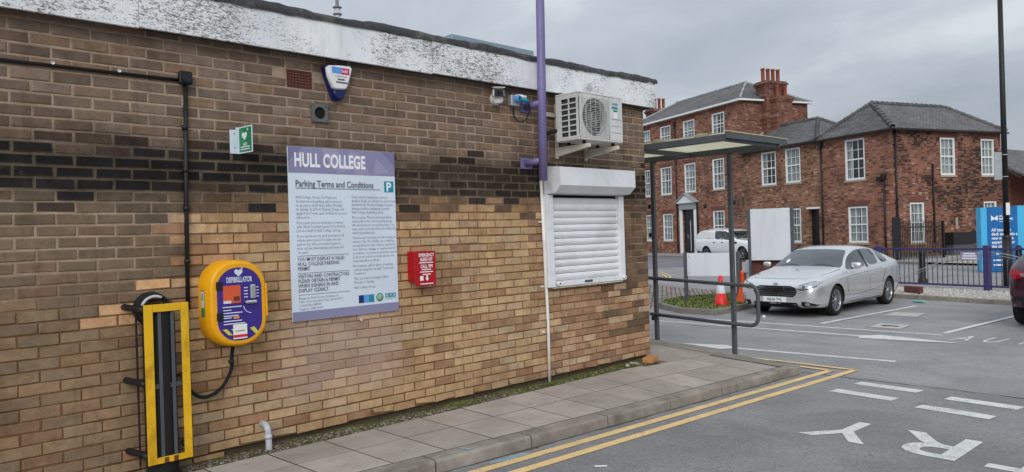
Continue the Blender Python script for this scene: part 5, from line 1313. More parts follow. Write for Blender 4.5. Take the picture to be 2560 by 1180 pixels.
def sash(parent, T, x0, x1, z0, z1, nx_, nz_, curt=.6, arch=True):
    """white sliding-sash window: box frame, two sashes, each pane its own piece, stone sill, curtains and room behind"""
    w_, h_ = x1-x0, z1-z0; fw_ = min(.10, w_*.09)
    fr_ = MB(); dd = .05
    for a, c, d_, e_ in ((x0, x0+fw_, z0, z1), (x1-fw_, x1, z0, z1), (x0+fw_, x1-fw_, z1-fw_*.9, z1), (x0+fw_, x1-fw_, z0, z0+fw_*1.1)): fr_.box(a+.001, c-.001, dd-.03, dd+.06, d_+.001, e_-.001, T)
    ix0, ix1, iz0, iz1 = x0+fw_, x1-fw_, z0+fw_*1.1, z1-fw_*.9; zm = (iz0+iz1)/2
    fr_.box(ix0, ix1, dd, dd+.05, zm-.035, zm+.035, T)
    bw = .026
    for i in range(1, nx_): xx_ = ix0+(ix1-ix0)*i/nx_; fr_.box(xx_-bw/2, xx_+bw/2, dd+.01, dd+.04, iz0, iz1, T)
    for i in range(1, nz_):
        zz_ = iz0+(iz1-iz0)*i/nz_
        if abs(zz_-zm) > .06: fr_.box(ix0, ix1, dd+.012, dd+.042, zz_-bw/2, zz_+bw/2, T)
    win = fr_.obj('window', 'sash_white', parent)
    for i in range(nx_):
        for j in range(nz_):
            a, c = ix0+(ix1-ix0)*i/nx_, ix0+(ix1-ix0)*(i+1)/nx_; d_, e_ = iz0+(iz1-iz0)*j/nz_, iz0+(iz1-iz0)*(j+1)/nz_
            b_ = MB(); b_.quad(*[T @ Vector(v) for v in ((a, dd+.03, d_), (c, dd+.03, d_), (c, dd+.03+rnd.uniform(-.002, .002), e_), (a, dd+.03, e_))]); b_.obj('pane', 'window_glass', win)
    MB().box(x0-.07, x1+.07, -.05, .03, z0-.10, z0-.001, T).obj('sill', 'stone_sill', win)
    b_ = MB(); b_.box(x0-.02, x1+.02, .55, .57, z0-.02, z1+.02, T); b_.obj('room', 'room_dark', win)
    if curt > 0:
        b_ = MB(); n_ = 14; vs_ = []
        hc = (z1-z0)*(1.0 if curt > .35 else 1.0); segs_ = [(x0+.02, x0+(x1-x0)*min(.5, curt*.5)), (x1-(x1-x0)*min(.5, curt*.5), x1-.02)]
        for sa, sb2 in segs_:
            vs_ = []
            for i in range(n_+1):
                xx_ = sa+(sb2-sa)*i/n_; yy_ = .20+.03*math.sin(i*2.1+sa*7)
                vs_ += [T @ Vector((xx_, yy_, z0)), T @ Vector((xx_, yy_, z1))]
            b_.add(vs_, [(2*i, 2*i+2, 2*i+3, 2*i+1) for i in range(n_)], True)
        b_.obj('curtain', 'curtain', win)
    return win
def arch_bricks(parent, T, x0, x1, z1, m):
    b_ = MB(); n_ = max(6, int((x1-x0)/.11)); 
    for i in range(n_):
        u0, u1 = i/n_, (i+.86)/n_; k = .16
        xa, xb = x0-.05+(x1-x0+.1)*u0, x0-.05+(x1-x0+.1)*u1; fx = lambda u: (u-.5)*k*2
        vs_ = [(xa, -.012, z1+.012), (xb, -.012, z1+.012), (xb+fx(u1), -.012, z1+.30), (xa+fx(u0), -.012, z1+.30)]; vs_ += [(x, .02, z) for x, _, z in vs_]
        b_.add([T @ Vector(v) for v in vs_], [(0, 1, 2, 3)]+[(q_, q_+4, (q_+1) % 4+4, (q_+1) % 4) for q_ in range(4)])
    return b_.obj('window_arch', m, parent)
def rect_front(x0, x1, y0, y1):
    a = on_front(x0, (y0+y1)/2)[0]; c = on_front(x1, (y0+y1)/2)[0]; xm_ = (x0+x1)/2
    return [a, c, on_front(xm_, y1)[1], on_front(xm_, y0)[1]]
def rect_side(x0, x1, y0, y1):
    a = on_side(x0, (y0+y1)/2)[0]; c = on_side(x1, (y0+y1)/2)[0]; xm_ = (x0+x1)/2
    return [a, c, on_side(xm_, y1)[1], on_side(xm_, y0)[1]]
TJ, TM, TL = 4.75, 11.2, 24.6                 # front stretches: end house 0..TJ, link TJ..TM, tall house TM..TL
ZE, ZEM, ZB = 6.72, 10.2, .1
M('arch_red', (112, 70, 60), .9, .2, 12, .2)
def wall_tri(b_, pts): b_.add(pts, [tuple(range(len(pts)))])
# --- tall house
h3 = thing('tall_house', 'three-storey red brick Georgian house with slate hipped roof and porch door', 'house')
row2 = [rect_front(*r_) for r_ in ((1604, 1625, 327, 354), (1650, 1676, 315, 350), (1707, 1736, 302, 340), (1779, 1811, 285, 338))]
row1 = [rect_front(*r_) for r_ in ((1604, 1626, 428, 494), (1652, 1679, 416, 487), (1711, 1739, 408, 480), (1781, 1811, 397, 475))]
row0 = [rect_front(*r_) for r_ in ((1608, 1630, 538, 603), (1658, 1682, 533, 602), (1783, 1812, 527, 601))]
for rw in (row2, row1, row0):                  # level the heads and sills of a row
    zs0 = sorted(r_[2] for r_ in rw)[len(rw)//2]; zs1 = sorted(r_[3] for r_ in rw)[len(rw)//2]
    if rw is row2: zs0 = zs1-1.55
    for r_ in rw: r_[2], r_[3] = zs0, zs1
dr = rect_front(1708, 1738, 520, 627); dr[2] = .12
wall_open(-TL, -TM, ZB, ZEM, row2+row1+row0+[dr], .16, FT).obj('front_wall', 'red_brick_front', h3)
b = MB(); D3 = 5.7
b.quad(*[FS @ Vector(v) for v in ((0, TM, ZE-.6), (D3, TM, ZE-.6), (D3, TM, ZEM), (0, TM, ZEM))]); b.obj('side_wall', 'red_brick_side', h3)
b = MB(); b.quad(*[FS @ Vector(v) for v in ((0, TL, ZB), (D3, TL, ZB), (D3, TL, ZEM), (0, TL, ZEM))]); b.quad(*[FS @ Vector(v) for v in ((D3, TL, ZB), (D3, TM, ZB), (D3, TM, ZEM), (D3, TL, ZEM))]); b.obj('rear_wall', 'red_brick_side', h3)
for rw, nz_ in ((row2, 3), (row1, 4), (row0, 4)):
    for i, r_ in enumerate(rw): sash(h3, FT, *r_, 3, nz_, rnd.choice([.95, .8, .7])); arch_bricks(h3, FT, r_[0], r_[1], r_[3], 'arch_red')
def hip_roof(parent, s0, s1, t0, t1, z0, z1, ra, rb, ov=.25, name='roof'):
    """hipped slate roof; ra, rb = ridge ends (s,t)"""
    q_ = [(s0-ov, t0-ov), (s1+ov, t0-ov), (s1+ov, t1+ov), (s0-ov, t1+ov)]; lo = [FS @ Vector((a, c, z0)) for a, c in q_]; A_, B_ = FS @ Vector((*ra, z1)), FS @ Vector((*rb, z1))
    b_ = MB(); alongt = abs(ra[1]-rb[1]) > abs(ra[0]-rb[0])
    if alongt:   # ridge along t: ra at low t
        b_.add(lo+[A_, B_], [(0, 1, 4), (1, 2, 5, 4), (2, 3, 5), (3, 0, 4, 5)]); hips = [(lo[0], A_), (lo[1], A_), (lo[2], B_), (lo[3], B_), (A_, B_)]
    else:        # ridge along s: ra at low s
        b_.add(lo+[A_, B_], [(0, 1, 5, 4), (1, 2, 5), (2, 3, 4, 5), (3, 0, 4)]); hips = [(lo[0], A_), (lo[3], A_), (lo[1], B_), (lo[2], B_), (A_, B_)]
    lo2 = [v-Vector((0, 0, .06)) for v in lo]
    b_.add(lo+lo2, [(i, (i+1) % 4, (i+1) % 4+4, i+4) for i in range(4)]+[(4, 5, 6, 7)])
    rf = b_.obj(name, 'slate', parent); return rf, hips
def ridge_tiles(rf, hips, m, r_=.13, step=.40):
    for a_, c_ in hips:
        d_ = (c_-a_); n_ = max(2, int(d_.length/step))
        for i in range(n_):
            p0_, p1_ = a_+d_*(i/n_), a_+d_*((i+1.06)/n_); lift = Vector((0, 0, .0))
            b_ = MB(); b_.tube([p0_+Vector((0, 0, .02)), p1_+Vector((0, 0, .0))], [r_*1.0, r_*.86], 7, False); b_.obj('ridge_tile', m, rf)
rf, hips = hip_roof(h3, 0, D3, TM, TL, ZEM, 12.0, (D3/2, TM+2.7), (D3/2, TL-2.7)); ridge_tiles(rf, hips, 'lead_grey', .09, 1.4)
MB().box(-TL-.3, -TM+.3, -.32, -.02, ZEM-.10, ZEM+.02, FT).obj('eaves_board', 'sash_white', h3)
b = MB(); b.box(-.30, D3+.3, TM-.28, TM-.02, ZEM-.09, ZEM+.02, FS); b.obj('eaves_board', 'sash_white', h3)
def stack(parent, s0, s1, t0, t1, z0, z1, npots, ph, m='red_brick_side', along='s'):
    ch = MB().box(s0, s1, t0, t1, z0, z1, FS).obj('chimney', m, parent)
    for k, (e_, h_) in enumerate(((.06, .12), (.12, .14), (.05, .10))): MB().box(s0-e_, s1+e_, t0-e_, t1+e_, z1+.002-.36+.12*k+.001*k, z1-.36+.12*k+h_*.85, FS).obj('chimney_course', m, ch)
    for i in range(npots):
        u_ = (i+.5)/npots; c_ = FS @ Vector((s0+(s1-s0)*u_, (t0+t1)/2, z1)) if along == 's' else FS @ Vector(((s0+s1)/2, t1-(t1-t0)*u_, z1))
        MB().lathe([(.14, -.05), (.125, .1), (.118, ph-.12), (.145, ph-.10), (.145, ph-.02), (.12, ph), (.09, ph-.01), (.09, ph-.3)], 14, Matrix.Translation(c_)).obj('chimney_pot', 'pot_red', ch)
    return ch
def on_s(px, py, t_): v = FSi @ onplane(px, py, C0+et*t_, et); return v.x, v.z
sa, zc1 = on_s(1914, 200, TM-.45); sb, _ = on_s(1964, 200, TM-.45); _, zp1 = on_s(1930, 168, TM-.45)
stack(h3, sa, sb, TM-.45, TM+.5, ZE-.5, zc1, 4, zp1-zc1)
sa2, zc2 = on_s(1941, 238, TM-1.0); sb2, _ = on_s(1980, 238, TM-1.0); _, zp2 = on_s(1960, 212, TM-1.0)
stack(h3, sa2, sb2, TM-1.0, TM-.46, ZE-.3, zc2, 2, zp2-zc2)
sa3, zc3 = on_s(1628, 272, TL-.5); sb3, _ = on_s(1670, 272, TL-.5); _, zp3 = on_s(1650, 244, TL-.5)
stack(h3, sa3, sb3, TL-.6, TL+.3, 9, zc3, 4, zp3-zc3)
# doorway with pilasters and pediment
xa, xb, zt_ = dr[0], dr[1], dr[3]; dw_ = xb-xa
MB().box(xa, xb, .12, .16, .12, zt_, FT).obj('door', 'door_dark', h3)
MB().box(xa-.24, xa-.02, -.12, -.002, .12, zt_-.12, FT).obj('pilaster', 'sash_white', h3); MB().box(xb+.02, xb+.24, -.12, -.002, .12, zt_-.12, FT).obj('pilaster', 'sash_white', h3); MB().box(xb+.26, xb+.42, -.06, -.002, .12, zt_+.3, FT).obj('door_surround', 'door_dark', h3)
MB().box(xa+.5*dw_+.02, xa+.5*dw_+.06, .10, .121, .3, zt_-.9, FT).obj('door_stile', 'sash_white', h3); MB().box(xa+.28*dw_, xa+.33*dw_, .09, .121, 1.2, 1.5, FT).obj('door_handle', 'alloy', h3)
MB().box(xa-.26, xb+.26, -.16, -.002, zt_-.10, zt_+.36, FT).obj('entablature', 'lead_grey', h3)
b = MB(); b.prism([(xa-.42, zt_+.362), (xb+.42, zt_+.362), ((xa+xb)/2, zt_+.98)], -.30, -.002, FT); b.obj('pediment', 'sash_white', h3)
for sg in (-1, 1):
    b = MB(); p0_, p1_ = FT @ Vector(((xa+xb)/2, -.20, zt_+1.04)), FT @ Vector(((xa+xb)/2+sg*(dw_/2+.54), -.20, zt_+.38)); b.bar(p0_, p1_, .42, .07); b.obj('pediment_roof', 'lead_grey', h3)
def pipe(parent, x_, z0, z1, T, m='drainpipe', hop=True, y_=-.07):
    MB().tube([T @ Vector((x_, y_, z0)), T @ Vector((x_, y_, z1))], .05, 8).obj('drainpipe', m, parent)
    if hop: b_ = MB(); b_.prism([(x_-.14, z1+.3), (x_+.14, z1+.3), (x_+.07, z1), (x_-.07, z1)], y_-.1, y_+.06, T); b_.obj('hopper', m, parent)
pipe(h3, on_front(1692, 450)[0], .12, on_front(1690, 315)[1], FT)
for px_, py_ in ((1637, 405), (1637, 515), (1690, 405), (1763, 515), (1836, 505)):
    x_, z_ = on_front(px_, py_); MB().lathe([(.17, 0), (.16, .03), (.1, .05), (.05, .07), (0, .07)], 16, FT @ Matrix.Translation((x_, -.005, z_)) @ Matrix.Rotation(R(90), 4, 'X')).obj('tie_plate', 'drainpipe', h3)
base_at(h3, FS @ Vector((2.8, 17.5, .1)))
# --- link house
h2 = thing('link_house', 'two-storey brown brick link house between the tall house and corner house', 'house')
lr1 = [rect_front(*r_) for r_ in ((1903, 1940, 377, 463), (1963, 2001, 370, 460))]; lr0 = [rect_front(1967, 2003, 521, 606), rect_front(2021, 2049, 522, 640)]; lr0[1][2] = .12
for r_ in lr1: r_[2], r_[3] = lr1[0][2], lr1[1][3]
wall_open(-TM, -TJ, ZB, ZE, lr1+lr0, .16, FT).obj('front_wall', 'brown_brick_front', h2)
for r_, cu in ((lr1[0], .5), (lr1[1], .9), (lr0[0], .8)): sash(h2, FT, *r_, 3, 4, cu)
r_ = lr0[1]; MB().box(r_[0], r_[1], .3, .34, .12, r_[3], FT).obj('door', 'door_dark', h2); MB().box(r_[0]-.1, r_[1]+.1, -.03, .03, r_[3], r_[3]+.10, FT).obj('door_lintel', 'sash_white', h2)
b = MB()
for a, c in ((r_[0], .0), (r_[1], .0)): b.box(a-.002, a+.002, .0, .3, .12, r_[3], FT)
b.obj('door_reveal', 'brown_brick_front', h2)
q_ = [(-.25, TJ-.1), (-.25, TM-.002), (2.45, TM-.002), (2.45, TJ+2.4), (5.2, TM-.002), (5.2, TJ)]
zR = 8.40; zr0 = ZE
vv = [FS @ Vector((a, c, z)) for a, c, z in ((-.25, TJ-.05, zr0), (-.25, TM-.003, zr0), (2.45, TM-.003, zR), (2.45, TJ+2.4, zR), (5.3, TM-.003, zr0), (5.3, TJ-.05, zr0))]
b = MB(); b.add(vv, [(0, 1, 2, 3), (3, 2, 4, 5), (5, 0, 3)]); rf2 = b.obj('roof', 'slate', h2); ridge_tiles(rf2, [(vv[0], vv[3]), (vv[5], vv[3]), (vv[3], vv[2])], 'slate', .12, .34)
MB().box(-TM, -TJ, -.34, -.22, ZE-.12, ZE-.01, FT).obj('gutter', 'gutter_black', h2); MB().box(-TM, -TJ, -.215, .0, ZE-.10, ZE-.012, FT).obj('eaves', 'gutter_black', h2)
MB().bar(FS @ Vector((-.2, TM-.06, ZE+.08)), FS @ Vector((2.45, TM-.06, zR+.1)), .12, .16).obj('flashing', 'lead_grey', h2)
base_at(h2, FS @ Vector((2.5, 8, .1)))
# --- corner house
h1 = thing('corner_house', 'two-storey corner house with soot-blackened side wall and hipped slate roof', 'house')
SL = on_side(2503, 420)[0]
f1 = [rect_front(2112, 2162, 347, 450), rect_front(2121, 2170, 516, 607)]
s1_ = [rect_side(2351, 2388, 344, 438), rect_side(2453, 2486, 351, 441), rect_side(2276, 2312, 506, 607), rect_side(2461, 2493, 507, 606)]
s1_[1][2], s1_[1][3] = s1_[0][2], s1_[0][3]; s1_[3][2], s1_[3][3] = s1_[2][2], s1_[2][3]
wall_open(-TJ, 0, ZB, ZE, f1, .16, FT).obj('front_wall', 'red_brick_front', h1); wall_open(0, SL, ZB, ZE, s1_, .16, FS).obj('side_wall', 'sooty_brick_side', h1)
b = MB(); b.quad(*[FS @ Vector(v) for v in ((SL, 0, ZB), (SL, TJ, ZB), (SL, TJ, ZE), (SL, 0, ZE))]); b.quad(*[FS @ Vector(v) for v in ((5.3, TJ, ZB), (SL, TJ, ZB), (SL, TJ, ZE), (5.3, TJ, ZE))]); b.obj('rear_wall', 'red_brick_side', h1)
for r_, cu in ((f1[0], .35), (f1[1], .95)): sash(h1, FT, *r_, 3, 4, cu)
for r_, cu in zip(s1_, (.9, .9, .8, .9)): sash(h1, FS, *r_, 3, 4, cu); arch_bricks(h1, FS, r_[0], r_[1], r_[3], 'arch_red')
arch_bricks(h1, FT, f1[1][0], f1[1][1], f1[1][3], 'arch_red')
rf3, hips = hip_roof(h1, 0, SL, 0, TJ, ZE, 8.42, (1.3, 2.3), (SL-1.3, 2.3), .22); ridge_tiles(rf3, hips, 'slate', .13, .36)
MB().box(-TJ, .22, -.36, -.24, ZE-.14, ZE-.065, FT).obj('gutter', 'gutter_black', h1); MB().box(-.2, SL+.2, -.36, -.24, ZE-.142, ZE-.064, FS).obj('gutter', 'gutter_black', h1)
MB().box(-TJ, -.001, -.23, 0, ZE-.12, ZE-.062, FT).obj('eaves', 'gutter_black', h1); MB().box(-.225, SL, -.23, 0, ZE-.121, ZE-.063, FS).obj('eaves', 'gutter_black', h1)
pipe(h1, on_front(2057, 480)[0], .12, ZE-.5, FT, 'gutter_black'); pipe(h1, on_side(2240, 480)[0]-.02, .12, ZE-.15, FS, 'gutter_black', False); pipe(h1, on_side(2332, 500)[0], .8, on_side(2330, 410)[1], FS, 'drainpipe', False)
pipe(h1, on_front(2214, 520)[0], .12, on_front(2214, 450)[1], FT, 'drainpipe', True)
MB().box(*[on_front(2198, 450)[0], on_front(2208, 450)[0]], -.25, -.001, on_front(2200, 454)[1], on_front(2200, 442)[1], FT).obj('flood_lamp', 'black_plastic', h1)
x_, z_ = on_side(2392, 558); MB().box(x_-.10, x_+.08, -.02, -.001, z_-.3, z_+.3, FS).obj('patch', 'stone_sill', h1)
a_, z0_ = on_side(2417, 606); c_, z1_ = on_side(2428, 579); MB().box(a_, c_, -.12, -.001, z0_, z1_, FS).obj('meter_cupboard', 'bracket_cream', h1)
base_at(h1, FS @ Vector((4, 2.4, .1)))
a_, z0_ = on_side(2358, 610); c_, z1_ = on_side(2416, 579)
bn = thing('wall_tank', 'black ribbed tank mounted low on the sooty side wall', 'tank')
for i in range(6): MB().bbox(a_+(c_-a_)*i/6+.004, a_+(c_-a_)*(i+1)/6-.004, -.62, -.02, z0_, z1_, .02, FS).obj('tank_panel', 'black_plastic', bn)
MB().box(a_+.1, c_-.1, -.5, -.1, .1, z0_-.001, FS).obj('stand', 'steel_dark', bn)
base_at(bn, FS @ Vector(((a_+c_)/2, -.3, .1)))
# railings with spikes in front of the side wall
rg = thing('spiked_railing', 'black spiked iron railing with solid post beside the corner house', 'railing')
yy_ = -1.6
def on_sy(px, py): v = FSi @ onplane(px, py, C0+et*yy_, et); return v.x, v.z
ra_, rb_ = on_sy(2250, 590)[0], on_sy(2356, 590)[0]; zt_ = on_sy(2300, 552)[1]
MB().bbox(on_sy(2232, 590)[0], ra_, yy_-.05, yy_+.05, .1, on_sy(2240, 543)[1], .02, FS).obj('gate_pier', 'black_plastic', rg)
nb = 26
bm1 = MB(); bm1.box(-.011, .011, -.011, .011, 0, zt_-.22); bm1.add([(-.02, -.012, zt_-.22), (.02, -.012, zt_-.22), (.02, .012, zt_-.22), (-.02, .012, zt_-.22), (0, 0, zt_-.02)], [(0, 1, 4), (1, 2, 4), (2, 3, 4), (3, 0, 4)])
bme = bm1.mesh('bar'); bme.materials.append(MATS['black_plastic'])
for i in range(nb):
    o = bpy.data.objects.new('bar', bme); COL.objects.link(o); o.parent = rg; o.matrix_local = FS @ Matrix.Translation((ra_+.05+(rb_-ra_-.1)*i/(nb-1), yy_, .1))
for z_ in (.35, zt_-.32): MB().box(ra_, rb_, yy_-.02, yy_+.02, z_, z_+.05, FS).obj('rail', 'black_plastic', rg)
MB().box(rb_, rb_+.1, yy_-.06, yy_+.06, .1, zt_-.02, FS).obj('end_post', 'black_plastic', rg)
base_at(rg, FS @ Vector(((ra_+rb_)/2, yy_, .1)))
# --- far gabled building at the right
fb = thing('gabled_outbuilding', 'orange brick gabled outbuilding with brown slate roof beyond the corner house', 'house')
def P40(px, py, dep): return A(px, py, dep)
b = MB(); q = [A(2440, 520, 50), A(2800, 470, 50)]
g0, g1, gp_ = A(2480, 640, 49), A(2760, 630, 46), A(2500, 430, 49)
dirx = (es*.96-et*.28).normalized(); o0 = A(2485, 560, 48); o0.z = 0
TG = Matrix(((dirx.x, -dirx.y, 0, o0.x), (dirx.y, dirx.x, 0, o0.y), (0, 0, 1, 0), (0, 0, 0, 1)))
b.add([TG @ Vector(v) for v in ((0, 0, 0), (14, 0, 0), (14, 0, 3.4), (3.4, 0, 3.2), (0, 0, 5.6))], [tuple(range(5))]); b.obj('front_wall', 'orange_brick', fb)
b = MB(); b.add([TG @ Vector(v) for v in ((-.5, -.5, 6.2), (14, -.5, 2.5), (14, 6, 6.7), (-.5, 6, 7.0))], [(0, 1, 2, 3)]); b.add([TG @ Vector(v) for v in ((-.5, -.52, 6.1), (14, -.52, 2.4), (14, -.5, 2.55), (-.5, -.5, 6.25))], [(0, 1, 2, 3)])
MB().bar(TG @ Vector((.2, -.3, 5.55)), TG @ Vector((4.6, -.3, 2.9)), .2, .12).obj('verge_board', 'lead_grey', fb)
zt1 = A(2512, 376, 49).z
b = MB(); rp = [A(2490, 371, 52), A(2700, 388, 50), A(2700, 500, 44), A(2512, 412, 46.5)]
b.add(rp, [(0, 1, 2, 3)]); rp2 = [v-Vector((0, 0, .15)) for v in rp]; b.add(rp2, [(3, 2, 1, 0)]); b.add([rp[3], rp[2], rp2[2], rp2[3]], [(0, 1, 2, 3)]); b.obj('roof', 'slate', fb)
gb = [A(2500, 412, 48.5), A(2700, 500, 46), A(2700, 640, 46), A(2500, 640, 48.5)]
b = MB(); b.add(gb, [(0, 1, 2, 3)]); b.obj('gable_wall', 'arch_red', fb)
base_at(fb, (o0.x, o0.y, 0))

# ------------------------------------------------------------------ vehicles
def interp(tab, x):
    if x <= tab[0][0]: return tab[0][1]
    for (a, u), (b_, v) in zip(tab, tab[1:]):
        if x <= b_: 
            t_ = (x-a)/(b_-a); return u+(v-u)*t_
    return tab[-1][1]
def car_shell(st, zb, hw, zbelt, ztop, ytop, side_glass, screens, wheels, wr, arch_w=.03, crease=.0):
    """lofted body: stations st along the length; returns evaluated mesh with material slots 0 paint, 1 glass side, 2 screen, 3 underside, 4 pillar trim"""
    rows = []
    for x in st:
        Wd, B, Tp, Yt, Zb = interp(hw, x), interp(zbelt, x), interp(ztop, x), interp(ytop, x), interp(zb, x)
        g = Tp-B
        if g > .22:
            up_ = [(.930*Wd, B+.012), (Yt+.075*min(1, g/.45), Tp-.085*min(1, g/.4)), (Yt+.015, Tp-.045), (Yt*.86, Tp-.014), (Yt*.45, Tp-.003), (0, Tp)]
        else:
            k = g/.22
            up_ = [(.930*Wd, B+.012*k+.004), (.90*Wd, B+.30*g), (.84*Wd, B+.62*g), (.70*Wd, B+.86*g), (.38*Wd, B+.97*g), (0, Tp)]
        mid = Zb+.18+(B-.13-Zb-.18)*.5
        rows.append([(0, Zb), (.68*Wd, Zb), (.93*Wd, Zb+.035), (.985*Wd, Zb+.16), (Wd, mid), (Wd*(.992), B-.12), (Wd*.957, B-.018)]+up_)
    nr = len(rows[0]); vs = []; idx = {}
    for i, x in enumerate(st):
        for j, (y, z) in enumerate(rows[i]):
            idx[(i, j, 1)] = len(vs); vs.append((x, y, z))
            if y > 0: idx[(i, j, -1)] = len(vs); vs.append((x, -y, z))
            else: idx[(i, j, -1)] = idx[(i, j, 1)]
    fs, mi = [], []
    for i in range(len(st)-1):
        xm_ = (st[i]+st[i+1])/2
        for j in range(nr-1):
            for sg in (1, -1):
                q_ = [idx[(i, j, sg)], idx[(i+1, j, sg)], idx[(i+1, j+1, sg)], idx[(i, j+1, sg)]]
                q_ = list(dict.fromkeys(q_)); 
                if len(q_) < 3: continue
                if sg < 0: q_ = q_[::-1]
                fs.append(tuple(q_)); k = 0
                if j == 7 and any(a < xm_ < b_ for a, b_ in side_glass): k = 1
                elif j in (9, 10, 11) and any(a < xm_ < b_ for a, b_ in screens): k = 2
                elif j == 0: k = 3
                mi.append(k)
    for i, rev in ((0, True), (len(st)-1, False)):
        loop = [idx[(i, j, 1)] for j in range(nr)]+[idx[(i, j, -1)] for j in range(nr-2, 0, -1)]
        fs.append(tuple(loop if rev else loop[::-1])); mi.append(0)
    me = bpy.data.meshes.new('body'); me.from_pydata(vs, [], fs); me.polygons.foreach_set('material_index', mi)
    for p_ in me.polygons: p_.use_smooth = True
    crz = set()
    for i in range(len(st)-1):
        for j in (2, 5, 6, 8):
            crz.add(tuple(sorted((round(rows[i][j][1], 4), round(rows[i+1][j][1], 4)))))
    bm = bmesh.new(); bm.from_mesh(me); bmesh.ops.recalc_face_normals(bm, faces=bm.faces)
    cl = bm.edges.layers.float.new('crease_edge')
    for e_ in bm.edges:
        if len(e_.link_faces) == 2 and e_.link_faces[0].material_index != e_.link_faces[1].material_index: e_[cl] = .75
        if len(e_.link_faces) == 2 and tuple(sorted((round(v.co.z, 4) for v in e_.verts))) in crz: e_[cl] = max(e_[cl], .55)
    bm.to_mesh(me); bm.free()
    for i in range(6): me.materials.append(None)
    ob = bpy.data.objects.new('tmp_body', me); COL.objects.link(ob)
    sm_ = ob.modifiers.new('s', 'SUBSURF'); sm_.levels = 2; sm_.render_levels = 2
    cuts = []
    for wx, wy in wheels:
        cb_ = MB(); cb_.tube([(wx, wy-.22, wr), (wx, wy+.30, wr)], wr+arch_w, 40); cm = cb_.mesh('cut'); 
        for i in range(6): cm.materials.append(None)
        for p_ in cm.polygons: p_.material_index = 3; p_.use_smooth = True
        co = bpy.data.objects.new('cut', cm); COL.objects.link(co); cuts.append(co)
        bo = ob.modifiers.new('b', 'BOOLEAN'); bo.operation = 'DIFFERENCE'; bo.object = co; bo.solver = 'EXACT'
    dg_ = bpy.context.evaluated_depsgraph_get(); dg_.update(); out = bpy.data.meshes.new_from_object(ob.evaluated_get(dg_))
    for o_ in cuts+[ob]: bpy.data.objects.remove(o_)
    return out
def split_mat(me):
    groups = {}
    for p_ in me.polygons: groups.setdefault(p_.material_index, []).append(p_)
    res = {}
    for k, ps in groups.items():
        m_ = {}; vs = []; fs = []
        for p_ in ps:
            f_ = []
            for v in p_.vertices:
                if v not in m_: m_[v] = len(vs); vs.append(me.vertices[v].co[:])
                f_.append(m_[v])
            fs.append(tuple(f_))
        res[k] = (vs, fs)
    return res
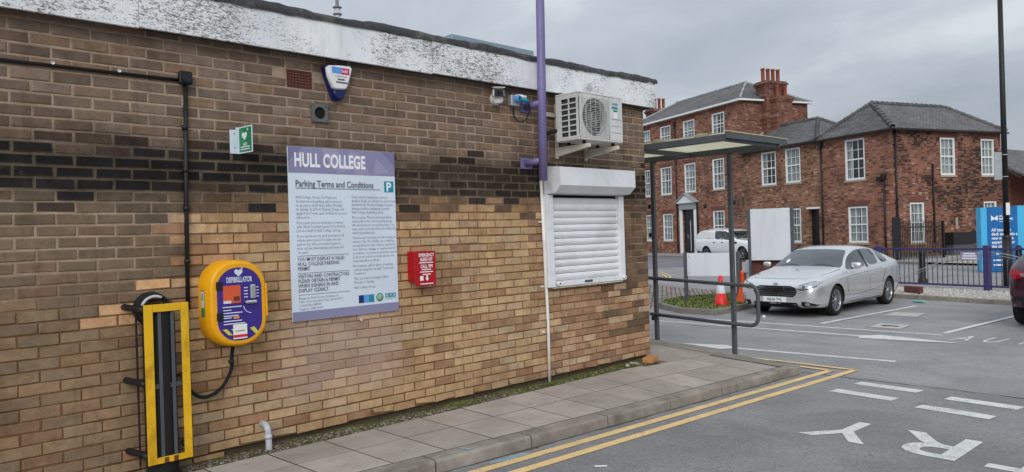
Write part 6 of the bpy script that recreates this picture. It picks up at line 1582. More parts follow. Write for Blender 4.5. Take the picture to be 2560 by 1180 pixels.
class Car:
    def __init__(s, name, label, shell, paint, T, under='black_plastic', split_side=None):
        s.T = T; s.root = thing(name, label, 'car')
        bm = bmesh.new(); bm.from_mesh(shell); s.bvh = BVHTree.FromBMesh(bm); bm.free()
        for k, (vs, fs) in split_mat(shell).items():
            nm, m_ = {0: ('body', paint), 1: ('side_window', 'car_glass'), 2: ('windscreen', 'car_glass'), 3: ('underbody', under), 4: ('trim', 'black_plastic'), 5: ('trim', 'black_plastic')}[k]
            if k in (1, 2):      # each pane its own part: split into connected islands
                par = list(range(len(vs)))
                def find(a):
                    while par[a] != a: par[a] = par[par[a]]; a = par[a]
                    return a
                for f_ in fs:
                    for v in f_[1:]: par[find(v)] = find(f_[0])
                isl_ = {}
                for f_ in fs: isl_.setdefault(find(f_[0]), []).append(f_)
                for ff in isl_.values():
                    b_ = MB(); ids = {}; vv_ = []
                    for f_ in ff:
                        for v in f_:
                            if v not in ids: ids[v] = len(vv_); vv_.append(vs[v])
                    cx_ = sum(v[0] for v in vv_)/len(vv_)
                    b_.add([T @ Vector(v) for v in vv_], [tuple(ids[v] for v in f_) for f_ in ff], True)
                    b_.obj(nm if not (k == 2 and cx_ > 2.6) else 'rear_window', m_, s.root)
            else:
                b_ = MB(); b_.add([T @ Vector(v) for v in vs], fs, True); b_.obj(nm, m_, s.root)
    def decal(s, name, poly, m, axis, off=.006, parent=None, sub=6, thick=True):
        """conforming panel: outline in the two other axes, projected along axis ('x+','x-','y+','y-','z+') onto the body"""
        bm = bmesh.new(); vs = [bm.verts.new((a, b_, 0)) for a, b_ in poly]; bm.faces.new(vs)
        bmesh.ops.triangulate(bm, faces=bm.faces[:])
        for _ in range(2):
            long = [e_ for e_ in bm.edges if e_.calc_length() > .05]
            if long: bmesh.ops.subdivide_edges(bm, edges=long, cuts=2, use_grid_fill=False); bmesh.ops.triangulate(bm, faces=bm.faces[:])
        V, ok = [], True
        for v in bm.verts:
            a, b_ = v.co.x, v.co.y
            o_, d_ = {'x+': (Vector((-2, a, b_)), Vector((1, 0, 0))), 'x-': (Vector((9, a, b_)), Vector((-1, 0, 0))), 'y+': (Vector((a, -3, b_)), Vector((0, 1, 0))), 'y-': (Vector((a, 3, b_)), Vector((0, -1, 0))), 'z+': (Vector((a, b_, 4)), Vector((0, 0, -1)))}[axis]
            h_ = s.bvh.ray_cast(o_, d_)
            V.append(None if h_[0] is None else h_[0]-d_*off)
        bm.verts.index_update(); F = [tuple(v.index for v in f_.verts) for f_ in bm.faces]; bm.free()
        F = [f_ for f_ in F if all(V[i] is not None for i in f_)]
        if not F: return None
        V = [v if v is not None else Vector((0, 0, 0)) for v in V]
        b_ = MB(); b_.add([s.T @ v for v in V], F, True)
        # thin edge so that the panel has depth
        used = {}
        for f_ in F:
            for a, c in zip(f_, f_[1:]+f_[:1]): used[(a, c)] = used.get((a, c), 0)+1
        d_ = {'x+': Vector((1, 0, 0)), 'x-': Vector((-1, 0, 0)), 'y+': Vector((0, 1, 0)), 'y-': Vector((0, -1, 0)), 'z+': Vector((0, 0, -1))}[axis]*(off+.004)
        for (a, c) in list(used):
            if (c, a) not in used: b_.quad(s.T @ V[a], s.T @ V[c], s.T @ (V[c]+d_), s.T @ (V[a]+d_))
        return b_.obj(name, m, parent or s.root)
    def line(s, name, pts, w, m, axis, off=.003):
        P_ = [Vector((a, b_)) for a, b_ in pts]; L_, R_ = [], []
        for i, p_ in enumerate(P_):
            d_ = (P_[min(i+1, len(P_)-1)]-P_[max(i-1, 0)]).normalized(); n_ = Vector((-d_.y, d_.x))*w/2; L_.append(p_+n_); R_.append(p_-n_)
        V = []; dm = {'y+': (lambda a, b_: (Vector((a, -3, b_)), Vector((0, 1, 0)))), 'y-': (lambda a, b_: (Vector((a, 3, b_)), Vector((0, -1, 0)))), 'x+': (lambda a, b_: (Vector((-2, a, b_)), Vector((1, 0, 0)))), 'z+': (lambda a, b_: (Vector((a, b_, 4)), Vector((0, 0, -1))))}[axis]
        for l_, r_ in zip(L_, R_):
            for q_ in (l_, r_):
                o_, d_ = dm(q_.x, q_.y); h_ = s.bvh.ray_cast(o_, d_); V.append(None if h_[0] is None else s.T @ (h_[0]-d_*off))
        b_ = MB()
        for i in range(len(P_)-1):
            q_ = [V[2*i], V[2*i+1], V[2*i+3], V[2*i+2]]
            if all(v is not None for v in q_): b_.quad(*q_)
        if b_.f: return b_.obj(name, m, s.root)
    def wheel(s, x, y, r, side, spokes=10, rimr=.72, w=.21):
        """side = +1 or -1: which way the outer face looks along y"""
        T = s.T @ Matrix.Translation((x, y, r)) @ Matrix.Rotation(R(-90*side), 4, 'X')
        wh = MB(); wh.lathe([(rimr*r, -w*.95), (r*.90, -w), (r*.985, -w*.88), (r, -w*.5), (r*.985, -w*.12), (r*.92, .0), (r*.80, .008), (rimr*r+.005, -.004), (rimr*r, -.02)], 40, T); wo = wh.obj('wheel', 'tyre', s.root)
        rm = MB(); rr_ = rimr*r
        rm.lathe([(rr_, -.012), (rr_-.012, -.006), (rr_-.022, -.018), (rr_-.026, -.09)], 40, T); rm.lathe([(.0, -.012), (.055, -.014), (.062, -.03), (.06, -.06)], 20, T)
        for i in range(spokes):
            a_ = 2*math.pi*i/spokes; dx, dy = math.cos(a_), math.sin(a_); nx_, ny_ = -dy, dx
            vs = []
            for rad, hw_, z in ((.05, .017, -.026), (rr_-.018, .014+.004*(i % 2), -.018)):
                for sg in (-1, 1):
                    for zz in (z, z-.03): vs.append(T @ Vector((dx*rad+nx_*hw_*sg, dy*rad+ny_*hw_*sg, zz)))
            rm.add(vs, [(0, 2, 6, 4), (0, 4, 5, 1), (2, 3, 7, 6), (1, 5, 7, 3)])
        rm.obj('rim', 'alloy', wo)
        MB().lathe([(rr_-.02, -.10), (0, -.10)], 24, T).obj('brake_disc', 'dark_void', wo)
def place(x, y, z, heading):
    """car-local x runs from nose to tail; heading = direction the nose points"""
    a_ = heading+math.pi
    return Matrix.Translation((x, y, z)) @ Matrix.Rotation(a_, 4, 'Z')

# --- silver saloon, nose towards the camera
ST1 = [0, .035, .10, .22, .42, .65, .93, 1.18, 1.42, 1.58, 1.85, 2.15, 2.40, 2.60, 2.69, 3.05, 3.38, 3.47, 3.70, 3.95, 4.20, 4.42, 4.62, 4.78, 4.85, 4.87]
shell1 = car_shell(ST1,
    zb=[(0, .30), (.1, .22), (.4, .18), (1, .17), (4, .18), (4.5, .22), (4.87, .38)],
    hw=[(0, .60), (.035, .725), (.10, .81), (.22, .870), (.42, .905), (.93, .925), (1.6, .925), (3.4, .925), (4.0, .915), (4.4, .885), (4.62, .845), (4.78, .775), (4.85, .70), (4.87, .60)],
    zbelt=[(0, .60), (.035, .66), (.10, .71), (.22, .765), (.42, .82), (.65, .845), (.93, .885), (1.42, .935), (2.2, .96), (3.4, 1.005), (4.2, 1.045), (4.6, 1.045), (4.78, .98), (4.87, .80)],
    ztop=[(0, .64), (.035, .715), (.10, .77), (.22, .83), (.42, .885), (.65, .92), (.93, .965), (1.18, 1.0), (1.42, 1.035), (1.58, 1.115), (1.85, 1.27), (2.15, 1.40), (2.40, 1.455), (2.69, 1.480), (3.05, 1.475), (3.47, 1.43), (3.70, 1.385), (3.95, 1.31), (4.20, 1.215), (4.42, 1.13), (4.62, 1.105), (4.78, 1.05), (4.87, .83)],
    ytop=[(1.42, .74), (1.58, .70), (1.85, .655), (2.15, .62), (2.4, .60), (3.05, .595), (3.47, .585), (3.95, .59), (4.2, .62), (4.5, .68)],
    side_glass=[(1.58, 2.60), (2.69, 3.38), (3.47, 4.05)], screens=[(1.42, 2.15), (3.47, 4.22)],
    wheels=[(.96, .78), (.96, -.78), (3.81, .78), (3.81, -.78)], wr=.332, arch_w=.035)
fwheel, rwheel = G(2093, 790), G(2224, 761)
head = math.atan2(fwheel.y-rwheel.y, fwheel.x-rwheel.x)
T1 = Matrix.Rotation(head+math.pi, 4, 'Z')
# near side of the car is its own left = local -y after the half turn; wheel outer face at local y = +-.90
ctr = Vector((fwheel.x+.05, fwheel.y, 0))-(T1 @ Vector((.96, -.90, 0)))
if (T1 @ Vector((0, 1, 0))).y < 0: ctr = Vector((fwheel.x+.05, fwheel.y, 0))-(T1 @ Vector((.96, .90, 0)))
T1 = Matrix.Translation((ctr.x, ctr.y, gz(16)+.002)) @ T1 @ Matrix.Translation((.96, 0, 0)) @ Matrix.Diagonal((.965, .985, .965, 1)) @ Matrix.Translation((-.96, 0, 0))
sal = Car('silver_saloon', 'silver saloon car parked nose-out beside the grassy island', shell1, 'car_silver', T1)
D = sal.decal
D('grille', [(-.455, .50), (-.40, .455), (.40, .455), (.455, .50), (.485, .57), (.44, .655), (.34, .685), (-.34, .685), (-.44, .655), (-.485, .57)], 'dark_void', 'x+', .005)
for i in range(5):
    z = .487+.039*i; hw_ = (.43, .46, .47, .445, .40)[i]; D('grille_bar', [(-hw_, z), (hw_, z), (hw_, z+.009), (-hw_, z+.009)], 'chrome', 'x+', .013)
D('badge', [(.062*math.cos(2*math.pi*i/18), .725+.026*math.sin(2*math.pi*i/18)) for i in range(18)], 'chrome', 'x+', .012); D('badge', [(.050*math.cos(2*math.pi*i/18), .725+.018*math.sin(2*math.pi*i/18)) for i in range(18)], 'steel_grey', 'x+', .015)
D('lower_intake', [(-.42, .235), (.42, .235), (.50, .285), (.47, .335), (-.47, .335), (-.50, .285)], 'dark_void', 'x+', .005)
D('bumper_lip', [(-.56, .200), (.56, .200), (.58, .218), (-.58, .218)], 'chrome', 'x+', .008)
for sg in (1, -1):
    hl = [(.47, .645), (.56, .615), (.70, .630), (.83, .690), (.868, .745), (.865, .785), (.80, .785), (.66, .745), (.52, .70)]
    lp = D('headlight', [(sg*a, b_) for a, b_ in hl], 'lamp_clear', 'x+', .007)
    D('headlight_lens', [(sg*(.62+.034*math.cos(2*math.pi*i/14)), .672+.030*math.sin(2*math.pi*i/14)) for i in range(14)], 'steel_dark', 'x+', .011); D('headlight_lens', [(sg*(.735+.030*math.cos(2*math.pi*i/14)), .706+.028*math.sin(2*math.pi*i/14)) for i in range(14)], 'chrome', 'x+', .011)
    D('headlight_rim', [(sg*a, b_) for a, b_ in ((.462, .638), (.56, .603), (.70, .617), (.838, .680), (.832, .694), (.70, .630), (.56, .615), (.47, .647))], 'black_plastic', 'x+', .012)
    D('headlight_rim', [(sg*a, b_) for a, b_ in ((.515, .705), (.66, .750), (.80, .792), (.80, .784), (.66, .743), (.52, .698))], 'black_plastic', 'x+', .012)
    D('fog_recess', [(sg*a, b_) for a, b_ in ((.565, .275), (.62, .245), (.80, .255), (.845, .30), (.70, .355), (.58, .365))], 'black_plastic', 'x+', .006)
    D('fog_light', [(sg*(.69+.045*math.cos(2*math.pi*i/16)), .303+.038*math.sin(2*math.pi*i/16)) for i in range(16)], 'chrome', 'x+', .012); D('fog_light', [(sg*(.69+.032*math.cos(2*math.pi*i/16)), .303+.027*math.sin(2*math.pi*i/16)) for i in range(16)], 'lamp_clear', 'x+', .016)
pl = MB(); pl.bbox(-.022, -.012, -.26, .26, .338, .450, .002, T1); plo = pl.obj('number_plate', 'plate_white', sal.root)
TP = T1 @ Matrix(((0, 0, -1, -.0225), (-1, 0, 0, 0), (0, 1, 0, .360), (0, 0, 0, 1)))
text('AK64 YVL', .098, 'lettering', 'black_plastic', plo, TP, .78, .018, 'CENTER', spacing=1.04, res=3)
for y in ('y+', 'y-'):
    L_ = sal.line
    L_('door_gap', [(1.50, .90), (1.46, .75), (1.50, .5), (1.62, .26)], .013, 'dark_void', y); L_('door_gap', [(2.645, .95), (2.66, .7), (2.64, .45), (2.60, .25)], .013, 'dark_void', y); L_('door_gap', [(3.62, 1.0), (3.60, .85), (3.45, .68), (3.36, .45), (3.32, .25)], .013, 'dark_void', y)
    L_('door_gap', [(1.62, .255), (2.4, .245), (3.32, .25)], .013, 'dark_void', y)
    L_('window_chrome', [(1.66+.1*i, .9615+.0037*i) for i in range(20)], .012, 'chrome', y, .006)
    L_('shoulder_crease_shade', [(1.05, .775), (1.4, .805), (1.8, .835), (2.6, .875), (3.4, .915), (4.3, .96)], .011, 'steel_grey', y, .002); L_('sill_crease_shade', [(1.36, .42), (2.0, .40), (2.8, .43), (3.36, .50)], .012, 'steel_grey', y, .002)  # grey strips on the paint stand in for the shade of the side creases
    for x in (2.50, 3.46): D('door_handle', [(x-.10, .845+x*.014), (x+.08, .850+x*.014), (x+.08, .875+x*.014), (x-.10, .870+x*.014)], 'car_silver', y, .03)
    L_('pillar_trim', [(2.645, .97), (2.645, 1.1), (2.64, 1.25), (2.63, 1.37)], .10, 'black_plastic', y, .004)
    L_('sill_trim', [(1.34, .205), (2.4, .20), (3.42, .205)], .05, 'black_plastic', y, .004)
for sg in (1, -1):
    MB().bbox(1.62, 1.72, sg*.93-.035*(sg < 0), sg*.93+.035*(sg > 0), .975, 1.0, .004, T1).obj('mirror_arm', 'black_plastic', sal.root)
    T_ = T1 @ Matrix.Translation((1.66, sg*1.035, 1.045)) @ Matrix.Rotation(R(sg*-12), 4, 'Z')
    MB().lathe([(0, -.075), (.05, -.06), (.072, -.01), (.07, .05), (.05, .07), (0, .07)], 18, T_ @ Matrix.Diagonal((.75, 1.45, 1, 1))).obj('wing_mirror', 'car_silver', sal.root)
    D('tail_light', [(sg*a, b_) for a, b_ in ((.50, .86), (.82, .88), (.84, .96), (.50, .97))], 'lamp_red', 'x-', .006)
    for x in (.96, 3.81): sal.wheel(x, sg*.90, .332, sg, 10, .70)
    sal.line('bonnet_gap', [(1.38, sg*.80), (1.0, sg*.79), (.6, sg*.745), (.32, sg*.62)], .010, 'dark_void', 'z+', .002)
    sal.line('bonnet_crease', [(1.32, sg*.45), (.9, sg*.42), (.45, sg*.34)], .012, 'steel_grey', 'z+', .0015) if False else None
    sal.line('wiper', [(1.42, sg*.1), (1.50, sg*.35), (1.47, sg*.62)], .016, 'black_plastic', 'z+', .012)
    MB().bbox(2.05, 2.16, sg*.38-.25, sg*.38+.25, .55, 1.15, .06, T1).obj('front_seat', 'steel_dark', sal.root); MB().bbox(2.10, 2.18, sg*.38-.13, sg*.38+.13, 1.16, 1.30, .04, T1).obj('headrest', 'steel_dark', sal.root)
sal.line('bonnet_edge', [(.26, -.60), (.22, -.3), (.21, 0), (.22, .3), (.26, .60)], .010, 'dark_void', 'z+', .002)
MB().bbox(1.40, 1.75, -.7, .7, .78, 1.0, .05, T1).obj('dashboard', 'steel_grey', sal.root); MB().bbox(1.98, 2.05, -.1, .1, 1.27, 1.33, .02, T1).obj('rear_view_mirror', 'black_plastic', sal.root)
MB().bbox(3.1, 3.25, -.62, .62, .6, 1.18, .06, T1).obj('rear_seat', 'steel_dark', sal.root); MB().bbox(1.3, 4.3, -.75, .75, .40, .5, .02, T1).obj('floor_pan', 'black_plastic', sal.root)
D('tax_disc', [(.5+.04*math.cos(2*math.pi*i/12), 1.14+.04*math.sin(2*math.pi*i/12)) for i in range(12)], 'paper_white', 'x+', .006)
base_at(sal.root, T1 @ Vector((2.4, 0, 0)))

# --- white pickup with a load-bed canopy, on the street in front of the tall house
ST2 = [0, .04, .12, .3, .6, .95, 1.25, 1.45, 1.62, 1.85, 2.10, 2.40, 2.62, 2.70, 3.10, 3.36, 3.42, 3.50, 3.56, 3.8, 4.2, 4.6, 4.95, 5.15, 5.28, 5.32]
shell2 = car_shell(ST2,
    zb=[(0, .48), (.3, .40), (1, .36), (4.5, .40), (5.32, .50)],
    hw=[(0, .70), (.04, .80), (.12, .87), (.3, .91), (.6, .925), (3.4, .925), (4.9, .92), (5.2, .90), (5.32, .86)],
    zbelt=[(0, .86), (.04, .92), (.12, .98), (.3, 1.02), (.95, 1.09), (1.45, 1.14), (2.4, 1.17), (3.4, 1.20), (5.0, 1.22), (5.32, 1.20)],
    ztop=[(0, .90), (.04, 1.0), (.12, 1.08), (.3, 1.13), (.95, 1.19), (1.25, 1.215), (1.45, 1.25), (1.62, 1.36), (1.85, 1.53), (2.1, 1.70), (2.4, 1.79), (2.7, 1.815), (3.36, 1.80), (3.42, 1.79), (3.56, 1.80), (4.2, 1.81), (4.6, 1.79), (4.95, 1.66), (5.15, 1.46), (5.28, 1.30), (5.32, 1.24)],
    ytop=[(1.45, .80), (1.85, .76), (2.1, .74), (2.4, .72), (3.4, .72), (3.5, .77), (4.6, .77), (5.15, .80), (5.3, .82)],
    side_glass=[(1.62, 2.62), (2.70, 3.36)], screens=[(1.45, 2.10), (4.62, 5.14)],
    wheels=[(.90, .80), (.90, -.80), (4.12, .80), (4.12, -.80)], wr=.39, arch_w=.05)
fw2 = A(1856, 651, 41.6); T2 = Matrix.Rotation(math.atan2(-et.y, -et.x)+math.pi, 4, 'Z')
sgn2 = -1 if (T2 @ Vector((0, 1, 0))).dot(-es) < 0 else 1
o2 = Vector((fw2.x, fw2.y, 0))-(T2 @ Vector((.90, sgn2*.90, 0))); T2 = Matrix.Translation((o2.x, o2.y, .01)) @ T2
pk = Car('white_pickup', 'white pickup truck with load-bed canopy parked before the tall house', shell2, 'car_white', T2)
for y in ('y+', 'y-'):
    pk.decal('canopy_hatch', [(3.72, 1.30), (5.02, 1.30), (4.62, 1.70), (3.72, 1.72)], 'car_white', y, .012)
    pk.line('hatch_gap', [(3.68, 1.26), (5.06, 1.26), (4.64, 1.73), (3.68, 1.75), (3.68, 1.26)], .016, 'steel_grey', y, .004); pk.line('bed_gap', [(3.49, 1.75), (3.49, 1.2), (3.49, .55)], .025, 'dark_void', y)
    for x in (2.66, 3.42): pk.decal('door_handle', [(x-.16, 1.00), (x, 1.0), (x, 1.05), (x-.16, 1.05)], 'black_plastic', y, .02); pk.line('door_gap', [(x-.0, 1.17), (x, .8), (x-.05, .5)], .010, 'steel_grey', y)
    pk.decal('wing_vent', [(1.30, .97), (1.52, .95), (1.54, 1.02), (1.46, 1.07), (1.34, 1.06)], 'black_plastic', y, .015); pk.line('pillar_trim', [(2.66, 1.19), (2.66, 1.45), (2.65, 1.68)], .10, 'black_plastic', y, .005)
for sg in (1, -1):
    for x in (.90, 4.12): pk.wheel(x, sg*.905, .385, sg, 6, .66, .25)
    MB().bbox(1.60, 1.74, sg*1.06-.09, sg*1.06+.09, 1.16, 1.34, .03, T2).obj('wing_mirror', 'black_plastic', pk.root)
    pk.decal('tail_light', [(sg*a, b_) for a, b_ in ((.72, .85), (.88, .85), (.88, 1.15), (.72, 1.15))], 'lamp_red', 'x-', .006); pk.decal('headlight', [(sg*a, b_) for a, b_ in ((.50, .90), (.80, .92), (.82, 1.02), (.52, .99))], 'lamp_clear', 'x+', .006)
pk.decal('grille', [(-.45, .72), (.45, .72), (.47, .95), (-.47, .95)], 'black_plastic', 'x+', .006)
MB().bbox(1.5, 4.9, -.75, .75, .55, 1.1, .03, T2).obj('interior', 'dark_void', pk.root)
base_at(pk.root, T2 @ Vector((2.5, 0, 0)))

# --- maroon hatchback, tail towards the camera; pale people carrier beyond the pickup
ST3 = [0, .04, .12, .28, .5, .85, 1.1, 1.28, 1.45, 1.7, 1.98, 2.2, 2.42, 2.5, 2.9, 3.2, 3.28, 3.55, 3.80, 3.98, 4.08, 4.13, 4.15]
shell3 = car_shell(ST3,
    zb=[(0, .34), (.3, .24), (1, .21), (3.4, .23), (4.15, .36)],
    hw=[(0, .58), (.04, .70), (.12, .79), (.28, .85), (.5, .88), (.85, .895), (3.3, .895), (3.7, .885), (3.98, .85), (4.08, .80), (4.13, .74), (4.15, .66)],
    zbelt=[(0, .64), (.12, .76), (.28, .84), (.85, .95), (1.4, 1.0), (2.4, 1.05), (3.3, 1.09), (3.8, 1.10), (4.0, 1.08), (4.15, .92)],
    ztop=[(0, .68), (.12, .84), (.28, .91), (.85, 1.03), (1.28, 1.09), (1.45, 1.18), (1.7, 1.33), (1.98, 1.45), (2.2, 1.51), (2.5, 1.535), (2.9, 1.53), (3.28, 1.49), (3.55, 1.44), (3.80, 1.30), (3.98, 1.14), (4.08, 1.08), (4.15, .96)],
    ytop=[(1.28, .73), (1.7, .66), (2.0, .62), (2.9, .59), (3.55, .57), (3.98, .66)],
    side_glass=[(1.45, 2.42), (2.5, 3.2), (3.28, 3.6)], screens=[(1.28, 1.98), (3.55, 4.0)],
    wheels=[(.84, .76), (.84, -.76), (3.42, .76), (3.42, -.76)], wr=.335, arch_w=.035)
def hatch(name, label, paint, T):
    h = Car(name, label, shell3, paint, T)
    for sg in (1, -1):
        for x in (.84, 3.42): h.wheel(x, sg*.875, .332, sg, 10, .68)
        h.decal('tail_light', [(sg*a, b_) for a, b_ in ((.52, .89), (.70, .86), (.86, .90), (.87, 1.0), (.78, 1.03), (.56, .97))], 'lamp_red', 'x-', .010); h.decal('reverse_lamp', [(sg*a, b_) for a, b_ in ((.50, .90), (.62, .905), (.62, .955), (.52, .95))], 'lamp_clear', 'x-', .016)
        h.decal('headlight', [(sg*a, b_) for a, b_ in ((.45, .72), (.70, .74), (.80, .82), (.50, .78))], 'lamp_clear', 'x+', .006)
        MB().bbox(1.42, 1.54, sg*.99-.09, sg*.99+.09, 1.0, 1.13, .04, T).obj('wing_mirror', paint, h.root)
    h.decal('rear_bumper', [(-.78, .34), (.78, .34), (.84, .46), (.70, .56), (-.70, .56), (-.84, .46)], 'black_plastic', 'x-', .008); h.decal('boot_trim', [(-.48, .865), (.48, .865), (.48, .885), (-.48, .885)], 'chrome', 'x-', .012)
    h.decal('number_plate', [(-.26, .68), (.26, .68), (.26, .79), (-.26, .79)], 'hazard_yellow', 'x-', .012)
    for y in ('y+', 'y-'):
        for x in (1.42, 2.46, 3.22): h.line('door_gap', [(x, 1.02), (x, .7), (x-.04, .32)], .013, 'dark_void', y)
        for x in (2.3, 3.1): h.decal('door_handle', [(x-.09, .90), (x+.08, .90), (x+.08, .925), (x-.09, .925)], paint, y, .025)
        h.line('arch_trim', [(3.42+.40*math.cos(R(q_)), .335+.40*math.sin(R(q_))) for q_ in range(-10, 200, 15)], .05, 'black_plastic', y, .006); h.line('sill_trim', [(1.2, .30), (2.2, .28), (3.05, .30)], .09, 'black_plastic', y, .006)
    MB().bbox(1.4, 3.4, -.62, .62, .42, .98, .05, T).obj('interior', 'dark_void', h.root)
    base_at(h.root, T @ Vector((2.1, 0, 0))); return h
p_ = G(2536, 812); hx = 15.05
T3 = Matrix.Rotation(R(-4)+math.pi, 4, 'Z')            # nose to +X
# local x=4.15 is the tail: put the near-side tail corner on its pixel column
tail = G(2514, 800)
loc_ = Vector((p_.x-.35, p_.y+.02, 0))-(T3 @ Vector((3.95, -.885, 0)))
hatch('maroon_hatchback', 'dark maroon hatchback parked tail-out beside the purple railing', 'car_maroon', Matrix.Translation((loc_.x, loc_.y, .005)) @ T3)
fz = A(1850, 640, 46.3); T4 = Matrix.Rotation(math.atan2(-et.y, -et.x)+math.pi, 4, 'Z')
T4 = Matrix.Translation((fz.x, fz.y, .115)) @ T4 @ Matrix.Diagonal((1.1, 1, 1.17, 1)) @ Matrix.Translation((-1.2, 0, 0))
hatch('white_people_carrier', 'white car behind the bonnet of the white pickup', 'car_white', T4)

# ------------------------------------------------------------------ gravel bed, purple railing, bollard, lamp post, totem
fd = Vector((.2, .98, 0)).normalized(); fn = Vector((-fd.y, fd.x, 0))
bed0 = Vector((18.98, 4.32, 0)); kd = Vector((.22, .975, 0)).normalized()
gp = [bed0-kd*9, bed0+kd*4.6, Vector((22.9, 9.1, 0)), Vector((22.9, 9.1, 0))+Vector((0, 0, 0))-fd*14]
bedp = [(v.x, v.y) for v in gp]
bed = sheetpoly('gravel_bed', bedp, 'white_gravel', .06)
for i in range(15):
    a_, c_ = bed0-kd*9+kd*.915*i, bed0-kd*9+kd*.915*(i+1); kerbstone((a_.x, a_.y), (c_.x, c_.y), (.97, -.22), .12, 'kerb_stone', 'kerb_stone', bed, lambda X: .11, .12, .004, 2)
gv = MB()
for i in range(7000):
    u_, v_ = rnd.uniform(-4.5, 4.6), rnd.random(); p0_ = bed0+kd*u_; p1_ = Vector((21.95, 5.36, 0))+fd*(u_-1.0); q_ = p0_+(p1_-p0_)*(v_*.97+.05)
    r_ = rnd.uniform(.015, .045); k = rnd.uniform(.6, 1.25); cc = (.44*k, .42*k, .385*k, 1); a_ = rnd.uniform(0, 6.28)
    pts = [(q_.x+r_*math.cos(a_+w2*1.57)*rnd.uniform(.7, 1.2), q_.y+r_*math.sin(a_+w2*1.57)*rnd.uniform(.7, 1.2), .058) for w2 in range(4)]+[(q_.x, q_.y, .06+r_*rnd.uniform(.6, 1.0))]
    gv.add(pts, [(w2, (w2+1) % 4, 4) for w2 in range(4)], False, cc)
tag(gv.obj('pale_gravel', 'pebble', None, False), 'pale gravel spread in the bed below the purple railing', 'gravel', kind='stuff')
FP0 = Vector((21.9, 5.36, .05))
def fence_panel(i0, label, plate):
    f_ = thing('railing_panel', label, 'railing', 'purple railing panels along the car park')
    a_ = FP0+fd*(2.93*i0); L_ = 2.93; T_ = Matrix(((fd.x, -fd.y, 0, a_.x), (fd.y, fd.x, 0, a_.y), (0, 0, 1, .05), (0, 0, 0, 1)))
    MB().bbox(-.075, .075, -.075, .075, -.05, 1.19, .012, T_).obj('post', 'fence_purple', f_)
    MB().bbox(.076, L_-.076, -.03, .03, 1.07, 1.12, .006, T_).obj('top_rail', 'fence_purple', f_); MB().bbox(.076, L_-.076, -.03, .03, .10, .15, .006, T_).obj('bottom_rail', 'fence_purple', f_)
    n_ = 21; me = MB().cyl((0, 0, .149), (0, 0, 1.071), .011, 6).mesh('baluster'); me.materials.append(MATS['steel_dark'])
    for i in range(1, n_):
        o_ = bpy.data.objects.new('baluster', me); COL.objects.link(o_); o_.parent = f_; o_.matrix_local = T_ @ Matrix.Translation((.076+(L_-.152)*i/n_, 0, 0))
    for o1, o2 in ((0, 0), (.09, .02)):
        pts = [T_ @ Vector((.08+(L_-.16)*(1-u_), +.036, .24+o2+.76*(u_**1.0 if False else (3*u_*u_-2*u_**3))-o1)) for u_ in [i/16 for i in range(17)]] if i0 % 2 == 0 else [T_ @ Vector((.08+(L_-.16)*u_, +.036, .24+o2+.76*(3*u_*u_-2*u_**3)-o1)) for u_ in [i/16 for i in range(17)]]
        MB().tube(pts[::-1], .011, 6).obj('wave_bar', 'galv' if o1 == 0 else 'steel_grey', f_)
    if plate:
        MB().bbox(.18, .64, .035, .05, .80, 1.02, .003, T_).obj('notice_plate', 'sign_lilac', f_)
        TT = T_ @ Matrix(((-1, 0, 0, .41), (0, 0, 1, -.0515), (0, 1, 0, 0), (0, 0, 0, 1)))
        TT = T_ @ Matrix(((1, 0, 0, .41), (0, 0, -1, -.0515), (0, 1, 0, 0), (0, 0, 0, 1)))
        for z, w2 in ((.955, .30), (.895, .34), (.83, .38)): MB().bbox(.41-w2/2, .41+w2/2, +.0505, +.0525, z, z+.035, .0005, T_).obj('notice_line', 'text_white', f_)
    base_at(f_, a_)
fence_panel(1, 'purple railing panel running behind the silver saloon to the low wall', False)
fence_panel(0, 'purple railing panel carrying the small lilac notice', True)
fence_panel(-1, 'purple railing panel behind the tail of the maroon hatchback', False)
for i_ in (2,): 
    pass
# brick lying in the gravel, litter
q = G(2284, 732, .08); T = Matrix.Translation((q.x, q.y, .09)) @ Matrix.Rotation(R(62), 4, 'Z'); tag(MB().bbox(-.26, .26, -.06, .06, 0, .16, .01, T).obj('stray_block', 'low_wall_brick'), 'dark brown brick block lying on the pale gravel', 'brick')
q = G(2298, 757); T = Matrix.Translation((q.x, q.y, gz(q.x)+.01)) @ Matrix.Rotation(R(70), 4, 'Z'); tag(MB().bbox(-.14, .14, -.04, .04, 0, .05, .01, T).obj('litter', 'litter_mint'), 'crumpled pale green wrapper at the kerb below the gravel', 'litter')
q = G(1910, 795); T = Matrix.Translation((q.x, q.y, gz(q.x)+.005)) @ Matrix.Rotation(R(30), 4, 'Z'); tag(MB().bbox(-.05, .05, -.03, .03, 0, .05, .012, T).obj('litter', 'paper_white'), 'crumpled white paper cup on the tarmac near the silver saloon', 'litter')
q = G(1502, 1169); T = Matrix.Translation((q.x, q.y, gz(q.x)+.008)) @ Matrix.Rotation(R(-40), 4, 'Z'); tag(MB().bbox(-.045, .045, -.008, .008, 0, .006, .002, T).obj('litter', 'paper_white'), 'tiny white scrap lying outside the yellow lines', 'litter')
def bollard(px_, py_, label):
    q_ = G(px_, py_); b_ = thing('bollard', label, 'bollard', 'black bollards along the footpath')
    MB().lathe([(.13, 0), (.13, .12), (.095, .16), (.085, .9), (.105, .92), (.105, .97), (.08, .99), (.085, 1.03), (.05, 1.08), (0, 1.09)], 16, Matrix.Translation((q_.x, q_.y, 0))).obj('shaft', 'black_plastic', b_)
    MB().lathe([(.099, .78), (.101, .80), (.099, .82)], 16, Matrix.Translation((q_.x, q_.y, 0))).obj('band', 'black_plastic', b_); base_at(b_, (q_.x, q_.y, 0))
bollard(2307, 708, 'black cast bollard behind the middle of the purple railing'); bollard(2549, 700, 'black cast bollard beside the blue totem sign')
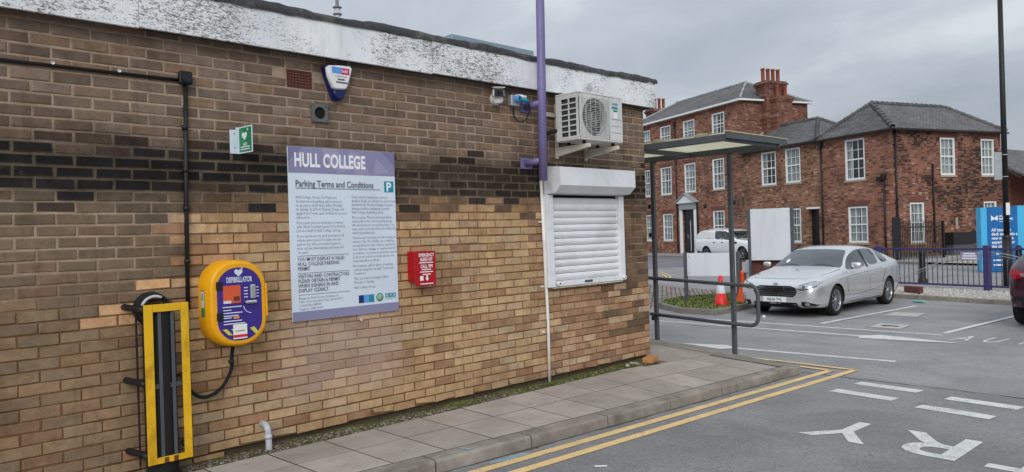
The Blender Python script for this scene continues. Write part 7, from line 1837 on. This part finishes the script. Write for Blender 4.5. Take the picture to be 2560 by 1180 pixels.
lp = thing('lamp_post', 'tall black lamp post with stout base behind the purple railing', 'lamp post')
q = A(2520, 700, 20.6); q.z = 0
MB().tube([q+Vector((0, 0, 0)), q+Vector((0, 0, 1.36))], .115, 20).obj('base_sleeve', 'black_plastic', lp); MB().lathe([(.115, 1.36), (.12, 1.38), (.09, 1.44), (.078, 1.46)], 20, Matrix.Translation(q)).obj('collar', 'black_plastic', lp)
MB().tube([q+Vector((0, 0, 1.4)), q+Vector((.0, 0, 9.2))], [.078, .06], 20).obj('column', 'black_plastic', lp)
MB().tube([q+Vector((0, 0, 9.1)), q+Vector((-.4, -.1, 9.45)), q+Vector((-1.0, -.3, 9.5))], .035, 10).obj('arm', 'black_plastic', lp); MB().bbox(-1.5, -.95, -.14, .14, 9.44, 9.54, .03, Matrix.Translation(q+Vector((0, -.3, 0)))).obj('lantern', 'steel_grey', lp)
for z in (3.72, 3.10): MB().tube([q+Vector((0, 0, z-.012)), q+Vector((0, 0, z+.012))], .079, 16).obj('sign_band', 'galv', lp)
TL_ = Matrix.Translation(q) @ Matrix.Rotation(R(-43), 4, 'Z')
MB().bbox(-.30, -.082, -.015, .015, 3.02, 3.80, .004, TL_).obj('sign_back', 'galv', lp)
MB().bbox(-.055, .055, -.088, -.080, 2.02, 2.36, .002, TL_).obj('paper_notice', 'paper_white', lp)
base_at(lp, q)
tt = thing('totem_sign', 'blue totem sign with white lettering behind the purple railing', 'sign')
a0 = A(2472, 680, 26.4); b0 = A(2600, 684, 26.0); td = Vector((b0.x-a0.x, b0.y-a0.y, 0)).normalized(); tn = Vector((td.y, -td.x, 0))
if tn.dot(-a0) < 0: tn = -tn
zb = .02; zt_ = A(2500, 517, 26.4).z
TT = Matrix(((td.x, -tn.x, 0, a0.x), (td.y, -tn.y, 0, a0.y), (0, 0, 1, 0), (0, 0, 0, 1)))
w1 = (onplane(2545, 600, a0, tn)-a0).dot(td)
MB().box(0, w1, -.0, .5, zb, zt_, TT).obj('front_panel', 'totem_blue', tt)
wl = -.20
MB().box(wl, -.002, .02, .5, zb, zt_-.01, TT).obj('side_panel', 'totem_cyan', tt); MB().box(w1+.002, w1+.35, .02, .5, zb, zt_+.02, TT).obj('side_panel', 'totem_cyan', tt)
XT = TT @ Matrix(((1, 0, 0, 0), (0, 0, -1, -.004), (0, 1, 0, 0), (0, 0, 0, 1)))
def tline(s_, x, z, size, xs=.95): text(s_, size, 'lettering', 'text_white', tt, XT @ Matrix.Translation((x, z, 0)), xs, .025, res=3)
hh = zt_
b = MB(); b.add([XT @ Vector(v) for v in ((.12, hh-.50, 0), (.12, hh-.30, 0), (.225, hh-.40, 0), (.33, hh-.30, 0), (.33, hh-.50, 0), (.225, hh-.44, 0))], [(0, 1, 2, 5), (5, 2, 3, 4)]); b.obj('emblem', 'text_white', tt)
tline('HULL', .37, hh-.375, .105); tline('MARITIME', .37, hh-.475, .105)
MB().box(.38, .72, -.006, -.002, hh-.545, hh-.53, TT).obj('rule', 'text_white', tt)
for i, s_ in enumerate(('All hands on', 'deck to create a', 'new maritime', 'experience for', 'the city')): tline(s_, .12, hh-.88-.148*i, .155, .80)
for z, x, w2 in ((hh-1.72, .22, .12), (hh-1.95, .16, .36), (hh-2.12, .16, .40)): MB().box(x, x+w2, -.006, -.002, z, z+.05, TT).obj('footer_logo', 'text_white', tt)
base_at(tt, a0)
